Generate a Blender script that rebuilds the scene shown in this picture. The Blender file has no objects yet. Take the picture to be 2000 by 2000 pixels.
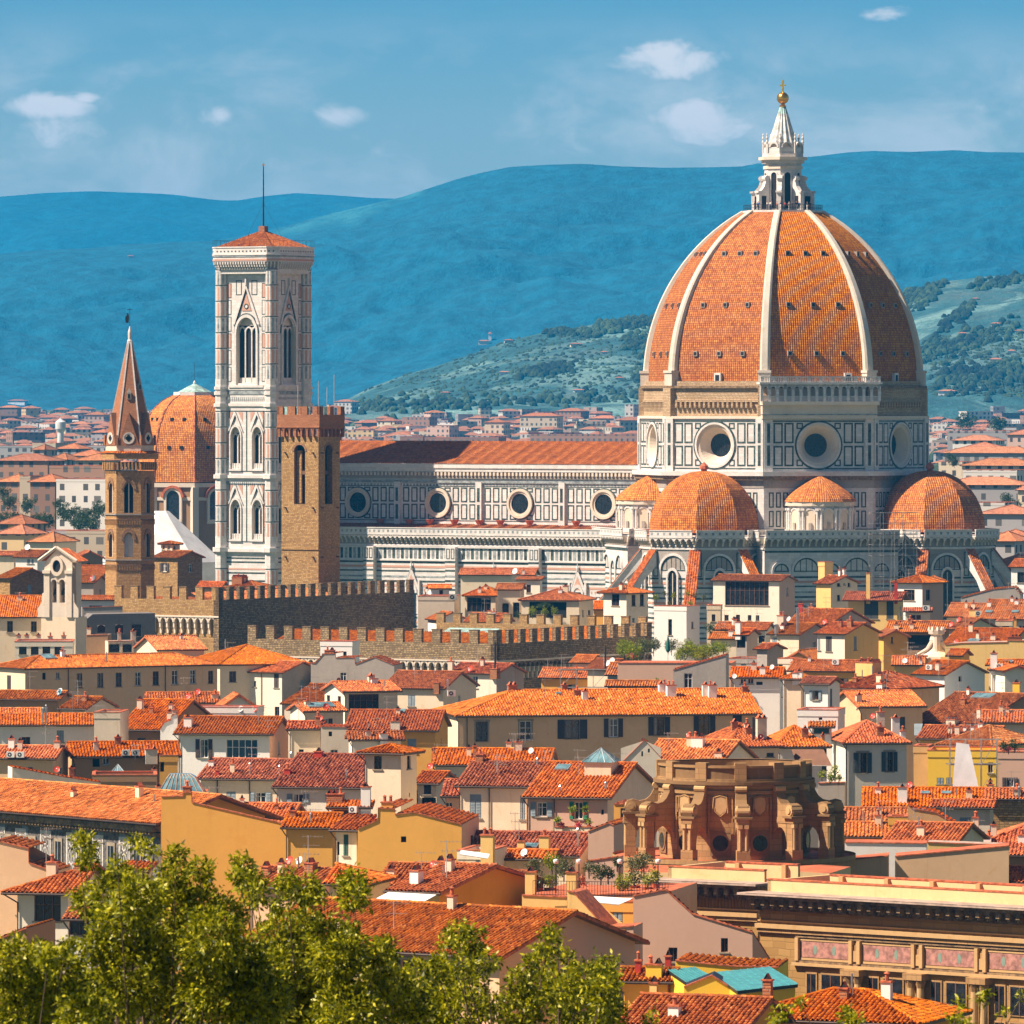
import bpy, math, random
import numpy as np
from mathutils import Vector, Matrix, noise
R = math.radians
S = bpy.context.scene
COL = S.collection
F, CX, HOR, CAMZ = 14000.0, 1000.0, 780.0, 55.0   # focal length in photo pixels, principal column, horizon row, eye height
# ---------------- camera ----------------
cam = bpy.data.cameras.new('camera'); camo = bpy.data.objects.new('camera', cam); COL.objects.link(camo)
camo.location = (0, 0, CAMZ); camo.rotation_euler = (R(90), 0, 0)
cam.sensor_width = 36.0; cam.lens = F/2000*36.0
cam.shift_y = -(1000-HOR)/2000.0
cam.clip_start = 1.0; cam.clip_end = 60000.0
cam.dof.use_dof = True; cam.dof.focus_distance = 1250.0; cam.dof.aperture_fstop = 15.0
S.camera = camo
# ---------------- sun, sky ----------------
SUN_AZ, SUN_EL = -75.0, 49.0     # azimuth measured from the camera side (-Y), negative = left
sd = Vector((math.sin(R(SUN_AZ))*math.cos(R(SUN_EL)), -math.cos(R(SUN_AZ))*math.cos(R(SUN_EL)), math.sin(R(SUN_EL))))
sl = bpy.data.lights.new('sun', 'SUN'); sl.energy = 5.0; sl.angle = R(0.5); sl.color = (1.0, 0.83, 0.67)
slo = bpy.data.objects.new('sun', sl); COL.objects.link(slo)
slo.rotation_euler = sd.to_track_quat('Z', 'Y').to_euler()
S.view_settings.view_transform = 'Standard'; S.view_settings.look = 'None'
S.view_settings.exposure = 0.98; S.view_settings.gamma = 1.0
S.cycles.use_denoising = True
S.cycles.max_bounces = 5; S.cycles.diffuse_bounces = 3; S.cycles.glossy_bounces = 2; S.cycles.transmission_bounces = 2
S.cycles.volume_bounces = 0; S.cycles.transparent_max_bounces = 6
S.cycles.caustics_reflective = False; S.cycles.caustics_refractive = False
S.cycles.sample_clamp_indirect = 3.0
S.cycles.use_adaptive_sampling = True; S.cycles.adaptive_threshold = 0.02

class NT:
    """small node-tree writer"""
    def __init__(s, tree): s.t = tree; s.n = tree.nodes; s.l = tree.links
    def node(s, typ, **kw):
        n = s.n.new(typ)
        for k, v in kw.items(): setattr(n, k, v)
        return n
    def put(s, sock, v):
        if v is None: return
        if isinstance(v, bpy.types.NodeSocket): s.l.new(v, sock)
        else:
            try: sock.default_value = v
            except Exception: sock.default_value = (*v, 1.0) if len(v) == 3 else v
    def math(s, op, a, b=None, c=None, clamp=False):
        n = s.node('ShaderNodeMath', operation=op, use_clamp=clamp)
        s.put(n.inputs[0], a); s.put(n.inputs[1], b); s.put(n.inputs[2], c); return n.outputs[0]
    def vmath(s, op, a, b=None):
        n = s.node('ShaderNodeVectorMath', operation=op)
        s.put(n.inputs[0], a); s.put(n.inputs[1], b)
        return n.outputs['Value'] if op in ('DOT_PRODUCT', 'LENGTH', 'DISTANCE') else n.outputs[0]
    def mix(s, f, a, b, mode='MIX'):
        n = s.node('ShaderNodeMix', data_type='RGBA', blend_type=mode)
        s.put(n.inputs[0], f); s.put(n.inputs[6], a); s.put(n.inputs[7], b); return n.outputs[2]
    def ramp(s, f, stops, interp='LINEAR'):
        n = s.node('ShaderNodeValToRGB'); n.color_ramp.interpolation = interp
        e = n.color_ramp.elements
        while len(e) > 1: e.remove(e[-1])
        for i, (p, c) in enumerate(stops):
            if i == 0: e[0].position = p; el = e[0]
            else: el = e.new(p)
            el.color = (*c, 1.0) if len(c) == 3 else c
        s.put(n.inputs[0], f); return n.outputs[0]
    def noise(s, vec, scale, detail=3.0, rough=0.55, dist=0.0):
        n = s.node('ShaderNodeTexNoise'); s.put(n.inputs['Vector'], vec)
        n.inputs['Scale'].default_value = scale; n.inputs['Detail'].default_value = detail
        n.inputs['Roughness'].default_value = rough; n.inputs['Distortion'].default_value = dist
        return n.outputs[0]
    def comb(s, x, y, z=0.0):
        n = s.node('ShaderNodeCombineXYZ'); s.put(n.inputs[0], x); s.put(n.inputs[1], y); s.put(n.inputs[2], z); return n.outputs[0]
    def sep(s, v):
        n = s.node('ShaderNodeSeparateXYZ'); s.put(n.inputs[0], v); return n.outputs
    def smooth(s, x, a, b):
        n = s.node('ShaderNodeMapRange', interpolation_type='SMOOTHSTEP'); s.put(n.inputs[0], x)
        n.inputs[1].default_value = a; n.inputs[2].default_value = b; return n.outputs[0]

world = bpy.data.worlds.new('World'); S.world = world; world.use_nodes = True
w = NT(world.node_tree); w.n.clear()
sky = w.node('ShaderNodeTexSky', sky_type='NISHITA'); sky.sun_disc = False
sky.sun_elevation = R(SUN_EL); sky.sun_rotation = math.atan2(sd.x, sd.y)
sky.altitude = 100; sky.air_density = 1.0; sky.dust_density = 0.4; sky.ozone_density = 3.0
geo = w.node('ShaderNodeTexCoord').outputs['Generated']
g = w.sep(geo)
# direction in "photo pixels": column to the right of the axis, row above the horizon
cxn = w.math('MULTIPLY', w.math('DIVIDE', g[0], w.math('MAXIMUM', g[1], 0.05)), F)
cyn = w.math('MULTIPLY', w.math('DIVIDE', g[2], w.math('MAXIMUM', g[1], 0.05)), F)
cv = w.comb(w.math('MULTIPLY', cxn, 0.001), w.math('MULTIPLY', cyn, 0.0016), 0.0)
n1 = w.noise(cv, 9.0, 8.0, 0.62, 0.6); n2 = w.noise(cv, 3.4, 5.0, 0.6, 0.4)
den = None
#   cloud puffs: azimuth, elevation (same units), half width, half height, strength
for (px, py, sx, sy, k) in [(95,205,75,22,1.0),(165,192,28,10,.9),(415,228,35,22,.65),(665,225,50,22,.7),(270,160,40,14,.25),
        (1300,112,85,34,.95),(1360,235,110,45,.75),(1730,28,48,17,.75),(1590,82,60,30,.4),(1700,170,90,40,.3),(1110,155,40,15,.22),
        (120,270,100,55,.55),(330,300,160,60,.35),(1900,215,60,18,.45),(760,300,150,60,.32),(980,200,90,40,.28),(1850,280,150,50,.35),(1150,270,160,50,.4),
        (540,330,200,50,.35)]:
    dx = w.math('MULTIPLY', w.math('SUBTRACT', cxn, px-CX), 0.8/sx)
    dy = w.math('MULTIPLY', w.math('SUBTRACT', cyn, HOR-py), 0.8/sy)
    r2 = w.math('ADD', w.math('MULTIPLY', dx, dx), w.math('MULTIPLY', dy, dy))
    v = w.math('MULTIPLY', w.math('POWER', 2.718, w.math('MULTIPLY', r2, -0.8)), k)
    den = v if den is None else w.math('MAXIMUM', den, v)
shape = w.math('ADD', w.math('MULTIPLY', w.math('SUBTRACT', n1, 0.5), 1.9), w.math('MULTIPLY', w.math('SUBTRACT', n2, 0.5), 1.2))
cl = w.math('MULTIPLY', w.smooth(w.math('ADD', w.math('MULTIPLY', den, 1.5), w.math('SUBTRACT', shape, 0.42)), 0.0, 0.85), w.smooth(den, 0.02, 0.45))
veil = w.math('MULTIPLY', w.smooth(w.noise(w.comb(w.math('MULTIPLY', cxn, 0.0019), w.math('MULTIPLY', cyn, 0.0034), 3.0), 1.5, 7.0, 0.6, 0.3), 0.40, 0.68), w.math('MULTIPLY', w.smooth(cyn, 800.0, 500.0), 0.62))
cl = w.math('MAXIMUM', cl, veil)
cl = w.math('MULTIPLY', cl, w.smooth(g[1], 0.1, 0.4))
bg1 = w.node('ShaderNodeBackground'); bg2 = w.node('ShaderNodeBackground')
# sky retinted by elevation, upper part warmed as added fill for shaded walls; clouds are sunlit water droplets
low = w.mix(w.smooth(g[2], 0.06, 0.35), w.mix(w.smooth(g[2], 0.022, 0.060), (1.15, 1.15, 1.15, 1), (0.40, 0.72, 1.0, 1)), (1.0, 0.66, 0.55, 1))
tint = w.mix(1.0, sky.outputs[0], low, 'MULTIPLY')
w.put(bg1.inputs[0], tint); bg1.inputs[1].default_value = 0.051
w.put(bg2.inputs[0], (0.92, 0.86, 0.84, 1)); bg2.inputs[1].default_value = 0.60
ms = w.node('ShaderNodeMixShader'); w.l.new(cl, ms.inputs[0]); w.l.new(bg1.outputs[0], ms.inputs[1]); w.l.new(bg2.outputs[0], ms.inputs[2])
wo = w.node('ShaderNodeOutputWorld'); w.l.new(ms.outputs[0], wo.inputs[0])

# ---------------- materials ----------------
MATS = {}
def newmat(name):
    m = bpy.data.materials.new(name); m.use_nodes = True; nt = NT(m.node_tree); nt.n.clear()
    b = nt.node('ShaderNodeBsdfPrincipled'); o = nt.node('ShaderNodeOutputMaterial'); nt.l.new(b.outputs[0], o.inputs[0])
    MATS[name] = m; return m, nt, b
def bump(nt, b, h, strength, dist):
    n = nt.node('ShaderNodeBump'); n.inputs['Strength'].default_value = strength; n.inputs['Distance'].default_value = dist
    nt.put(n.inputs['Height'], h); nt.l.new(n.outputs[0], b.inputs['Normal'])
def plaster(name, c, var=0.17, stain=0.5, rough=0.9, dirt=(0.33, 0.27, 0.2)):
    m, nt, b = newmat(name)
    P = nt.node('ShaderNodeTexCoord').outputs['Object']
    oi = nt.node('ShaderNodeObjectInfo').outputs['Random']
    p2 = nt.vmath('ADD', P, nt.comb(nt.math('MULTIPLY', oi, 137.0), nt.math('MULTIPLY', oi, 71.0), 0.0))
    a = nt.noise(p2, 0.25, 5.0, 0.6); f = nt.noise(p2, 2.3, 5.0, 0.65)
    sx = nt.sep(p2); streak = nt.noise(nt.comb(nt.math('MULTIPLY', nt.math('ADD', sx[0], sx[1]), 1.6), 0.0, nt.math('MULTIPLY', sx[2], 0.12)), 1.0, 5.0, 0.7)
    col = nt.mix(nt.math('MULTIPLY', nt.smooth(a, 0.35, 0.75), var*2.2), c, tuple(x*0.78 for x in c))
    col = nt.mix(nt.math('MULTIPLY', nt.smooth(f, 0.45, 0.75), var*1.5), col, tuple(min(1, x*1.18) for x in c))
    col = nt.mix(nt.math('MULTIPLY', nt.smooth(streak, 0.52, 0.78), stain), col, tuple(x*y*2.2 for x, y in zip(c, dirt)))
    pt = nt.noise(p2, 0.55, 9.0, 0.68, 0.8)
    col = nt.mix(nt.math('MULTIPLY', nt.smooth(pt, 0.60, 0.63), stain*.7), col, tuple(x*y*2.6 for x, y in zip(c, dirt)))
    col = nt.mix(nt.math('MULTIPLY', nt.smooth(pt, 0.40, 0.37), stain*.4), col, tuple(min(1, x*1.1+.06) for x in c))
    hs = nt.node('ShaderNodeHueSaturation'); nt.put(hs.inputs['Color'], col)
    nt.put(hs.inputs['Value'], nt.math('ADD', nt.math('MULTIPLY', oi, 0.14), 0.93)); 
    nt.l.new(hs.outputs[0], b.inputs['Base Color']); b.inputs['Roughness'].default_value = rough; b.inputs['Specular IOR Level'].default_value = 0.2
    bump(nt, b, f, 0.25, 0.03); return m
def plain(name, c, rough=0.6, metal=0.0, var=0.1, sc=1.5):
    m, nt, b = newmat(name); P = nt.node('ShaderNodeTexCoord').outputs['Object']
    f = nt.noise(P, sc, 4.0, 0.6)
    nt.l.new(nt.mix(nt.smooth(f, 0.3, 0.7), tuple(x*(1-var*1.6) for x in c), tuple(min(1, x*(1+var)) for x in c)), b.inputs['Base Color'])
    b.inputs['Roughness'].default_value = rough; b.inputs['Metallic'].default_value = metal; return m
def masonry(name, c1, c2, mort, bw, bh, gap=0.03, rough=0.92, bstr=0.6):
    m, nt, b = newmat(name); uv = nt.node('ShaderNodeUVMap').outputs[0]
    u = nt.sep(uv); jit = nt.noise(uv, 0.9, 3.0)
    v = nt.math('ADD', u[1], nt.math('MULTIPLY', jit, bh*0.5))
    row = nt.math('FLOOR', nt.math('DIVIDE', v, bh))
    wn0 = nt.node('ShaderNodeTexWhiteNoise', noise_dimensions='1D'); nt.put(wn0.inputs['W'], row)
    uu = nt.math('ADD', nt.math('DIVIDE', u[0], bw), nt.math('MULTIPLY', wn0.outputs[0], 7.0))
    wn = nt.node('ShaderNodeTexWhiteNoise', noise_dimensions='2D'); nt.put(wn.inputs['Vector'], nt.comb(nt.math('FLOOR', uu), row))
    fx = nt.math('MINIMUM', nt.math('FRACT', uu), nt.math('SUBTRACT', 1.0, nt.math('FRACT', uu)))
    fv = nt.math('FRACT', nt.math('DIVIDE', v, bh)); fy = nt.math('MINIMUM', fv, nt.math('SUBTRACT', 1.0, fv))
    edge = nt.math('MINIMUM', nt.math('MULTIPLY', fx, bw), nt.math('MULTIPLY', fy, bh))
    e = nt.smooth(edge, gap*0.3, gap*1.4)
    big = nt.noise(uv, 0.12, 5.0, 0.65)
    col = nt.mix(wn.outputs[0], c1, c2)
    col = nt.mix(nt.math('MULTIPLY', nt.smooth(big, 0.45, 0.8), 0.55), col, tuple(x*0.55 for x in c1))
    col = nt.mix(nt.math('MULTIPLY', nt.noise(uv, 3.0, 4.0), 0.35), col, tuple(x*0.5 for x in c2))
    col = nt.mix(e, mort, col)
    nt.l.new(col, b.inputs['Base Color']); b.inputs['Roughness'].default_value = rough; b.inputs['Specular IOR Level'].default_value = 0.25
    bump(nt, b, nt.math('ADD', e, nt.math('MULTIPLY', wn.outputs[0], 0.6)), bstr, 0.06); return m
def rooftile(name, cols, tw=0.42, tl=0.40, lich=0.3, flatbump=False, big=0.35, joint=0.0):
    """terracotta: one colour per tile, drifts of older tiles, lichen; UV in metres (u along the eave, v up the slope)"""
    m, nt, b = newmat(name); uv = nt.node('ShaderNodeUVMap').outputs[0]; u = nt.sep(uv)
    fu = nt.math('DIVIDE', u[0], tw); fv = nt.math('DIVIDE', u[1], tl)
    wn = nt.node('ShaderNodeTexWhiteNoise', noise_dimensions='2D'); nt.put(wn.inputs['Vector'], nt.comb(nt.math('FLOOR', fu), nt.math('FLOOR', fv)))
    wn2 = nt.node('ShaderNodeTexWhiteNoise', noise_dimensions='2D'); nt.put(wn2.inputs['Vector'], nt.comb(nt.math('FLOOR', nt.math('MULTIPLY', fu, 2.0)), nt.math('ADD', nt.math('FLOOR', fv), 91.0)))
    bigN = nt.noise(uv, 0.16, 5.0, 0.6, 0.6); fine = nt.noise(uv, 7.0, 3.0, 0.6)
    k = nt.math('ADD', nt.math('MULTIPLY', wn.outputs[0], 0.42), nt.math('ADD', nt.math('MULTIPLY', wn2.outputs[0], 0.22), nt.math('MULTIPLY', bigN, big)), clamp=True)
    col = nt.ramp(k, [(i/(len(cols)-1)*0.8+0.1, c) for i, c in enumerate(cols)])
    oi = nt.node('ShaderNodeObjectInfo').outputs['Random']
    ls = nt.noise(nt.vmath('ADD', uv, nt.comb(nt.math('MULTIPLY', oi, 50.0), 3.0)), 1.1, 6.0, 0.7, 0.5)
    col = nt.mix(nt.math('MULTIPLY', nt.smooth(ls, 0.56, 0.70), lich), col, (0.42, 0.30, 0.16, 1))
    ds = nt.noise(nt.vmath('ADD', uv, nt.comb(nt.math('MULTIPLY', oi, 31.0), 9.0)), 0.7, 6.0, 0.75)
    col = nt.mix(nt.math('MULTIPLY', nt.smooth(ds, 0.47, 0.70), 0.62), col, (0.11, 0.045, 0.028, 1))
    col = nt.mix(nt.math('MULTIPLY', nt.smooth(fine, 0.5, 0.8), 0.3), col, (0.09, 0.03, 0.018, 1))
    hs = nt.node('ShaderNodeHueSaturation'); nt.put(hs.inputs['Color'], col)
    nt.put(hs.inputs['Value'], nt.math('ADD', nt.math('MULTIPLY', oi, 0.42), 0.78)); nt.put(hs.inputs['Saturation'], nt.math('ADD', nt.math('MULTIPLY', nt.math('FRACT', nt.math('MULTIPLY', oi, 7.31)), 0.12), 0.92))
    nt.put(hs.inputs['Hue'], nt.math('ADD', nt.math('MULTIPLY', nt.math('FRACT', nt.math('MULTIPLY', oi, 3.7)), 0.010), 0.496))
    nt.l.new(hs.outputs[0], b.inputs['Base Color']); b.inputs['Roughness'].default_value = 0.9; b.inputs['Specular IOR Level'].default_value = 0.12
    if flatbump:
        fr = nt.math('FRACT', fu); fq = nt.math('FRACT', fv)
        if joint:
            gm = nt.math('MINIMUM', nt.math('MINIMUM', fr, nt.math('SUBTRACT', 1.0, fr)), nt.math('MINIMUM', fq, nt.math('SUBTRACT', 1.0, fq)))
            nt.l.new(nt.mix(nt.smooth(gm, joint*.5, joint*1.3), (0.22,0.06,0.02,1), hs.outputs[0]), b.inputs['Base Color'])
        hump = nt.math('SINE', nt.math('MULTIPLY', fr, math.pi)); step = nt.math('SUBTRACT', 1.0, fq)
        bump(nt, b, nt.math('ADD', hump, nt.math('MULTIPLY', step, 0.6)), 1.0, 0.09)
    else: bump(nt, b, fine, 0.4, 0.02)
    return m
OR = [(0.17,0.042,0.010),(0.36,0.082,0.014),(0.54,0.128,0.019),(0.69,0.20,0.03),(0.80,0.36,0.10)]
rooftile('tile_orange', OR, flatbump=False)
rooftile('tile_red', [(0.13,0.036,0.012),(0.28,0.072,0.017),(0.43,0.118,0.022),(0.57,0.18,0.035),(0.68,0.33,0.11)])
rooftile('tile_brown', [(0.10,0.033,0.02),(0.22,0.055,0.028),(0.38,0.095,0.04),(0.55,0.17,0.07),(0.62,0.30,0.16)], lich=0.5)
rooftile('tile_pale', [(0.24,0.065,0.018),(0.42,0.115,0.025),(0.60,0.175,0.035),(0.74,0.28,0.07),(0.80,0.46,0.20)], lich=0.7)
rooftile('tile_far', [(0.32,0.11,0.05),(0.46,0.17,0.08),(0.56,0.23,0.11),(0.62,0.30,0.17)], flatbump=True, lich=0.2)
rooftile('tile_nave', [(0.22,0.055,0.016),(0.32,0.085,0.02),(0.42,0.12,0.026),(0.52,0.17,0.04)], tw=0.5, tl=0.5, flatbump=True, lich=0.15)
rooftile('tile_dome', [(0.22,0.052,0.006),(0.38,0.10,0.008),(0.51,0.148,0.010),(0.62,0.21,0.014),(0.72,0.31,0.03)], tw=0.45, tl=0.48, joint=0.09, flatbump=True, lich=0.2, big=0.55)
plaster('cream', (0.80,0.66,0.47)); plaster('pale_cream', (0.84,0.76,0.61)); plaster('white_wall', (0.86,0.83,0.77), 0.08, 0.25)
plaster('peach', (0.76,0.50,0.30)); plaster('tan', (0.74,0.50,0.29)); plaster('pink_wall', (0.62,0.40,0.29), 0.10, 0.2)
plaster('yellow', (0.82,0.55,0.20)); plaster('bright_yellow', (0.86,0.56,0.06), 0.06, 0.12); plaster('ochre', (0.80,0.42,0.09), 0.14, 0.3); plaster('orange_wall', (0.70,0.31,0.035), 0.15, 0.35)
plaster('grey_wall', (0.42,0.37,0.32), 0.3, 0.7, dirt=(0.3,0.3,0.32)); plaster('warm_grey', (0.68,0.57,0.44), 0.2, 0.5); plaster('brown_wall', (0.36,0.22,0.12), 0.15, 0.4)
plaster('grey_dark', (0.20,0.18,0.17), 0.3, 0.7); masonry('sandstone', (0.37,0.215,0.09), (0.50,0.30,0.13), (0.27,0.16,0.075), 0.9, 0.45, 0.02, bstr=0.3); plaster('cream_yellow', (0.76,0.55,0.28), 0.2, 0.4); plaster('marble_rib', (0.62,0.56,0.47), 0.3, 0.8); plaster('sand_light', (0.54,0.35,0.16), 0.25, 0.6); plaster('sand_dark', (0.26,0.155,0.07), 0.25, 0.6)
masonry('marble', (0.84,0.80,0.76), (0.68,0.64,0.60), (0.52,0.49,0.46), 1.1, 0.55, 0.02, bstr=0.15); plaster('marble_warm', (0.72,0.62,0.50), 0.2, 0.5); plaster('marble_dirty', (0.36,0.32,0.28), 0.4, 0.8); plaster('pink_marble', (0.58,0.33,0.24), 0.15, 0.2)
def farwall(name, c, sx=3.3, sz=3.1):
    m, nt, b = newmat(name); uv = nt.node('ShaderNodeUVMap').outputs[0]; u = nt.sep(uv); oi = nt.node('ShaderNodeObjectInfo').outputs['Random']
    fu, fv = nt.math('DIVIDE', u[0], sx), nt.math('DIVIDE', u[1], sz)
    wn = nt.node('ShaderNodeTexWhiteNoise', noise_dimensions='2D'); nt.put(wn.inputs['Vector'], nt.comb(nt.math('ADD', nt.math('FLOOR', fu), nt.math('MULTIPLY', oi, 99.0)), nt.math('FLOOR', fv)))
    a = nt.math('LESS_THAN', nt.math('ABSOLUTE', nt.math('SUBTRACT', nt.math('FRACT', fu), 0.5)), nt.math('ADD', 0.14, nt.math('MULTIPLY', wn.outputs[0], 0.16)))
    d = nt.math('LESS_THAN', nt.math('ABSOLUTE', nt.math('SUBTRACT', nt.math('FRACT', fv), 0.45)), 0.27)
    win = nt.math('MULTIPLY', nt.math('MULTIPLY', a, d), nt.math('GREATER_THAN', wn.outputs[0], 0.12))
    hs = nt.node('ShaderNodeHueSaturation'); nt.put(hs.inputs['Color'], nt.mix(nt.math('MULTIPLY', nt.noise(uv, 0.2, 4.0), 0.5), c, tuple(x*.6 for x in c))); nt.put(hs.inputs['Value'], nt.math('ADD', nt.math('MULTIPLY', oi, 0.4), 0.75))
    nt.l.new(nt.mix(win, hs.outputs[0], nt.mix(wn.outputs[0], (0.03,0.035,0.04,1), (0.16,0.15,0.13,1))), b.inputs['Base Color']); b.inputs['Roughness'].default_value = 0.8
for nm, c in (('far_cream',(0.66,0.55,0.40)),('far_white',(0.76,0.72,0.66)),('far_brown',(0.36,0.20,0.13)),('far_yellow',(0.72,0.52,0.26)),('far_grey',(0.42,0.40,0.40)),('far_pink',(0.62,0.42,0.33))): farwall(nm, c)
plain('green_marble', (0.055,0.085,0.07), 0.5, 0, 0.5, 1.2); plain('grey_marble', (0.30,0.33,0.33), 0.6, 0, 0.3, 1.0)
plain('glass', (0.018,0.022,0.028), 0.12, 0, 0.4); plain('dark_hole', (0.012,0.012,0.014), 0.9); plain('blue_glass', (0.03,0.10,0.15), 0.1)
plain('curtain', (0.35,0.33,0.30), 0.8); plain('frame_white', (0.75,0.74,0.70), 0.5); plain('frame_brown', (0.13,0.06,0.035), 0.6); plain('frame_stone', (0.33,0.27,0.19), 0.85)
plain('shut_green', (0.03,0.10,0.07), 0.6); plain('shut_brown', (0.055,0.035,0.028), 0.6); plain('shut_blue', (0.24,0.30,0.33), 0.6); plain('shut_dark', (0.055,0.06,0.055), 0.6); plain('shut_bright', (0.01,0.22,0.09), 0.5)
plain('gutter', (0.07,0.045,0.035), 0.5, 0.3); plain('steel', (0.45,0.45,0.45), 0.35, 0.8); plain('mast', (0.42,0.40,0.37), 0.5, 0.2); plain('black_pipe', (0.03,0.028,0.028), 0.5)
plain('dish_white', (0.82,0.82,0.80), 0.4); plain('dish_red', (0.62,0.06,0.025), 0.45); plain('dish_blue', (0.05,0.2,0.27), 0.4); plain('unit_white', (0.72,0.71,0.66), 0.5); plain('unit_fan', (0.06,0.06,0.07), 0.6)
plain('terracotta', (0.50,0.13,0.05), 0.85, 0, 0.3, 3.0); plain('red_paint', (0.42,0.03,0.015), 0.6); plain('terrace_red', (0.52,0.13,0.05), 0.85, 0, 0.2, 0.6)
plain('skylight_glass', (0.16,0.30,0.34), 0.12, 0.1, 0.3, 0.8); plain('copper', (0.36,0.53,0.48), 0.5, 0.1, 0.25, 1.0); plain('teal_metal', (0.09,0.36,0.38), 0.4, 0.2, 0.12); plain('lead', (0.36,0.42,0.44), 0.4, 0.4, 0.2)
plain('gold', (0.95,0.50,0.08), 0.25, 1.0, 0.1); plain('cone_marble', (0.66,0.66,0.62), 0.6, 0, 0.25, 0.8); plain('canvas', (0.82,0.80,0.77), 0.8); plain('awning_brown', (0.16,0.07,0.035), 0.8); plain('awning_green', (0.01,0.14,0.10), 0.7)
plain('tarp', (0.72,0.73,0.73), 0.6, 0, 0.1, 0.3); plain('iron', (0.03,0.03,0.03), 0.5, 0.4); plain('wood', (0.16,0.08,0.04), 0.7); plain('cornice_stone', (0.24,0.155,0.08), 0.85, 0, 0.35, 2.0)
plain('slab', (0.44,0.33,0.26), 0.8, 0, 0.2, 1.2); plain('fresco', (0.42,0.20,0.16), 0.8, 0, 0.3, 2.0); plain('fresco_green', (0.20,0.30,0.24), 0.8); plain('graffito', (0.13,0.12,0.11), 0.85, 0, 0.4, 3.0); plain('graffito_light', (0.62,0.60,0.56), 0.85)
masonry('brick_tower', (0.44,0.23,0.08), (0.66,0.38,0.14), (0.28,0.16,0.08), 0.45, 0.24, 0.035)
masonry('stone_shaded', (0.16,0.10,0.055), (0.46,0.32,0.17), (0.10,0.07,0.045), 0.5, 0.27, 0.04)  # darker stone for palace walls turned from the sun, shade in the colour
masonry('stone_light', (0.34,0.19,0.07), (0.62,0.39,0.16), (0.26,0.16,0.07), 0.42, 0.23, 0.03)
masonry('stone_mid', (0.20,0.135,0.07), (0.50,0.36,0.19), (0.14,0.10,0.06), 0.5, 0.27, 0.04)
masonry('brick_red', (0.36,0.12,0.05), (0.52,0.20,0.08), (0.28,0.17,0.1), 0.5, 0.18, 0.03)
masonry('brick_brown', (0.28,0.14,0.07), (0.46,0.26,0.13), (0.2,0.13,0.08), 0.5, 0.2, 0.03)
masonry('rough_drum', (0.46,0.31,0.17), (0.66,0.50,0.31), (0.33,0.22,0.13), 0.8, 0.3, 0.05)
masonry('ashlar', (0.36,0.205,0.065), (0.46,0.28,0.10), (0.30,0.175,0.06), 1.1, 0.5, 0.03, bstr=0.3)

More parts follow.
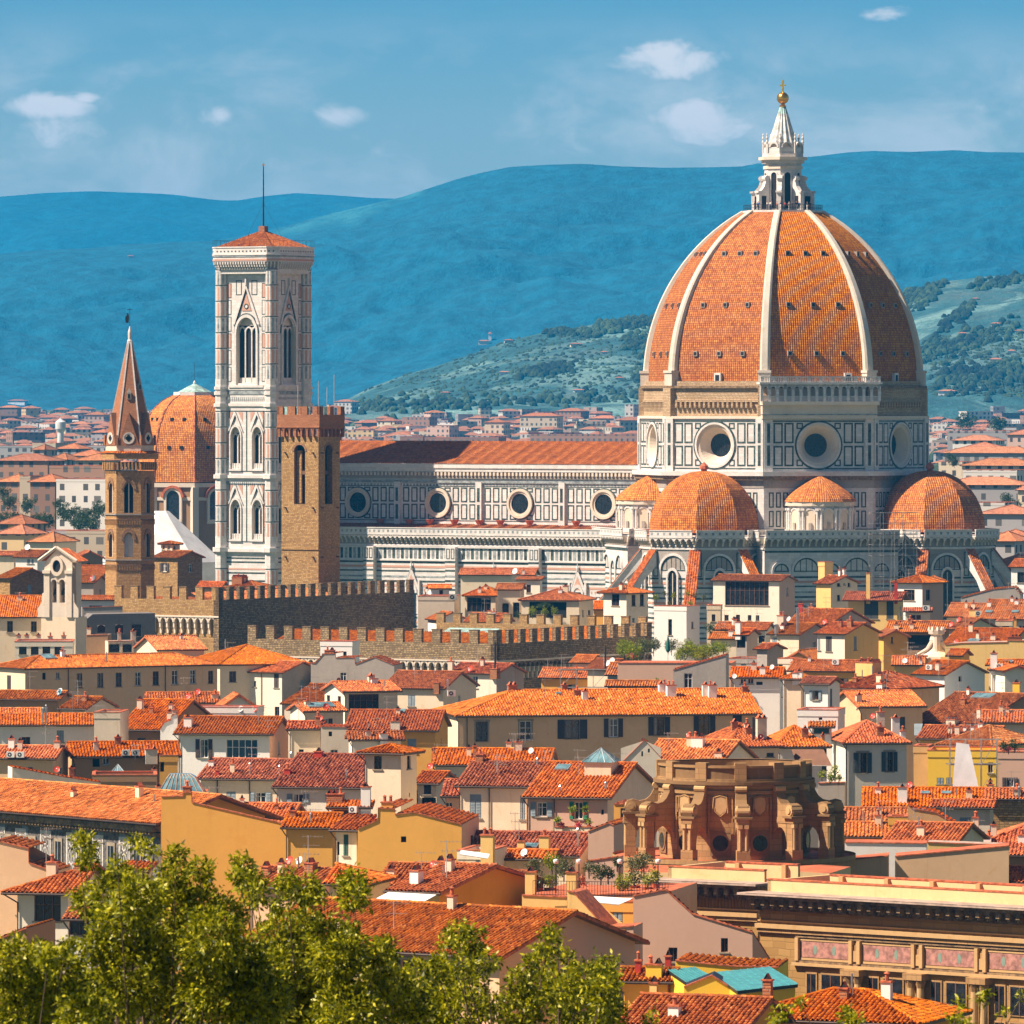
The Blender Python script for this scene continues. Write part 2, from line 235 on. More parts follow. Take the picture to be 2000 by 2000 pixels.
# ---------------- mesh writer ----------------
def U(*a): return Vector(a)
class MB:
    def __init__(s): s.v = []; s.f = []; s.m = []; s.uv = []; s.mats = []; s.chunks = []; s.sm = []
    def mi(s, mat):
        if mat not in s.mats: s.mats.append(mat)
        return s.mats.index(mat)
    def face(s, pts, mat, uv=None, smooth=False):
        i = len(s.v); s.v.extend([tuple(p) for p in pts]); s.f.append(list(range(i, i+len(pts)))); s.m.append(s.mi(mat)); s.sm.append(smooth)
        if uv is None:
            a = Vector(pts[1])-Vector(pts[0]); b = Vector(pts[2])-Vector(pts[0]); n = a.cross(b)
            if n.length > 1e-12: n.normalize()
            if abs(n.z) < 0.75:
                h = math.hypot(n.x, n.y) or 1; t = (-n.y/h, n.x/h)
                sg = 1.0
                uv = [(p[0]*t[0]+p[1]*t[1], p[2]) for p in pts]
            else: uv = [(p[0], p[1]) for p in pts]
        s.uv.extend(uv)
    def quad(s, a, b, c, d, mat, uv=None): s.face((a, b, c, d), mat, uv)
    def box(s, x0, x1, y0, y1, z0, z1, mat, skip=''):
        p = [(x0,y0,z0),(x1,y0,z0),(x1,y1,z0),(x0,y1,z0),(x0,y0,z1),(x1,y0,z1),(x1,y1,z1),(x0,y1,z1)]
        for k, q in (('f',(0,1,5,4)),('r',(1,2,6,5)),('k',(2,3,7,6)),('l',(3,0,4,7)),('t',(4,5,6,7)),('b',(3,2,1,0))):
            if k not in skip: s.face([p[i] for i in q], mat)
    def obox(s, o, ux, uy, uz, mat, skip=''):
        """box with corner o and edge vectors"""
        o, ux, uy, uz = map(Vector, (o, ux, uy, uz))
        p = [o, o+ux, o+ux+uy, o+uy, o+uz, o+ux+uz, o+ux+uy+uz, o+uy+uz]
        for k, q in (('f',(0,1,5,4)),('r',(1,2,6,5)),('k',(2,3,7,6)),('l',(3,0,4,7)),('t',(4,5,6,7)),('b',(3,2,1,0))):
            if k not in skip: s.face([p[i] for i in q], mat)
    def prism(s, poly, z0, z1, mat, top=True, bot=False, topmat=None, poly2=None):
        q = poly2 or poly; n = len(poly)
        for i in range(n):
            a, b = poly[i], poly[(i+1) % n]; c, d = q[(i+1) % n], q[i]
            s.face([(a[0],a[1],z0),(b[0],b[1],z0),(c[0],c[1],z1),(d[0],d[1],z1)], mat)
        if top: s.face([(p[0],p[1],z1) for p in q], topmat or mat)
        if bot: s.face([(p[0],p[1],z0) for p in reversed(poly)], mat)
    def lathe(s, prof, n, mat, cx=0, cy=0, a0=0.0, smooth=True, a1=None, caps=True):
        full = a1 is None; a1 = a0+2*math.pi if full else a1
        for i in range(n):
            t0 = a0+(a1-a0)*i/n; t1 = a0+(a1-a0)*(i+1)/n
            c0, s0, c1, s1 = math.cos(t0), math.sin(t0), math.cos(t1), math.sin(t1); vv = 0
            for (r0, z0), (r1, z1) in zip(prof, prof[1:]):
                L = math.hypot(r1-r0, z1-z0)
                pts = [(cx+r0*c0,cy+r0*s0,z0),(cx+r0*c1,cy+r0*s1,z0),(cx+r1*c1,cy+r1*s1,z1),(cx+r1*c0,cy+r1*s0,z1)]
                rm = max(r0, r1); w0, w1 = (t1-t0)*r0/2, (t1-t0)*r1/2; uc = (t0+t1)/2*rm+i*3.0
                uv = [(uc-w0,vv),(uc+w0,vv),(uc+w1,vv+L),(uc-w1,vv+L)]
                if r1 < 1e-6: pts = pts[:3]; uv = [(uc-w0,vv),(uc+w0,vv),(uc,vv+L)]
                elif r0 < 1e-6: pts = [pts[0], pts[2], pts[3]]; uv = [(uc,vv),(uc+w1,vv+L),(uc-w1,vv+L)]
                s.face(pts, mat, uv, smooth); vv += L
    def tube(s, p, q, r, mat, n=6, r2=None):
        p, q = Vector(p), Vector(q); d = (q-p); 
        if d.length < 1e-6: return
        d.normalize(); a = d.orthogonal().normalized(); b = d.cross(a); r2 = r if r2 is None else r2
        A = [p+(a*math.cos(2*math.pi*i/n)+b*math.sin(2*math.pi*i/n))*r for i in range(n)]
        B = [q+(a*math.cos(2*math.pi*i/n)+b*math.sin(2*math.pi*i/n))*r2 for i in range(n)]
        for i in range(n): s.face([A[i], A[(i+1)%n], B[(i+1)%n], B[i]], mat, None, n > 5)
        s.face(list(reversed(A)), mat); s.face(B, mat)
    def arch(s, o, u, out, wd, h0, h1, mat, n=8, pointed=False, back=None):
        """flat arched panel: o = bottom centre, u horizontal unit vector, springing h0, crown h1, offset 'out' already in o"""
        o, u = Vector(o), Vector(u); z = Vector((0,0,1)); pts = [o-u*wd/2, o+u*wd/2]
        for i in range(n+1):
            t = math.pi*i/n; x = math.cos(t); y = math.sin(t)
            if pointed: y = (1-abs(x)**1.6)**0.8
            pts.append(o+u*(wd/2*x)+z*(h0+(h1-h0)*y))
        s.face(pts, mat)
    def archband(s, o, u, nrm, r0, r1, thick, mat, n=12, a0=0, a1=math.pi, sy=1.0):
        """semicircular band with thickness along nrm"""
        o, u, nrm = Vector(o), Vector(u), Vector(nrm); z = Vector((0,0,1))
        def P(r, t, k): return o+u*(r*math.cos(t))+z*(r*math.sin(t)*sy)+nrm*k
        for i in range(n):
            t0 = a0+(a1-a0)*i/n; t1 = a0+(a1-a0)*(i+1)/n
            s.face([P(r0,t0,thick),P(r1,t0,thick),P(r1,t1,thick),P(r0,t1,thick)], mat)
            s.face([P(r1,t0,thick),P(r1,t0,0),P(r1,t1,0),P(r1,t1,thick)], mat)
            s.face([P(r0,t0,0),P(r0,t0,thick),P(r0,t1,thick),P(r0,t1,0)], mat)
    def tiles(s, O, u, sl, poly, mat, lod=0, tw=0.42, tl=0.40, seed=0):
        """real corrugated tiling over a convex polygon given in (a along eave, b up slope) metres"""
        O, u, sl = Vector(O), Vector(u).normalized(), Vector(sl).normalized(); n = u.cross(sl)
        if n.z < 0: n = -n
        if lod >= 2:
            s.face([O+u*a+sl*b+n*0.03 for a, b in poly], mat, [(a+seed*7.3, b) for a, b in poly]); return
        am = min(p[0] for p in poly); aM = max(p[0] for p in poly); rng = np.random.RandomState(seed+11)
        if lod == 0: fr = np.array([0,.44,.56,.76,.95]); hh = np.array([0,0,.085,.115,.075])
        else: fr = np.array([0,.45,.72]); hh = np.array([0,0,.11])
        mi = s.mi(mat); nc = max(1, int(round((aM-am)/tw))); V = []; Fs = []; UVs = []; base = 0
        On = np.array(O); un = np.array(u); sn = np.array(sl); nn = np.array(n); P = [Vector((p[0], p[1])) for p in poly]
        for i in range(nc):
            a0 = am+(aM-am)*i/nc; a1 = am+(aM-am)*(i+1)/nc; ac = (a0+a1)/2; ys = []
            for p, q in zip(P, P[1:]+P[:1]):
                if (p.x-ac)*(q.x-ac) <= 0 and abs(p.x-q.x) > 1e-6: ys.append(p.y+(q.y-p.y)*(ac-p.x)/(q.x-p.x))
            if len(ys) < 2: continue
            b0, b1 = min(ys), max(ys)
            if b1-b0 < 0.08: continue
            nr = max(1, int(math.ceil((b1-b0)/tl))); bs = b0+np.arange(nr+1)*tl; bs[-1] = b1
            jit = rng.normal(0, .012, nr+1)
            if lod == 0: lb = np.repeat(bs, 2)[1:-1]; lh = np.tile([.045, 0.0], nr)+np.repeat(jit[:nr], 2); sway = np.repeat(rng.normal(0,.014,nr),2)
            else: lb = np.array([b0, b1]); lh = np.zeros(2); sway = np.zeros(2)
            aa = np.concatenate([a0+fr*(a1-a0), [a1]]); ha = np.concatenate([hh, [0.0]]); k = len(aa)
            A = aa[None,:]+sway[:,None]; Hh = ha[None,:]+lh[:,None]+.02; B = np.repeat(lb[:,None], k, 1)
            pts = On+A[...,None]*un+B[...,None]*sn+Hh[...,None]*nn; nl = len(lb)
            V.append(pts.reshape(-1,3)); ix = np.arange(nl*k).reshape(nl, k)+base
            Fs.append(np.stack([ix[:-1,:-1], ix[:-1,1:], ix[1:,1:], ix[1:,:-1]], -1).reshape(-1,4)); base += nl*k
            ug = (np.repeat((i+.02+.96*np.concatenate([fr,[1.0]])*0.999)[None,:]*0.42, nl, 0)); vg = np.repeat((np.arange(nl)//2*0.40+np.where(np.arange(nl)%2==0, .01, .39))[:,None] if lod==0 else (lb-b0)[:,None], k, 1)
            uvg = np.stack([ug+seed*7.3, vg], -1).reshape(-1,2)
            UVs.append(uvg[(Fs[-1]-ix[0,0]).reshape(-1)])
        if V: s.chunks.append((np.concatenate(V), np.concatenate(Fs), np.concatenate(UVs), mi))
    def build(s, name, parent=None, loc=None, rot=0.0):
        me = bpy.data.meshes.new(name)
        if s.chunks:
            nv = len(s.v); V = [np.array(s.v, dtype=float).reshape(-1,3)]; loops = [np.array([i for f in s.f for i in f], dtype=np.int64)]
            tot = [np.array([len(f) for f in s.f], dtype=np.int64)]; UV = [np.array(s.uv, dtype=float).reshape(-1,2)]; M = [np.array(s.m, dtype=np.int64)]; SM=[np.array(s.sm, dtype=bool)]
            for v, f, uv, mi in s.chunks:
                V.append(v); loops.append(f.reshape(-1)+nv); tot.append(np.full(len(f), 4)); UV.append(uv); M.append(np.full(len(f), mi)); SM.append(np.zeros(len(f), bool)); nv += len(v)
            V = np.concatenate(V); loops = np.concatenate(loops); tot = np.concatenate(tot); UV = np.concatenate(UV); M = np.concatenate(M); SM=np.concatenate(SM)
        else:
            V = np.array(s.v, dtype=float).reshape(-1,3); loops = np.array([i for f in s.f for i in f], dtype=np.int64); tot = np.array([len(f) for f in s.f], dtype=np.int64)
            UV = np.array(s.uv, dtype=float).reshape(-1,2); M = np.array(s.m, dtype=np.int64); SM=np.array(s.sm, dtype=bool)
        if len(V) == 0: return None
        me.vertices.add(len(V)); me.vertices.foreach_set('co', V.astype(np.float32).ravel())
        me.loops.add(len(loops)); me.loops.foreach_set('vertex_index', loops.astype(np.int32))
        me.polygons.add(len(tot)); me.polygons.foreach_set('loop_start', (np.cumsum(tot)-tot).astype(np.int32))
        me.polygons.foreach_set('material_index', M.astype(np.int32)); me.polygons.foreach_set('use_smooth', SM)
        uvl = me.uv_layers.new(name='UVMap'); uvl.data.foreach_set('uv', UV.astype(np.float32).ravel())
        me.update(calc_edges=True)
        for m in s.mats: me.materials.append(MATS[m])
        return link(me, name, parent, loc, rot)
def link(me, name, parent=None, loc=None, rot=0.0):
    o = bpy.data.objects.new(name, me); COL.objects.link(o)
    if parent is not None: o.parent = parent
    if loc is not None: o.location = loc
    if rot: o.rotation_euler = (0, 0, rot)
    return o
def tag(o, label, cat, group=None, kind=None):
    if label: o['label'] = label
    if cat: o['category'] = cat
    if group: o['group'] = group
    if kind: o['kind'] = kind
    return o
def thing(name, loc, label, cat, rot=0.0, group=None):
    return tag(link(None, name, None, loc, rot), label, cat, group)
def WP(px, py, Y): return Vector(((px-CX)*Y/F, Y, CAMZ-(py-HOR)*Y/F))
def ngon(n, r, cx=0, cy=0, a0=0.0): return [(cx+r*math.cos(a0+2*math.pi*i/n), cy+r*math.sin(a0+2*math.pi*i/n)) for i in range(n)]

# ---------------- terrain ----------------
def gz(y): return float(np.interp(y, [-60,8,40,90,150,220,300,360,420,1700,2600,4000,5500,7500,17400], [53.4,53.4,48,40,30,18,8,2,0,0,7,21,34,42,46]))
def ground():
    mb = MB()
    xs = [-9000,-3000,-1200,-500,-200,-60,0,60,200,500,1200,3000,9000]
    ys = [-60,0,8,40,90,150,220,300,360,420,700,1500,1700,2600,4000,5500,7500,9000,17400]
    
    for j in range(len(ys)-1):
        for i in range(len(xs)-1):
            a, b, c, d = xs[i], xs[i+1], ys[j], ys[j+1]
            mb.face([(a,c,gz(c)),(b,c,gz(c)),(b,d,gz(d)),(a,d,gz(d))], 'ground')
    tag(mb.build('ground'), None, None, kind='structure')
m, nt, b = newmat('ground'); P = nt.node('ShaderNodeNewGeometry').outputs['Position']
f = nt.noise(P, 0.004, 6.0, 0.6); f2 = nt.noise(P, 0.03, 5.0, 0.6)
c = nt.mix(nt.smooth(f, 0.4, 0.6), (0.10,0.12,0.04,1), (0.16,0.14,0.10,1)); c = nt.mix(nt.smooth(f2, 0.45, 0.6), c, (0.05,0.085,0.03,1))
nt.l.new(c, b.inputs['Base Color']); b.inputs['Roughness'].default_value = 0.95
ground()
def hillmat(name, dark, light, fs, ls, thr):
    m, nt, b = newmat(name); P = nt.node('ShaderNodeNewGeometry').outputs['Position']
    f = nt.noise(P, fs, 8.0, 0.65, 0.4); g2 = nt.noise(P, ls, 6.0, 0.6, 1.0); t = nt.noise(P, 0.035, 5.0, 0.75)
    vo = nt.node('ShaderNodeTexVoronoi'); nt.put(vo.inputs['Vector'], P); vo.inputs['Scale'].default_value = ls*2.2; vo.inputs['Randomness'].default_value = 0.9
    fld = nt.node('ShaderNodeHueSaturation'); nt.put(fld.inputs['Color'], light); nt.put(fld.inputs['Value'], nt.math('ADD', nt.sep(vo.outputs['Color'])[0], 0.5))
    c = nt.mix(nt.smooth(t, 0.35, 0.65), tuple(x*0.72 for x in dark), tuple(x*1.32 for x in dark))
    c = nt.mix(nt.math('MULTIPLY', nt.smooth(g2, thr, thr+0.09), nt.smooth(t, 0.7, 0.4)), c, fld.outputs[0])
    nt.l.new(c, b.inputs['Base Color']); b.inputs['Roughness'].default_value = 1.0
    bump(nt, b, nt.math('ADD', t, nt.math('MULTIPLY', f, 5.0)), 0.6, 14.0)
hillmat('haze_blue_forest', (0.005,0.090,0.150), (0.03,0.16,0.20), 0.0015, 0.0011, 0.60)  # haze blue mixed into the tree colour itself
hillmat('haze_blue_farmland', (0.025,0.09,0.095), (0.13,0.23,0.21), 0.003, 0.006, 0.44)  # field and tree tones also carry painted haze blue
def hills(name, pts, Yr, Yf, mat, rough, nx=260, ny=70, seed=0, z0=0.0):
    """ridge line given as photo columns/rows at distance Yr; the slope comes down to the plain at Yf"""
    px = [p[0]*1.0352 for p in pts]; py = [p[1]*1.0352 for p in pts]
    lo, hi = px[0], px[-1]; V = np.zeros((ny, nx, 3))
    for i in range(nx):
        x = lo+(hi-lo)*i/(nx-1); zr = CAMZ-(np.interp(x, px, py)-HOR)*Yr/F
        for j in range(ny):
            t = j/(ny-10); tt = min(t, 1.0); Y = Yf+(Yr-Yf)*t; X = (x-CX)*(Yf*0.35+0.65*Y)/F*(Yr/(Yf*0.35+0.65*Yr))
            q = Vector((X*0.0016+seed, Y*0.0022, seed*3.1)); fr = noise.fractal(q, 1.0, 2.1, 6)
            rdg = 1-abs(noise.fractal(q*1.9+Vector((7,1,2)), 0.9, 2.0, 5))*1.7
            env = math.sin(math.pi*min(1, tt))*1.0
            zb_ = gz(Yf)-2; z = zb_+(zr-zb_)*(tt**1.15) + env*(fr*0.5+rdg*0.35-0.2)*rough + fr*rough*0.04
            if t > 1: z = zr-(t-1)*zr*0.6
            V[j,i] = (X, Y, max(z0-5, z))
    mb = MB(); mi = mb.mi(mat); ix = np.arange(nx*ny).reshape(ny, nx)
    Fs = np.stack([ix[:-1,:-1], ix[:-1,1:], ix[1:,1:], ix[1:,:-1]], -1).reshape(-1,4)
    P = V.reshape(-1,3); mb.chunks.append((P, Fs, P[Fs.reshape(-1)][:,:2], mi))
    o = mb.build(name); o.data.polygons.foreach_set('use_smooth', np.ones(len(o.data.polygons), bool)); tag(o, None, None, kind='structure')
    return o
hills('far_hills', [(-500,400),(-150,385),(0,372),(90,364),(170,360),(260,362),(330,366),(400,376),(440,379),(500,371),(560,366),(620,370),(700,376),(800,378),(1000,400),(1400,420),(2400,430)], 15500, 13500, 'haze_blue_forest', 130, 160, 40, 3)
hills('wooded_ridge', [(-600,500),(-200,492),(0,480),(60,474),(120,470),(170,468),(240,460),(330,456),(400,455),(470,443),(540,428),(600,410),(660,396),(700,386),(760,372),(810,356),(860,340),(900,329),(960,316),(1030,311),(1100,309),(1160,313),(1250,316),(1330,315),(1400,313),(1440,306),(1520,297),(1600,288),(1650,285),(1720,286),(1800,282),(1860,286),(1932,287),(2150,290),(2600,300)], 10500, 8600, 'haze_blue_forest', 85, 460, 120, 11)
hills('farmed_spur', [(500,790),(560,778),(640,760),(700,730),(760,708),(830,688),(900,664),(960,642),(1020,628),(1090,618),(1150,606),(1230,600),(1330,598),(1450,600),(1560,590),(1640,578),(1690,560),(1730,545),(1790,530),(1860,522),(1932,517),(2100,505),(2500,500)], 6200, 5350, 'haze_blue_farmland', 24, 380, 90, 5)
# ---------------- haze ----------------
m = bpy.data.materials.new('haze_air'); m.use_nodes = True; MATS['haze_air'] = m; nt = NT(m.node_tree); nt.n.clear()
pv = nt.node('ShaderNodeVolumePrincipled'); pv.inputs['Color'].default_value = (0.0, 0.44, 1.0, 1); pv.inputs['Density'].default_value = 0.000060; pv.inputs['Anisotropy'].default_value = 0.0
o = nt.node('ShaderNodeOutputMaterial'); nt.l.new(pv.outputs[0], o.inputs['Volume'])
mb = MB(); mb.box(-9500, 9500, -80, 17500, -6.5, 560, 'haze_air'); tag(mb.build('haze'), 'pale blue haze lying over the valley and the hills', 'haze', kind='stuff')
# =============== CATHEDRAL ===============
# local frame: origin on the ground under the lantern, x along the nave axis (east +), y north +
CR = R(-32); CC = (54.03, 1430.0, 0.0)
cath = thing('cathedral', CC, 'huge domed cathedral of white, pink and green marble with red brick-tiled dome and white ribs', 'cathedral', CR)
def oct8(r, a=22.5): return ngon(8, r, a0=R(a))
def frame_rect(mb, o, u, n, x0, x1, z0, z1, t, mat, k=0.05):
    """rectangular outline on a wall: o wall origin, u along, n outward"""
    o, u, n = Vector(o), Vector(u), Vector(n); z = Vector((0,0,1))
    def bar(a0, a1, b0, b1): 
        p = o+u*a0+z*b0; mb.obox(p, u*(a1-a0), n*k, z*(b1-b0), mat, skip='f')
    bar(x0, x1, z0, z0+t); bar(x0, x1, z1-t, z1); bar(x0, x0+t, z0+t, z1-t); bar(x1-t, x1, z0+t, z1-t)
def panel(mb, o, u, n, x0, x1, z0, z1, t=0.22, mat='green_marble', inner=None):
    frame_rect(mb, o, u, n, x0, x1, z0, z1, t, mat)
    if inner: 
        oo = Vector(o)+Vector(n)*0.03+Vector(u)*(x0+t)+Vector((0,0,z0+t)); uu = Vector(u)*(x1-x0-2*t); zz = Vector((0,0,z1-z0-2*t))
        mb.face([oo, oo+uu, oo+uu+zz, oo+zz], inner)
def strip(mb, o, u, n, x0, x1, z0, z1, mat, k=0.05):
    mb.obox(Vector(o)+Vector(u)*x0+Vector((0,0,z0)), Vector(u)*(x1-x0), Vector(n)*k, Vector((0,0,z1-z0)), mat)
def octfaces(r, a=22.5, only=None):
    P = oct8(r, a)
    for i in range(8):
        if only is not None and i not in only: continue
        p, q = Vector((*P[i], 0)), Vector((*P[(i+1)%8], 0)); u = (q-p); L = u.length; u.normalize(); n = Vector((u.y, -u.x, 0))
        yield i, p, u, n, L
# face index i spans corner angle 22.5+45i .. ; normals at 45(i+1): i=5 -> -90 (south), 6 -> -45 (south-east), 7 -> 0 (east), 4 -> -135 (south-west), 3 -> 180 (nave)
FR = (3,4,5,6,7)
# ---- drum and lower octagon
mb = MB()
mb.prism(oct8(29.0), 0, 40.0, 'marble'); mb.prism(oct8(30.4), 40.0, 40.9, 'marble', bot=True); mb.prism(oct8(29.9), 39.2, 40.0, 'cornice_stone', bot=True, top=False)
for i, p, u, n, L in octfaces(29.0, only=FR):
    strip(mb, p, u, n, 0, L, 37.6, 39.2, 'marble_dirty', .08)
    for k in range(14):
        x = 1.0+k*(L-2.0)/14
        for (z0, z1) in ((33.8,36.8),(30.0,33.2)): panel(mb, p, u, n, x, x+(L-2)/14-0.45, z0, z1, 0.25)
    for z in (29.2, 28.2, 27.2): strip(mb, p, u, n, 0, L, z, z+.45, 'green_marble')
mb.build('transept_wall', cath)
mb = MB(); P = oct8(29.0)
for i, p, u, n, L in octfaces(29.0):
    W = L
    if i not in FR:
        mb.quad(p+U(0,0,40.9), p+u*L+U(0,0,40.9), p+u*L+U(0,0,51.2), p+U(0,0,51.2), 'marble'); continue
    # marble wall with a round opening: ring of quads from square corners to circle
    zc, ro, xc = 46.0, 4.1, L/2; nseg = 32; z = Vector((0,0,1))
    def sq(t):
        c, s_ = math.cos(t), math.sin(t); k = min((W/2)/abs(c) if abs(c) > 1e-6 else 1e9, ((51.2-zc) if s_ > 0 else (zc-40.9))/abs(s_) if abs(s_) > 1e-6 else 1e9)
        return p+u*(xc+c*k)+z*(zc+s_*k)
    ang = sorted(set([2*math.pi*k/nseg for k in range(nseg)]+[math.atan2(b-zc, a) % (2*math.pi) for a in (-W/2, W/2) for b in (40.9, 51.2)]))+[2*math.pi]
    for a, b2 in zip(ang, ang[1:]):
        ca, cb = p+u*(xc+ro*math.cos(a))+z*(zc+ro*math.sin(a)), p+u*(xc+ro*math.cos(b2))+z*(zc+ro*math.sin(b2))
        mb.face([ca, sq(a), sq(b2), cb], 'marble')
        for (r0, r1, d0, d1, mt) in ((4.1,3.5,0,-.25,'marble_warm'),(3.5,2.3,-.25,-2.3,'marble_warm')):
            q = [p+u*(xc+r*math.cos(t))+z*(zc+r*math.sin(t))+n*d for r, t, d in ((r0,a,d0),(r0,b2,d0),(r1,b2,d1),(r1,a,d1))]
            mb.face(q, mt, None, False)
    mb.archband(p+u*xc+z*zc, u, n, 4.1, 4.5, .22, 'marble', 36, 0, 2*math.pi)
    mb.archband(p+u*xc+z*zc, u, n, 4.5, 4.85, .08, 'green_marble', 36, 0, 2*math.pi)
    # corner pilasters and panels
    for x0, x1 in ((0,1.7),(L-1.7,L)):
        strip(mb, p, u, n, x0, x1, 40.9, 51.2, 'marble', .35)
        for z0, z1 in ((42.0,46.0),(46.5,50.3)): strip(mb, p+n*.35, u, n, x0+.55, x1-.55, z0, z1, 'green_marble', .04)
    half = (W/2-1.9-4.9)
    for sgn in (-1, 1):
        for kx in range(2):
            xa = 1.95+kx*(half/2+0.05); xb = xa+half/2-.28
            if sgn > 0: xa, xb = L-xb, L-xa
            for z0, z1 in ((41.9,45.9),(46.4,50.4)): panel(mb, p, u, n, xa, xb, z0, z1, .32, inner='marble')
        xa, xb = (6.6, 7.9) if sgn < 0 else (L-7.9, L-6.6)
        for z0, z1 in ((41.9,43.2),(49.2,50.4)): panel(mb, p, u, n, xa, xb, z0, z1, .25)
    strip(mb, p, u, n, 1.7, L-1.7, 50.6, 50.85, 'green_marble'); strip(mb, p, u, n, 1.7, L-1.7, 41.3, 41.55, 'green_marble')
mb.build('drum', cath)
for i, p, u, n, L in octfaces(29.0, only=FR):
    mb = MB(); c = p+u*L/2-n*2.3+U(0,0,46.0); z = Vector((0,0,1))
    mb.face([c+u*(2.32*math.cos(t))+z*(2.32*math.sin(t)) for t in [2*math.pi*k/28 for k in range(28)]], 'glass')
    for k in range(-3, 4): mb.obox(c+u*(k*.62)-u*.03-z*(math.sqrt(2.3**2-(k*.62)**2)), u*.06, n*.06, z*2*math.sqrt(2.3**2-(k*.62)**2), 'iron')
    for k in range(-3, 4): mb.obox(c+z*(k*.62)-u*(math.sqrt(2.3**2-(k*.62)**2)), u*2*math.sqrt(2.3**2-(k*.62)**2), n*.05, z*.05, 'iron')
    mb.build('round_window', cath)
# ---- unfinished band above the drum, with brick stubs
mb = MB(); mb.prism(oct8(28.3), 51.2, 57.2, 'rough_drum', top=False); mb.prism(oct8(28.9), 57.2, 57.7, 'cornice_stone', bot=True); mb.prism(oct8(28.2), 57.7, 58.6, 'rough_drum')
mb.prism(oct8(29.3), 51.2, 51.7, 'marble_warm', bot=True)
for i, p, u, n, L in octfaces(28.3, only=(3,4,5,7,0,2)):
    for k in range(17):
        x = 1.8+k*(L-3.6)/17; mb.obox(p+u*x+U(0,0,53.4), u*.45, n*.75, U(0,0,1.0), 'rough_drum')
    strip(mb, p, u, n, 1.2, L-1.2, 54.5, 54.9, 'rough_drum', .3)
for x, y in oct8(28.5):
    a = math.atan2(y, x); c = Vector((math.cos(a), math.sin(a), 0)); t = Vector((-c.y, c.x, 0))
    mb.obox(Vector((x,y,51.7))-t*1.2-c*.9, c*1.3, t*2.4, U(0,0,5.5), 'rough_drum')
mb.build('unfinished_frieze', cath)
# ---- finished gallery on the south-east face (index 6): entablature, arcade and balustrade
for i, p, u, n, L in octfaces(28.6, only=(6,)):
    z = Vector((0,0,1)); mb = MB()
    mb.obox(p-u*.7+z*51.2, u*(L+1.4), n*1.4, z*3.0, 'marble_warm'); mb.obox(p-u*.9+z*53.9, u*(L+1.8), n*2.3, z*.7, 'marble_warm')
    mb.obox(p-u*.7+z*51.9, u*(L+1.4), n*1.5, z*.22, 'grey_marble')
    nb = 15; bw = (L+2)/nb; o0 = p-u*1.0+n*2.0
    for k in range(nb+1):
        x = k*bw; mb.obox(o0+u*(x-.28)+z*54.6, u*.56, -n*.5, z*3.5, 'marble')
    for k in range(nb):
        c = o0+u*((k+.5)*bw)+z*57.0
        mb.archband(c-n*.5, u, n, bw/2-.3, bw/2+.06, .5, 'marble', 8)
        for q in range(5): mb.obox(o0+u*(k*bw+.35+q*(bw-.75)/4)+z*54.6-n*.3, u*.12, n*.12, z*.95, 'marble')
        mb.obox(o0+u*(k*bw+.28)+z*55.5-n*.4, u*(bw-.56), n*.3, z*.15, 'marble')
    mb.obox(o0-u*.3+z*57.55, u*(L+2.6), -n*.5, z*.45, 'marble')
    mb.obox(o0-u*.5+n*.3+z*58.0, u*(L+3.0), -n*2.4, z*.35, 'marble')
    mb.obox(p+z*54.6+n*.02, u*L, -n*.1, z*3.6, 'marble_warm')
    nbal = 70
    for k in range(nbal+1):
        wdt = .4 if k % 7 == 0 else .14; mb.obox(o0+u*(k*(L+2)/nbal-wdt/2)+z*58.35, u*wdt, -n*.2, z*1.0, 'marble')
    mb.obox(o0-u*.3+z*59.3+n*.05, u*(L+2.6), -n*.35, z*.2, 'marble')
    mb.build('arcaded_gallery', cath)
# ---- dome
RHO = 39.06
def domeR(z): return math.sqrt(max(0.1, RHO**2-(z-58.6)**2))-(RHO-27.4)
zs = np.linspace(58.6, 92.4, 25)
for i in range(8):
    mb = MB(); a0, a1 = R(22.5+45*i), R(67.5+45*i); vv = 0
    for z0, z1 in zip(zs, zs[1:]):
        r0, r1 = domeR(z0), domeR(z1); Ls = math.hypot((r1-r0)*math.cos(R(22.5)), z1-z0); w0, w1 = r0*math.sin(R(22.5)), r1*math.sin(R(22.5))
        mb.face([(r0*math.cos(a0),r0*math.sin(a0),z0),(r0*math.cos(a1),r0*math.sin(a1),z0),(r1*math.cos(a1),r1*math.sin(a1),z1),(r1*math.cos(a0),r1*math.sin(a0),z1)],
                'tile_dome', [(-w0+i*40,vv),(w0+i*40,vv),(w1+i*40,vv+Ls),(-w1+i*40,vv+Ls)], False); vv += Ls
    sec = mb.build('dome_sector', cath)
    if i in FR:
        am = (a0+a1)/2; nrm = Vector((math.cos(am), math.sin(am), 0)); t = Vector((-nrm.y, nrm.x, 0))
        for zz, sp in ((64.0,.26),(73.6,.27),(83.8,.26)):
            for k in (-1, 0, 1):
                r = domeR(zz)*math.cos(R(22.5)); w_ = domeR(zz)*math.sin(R(22.5))
                m2 = MB(); o0 = nrm*(r-.35)+t*(k*w_*2*sp)+U(0,0,zz)
                sl_ = Vector((0,0,1))
                m2.obox(o0-t*.45-sl_*.5, t*.9, nrm*.75, sl_*1.0, 'marble_dirty', skip=''); m2.obox(o0-t*.3-sl_*.32+nrm*.76, t*.6, nrm*.02, sl_*.64, 'dark_hole')
                m2.build('dome_window', sec)
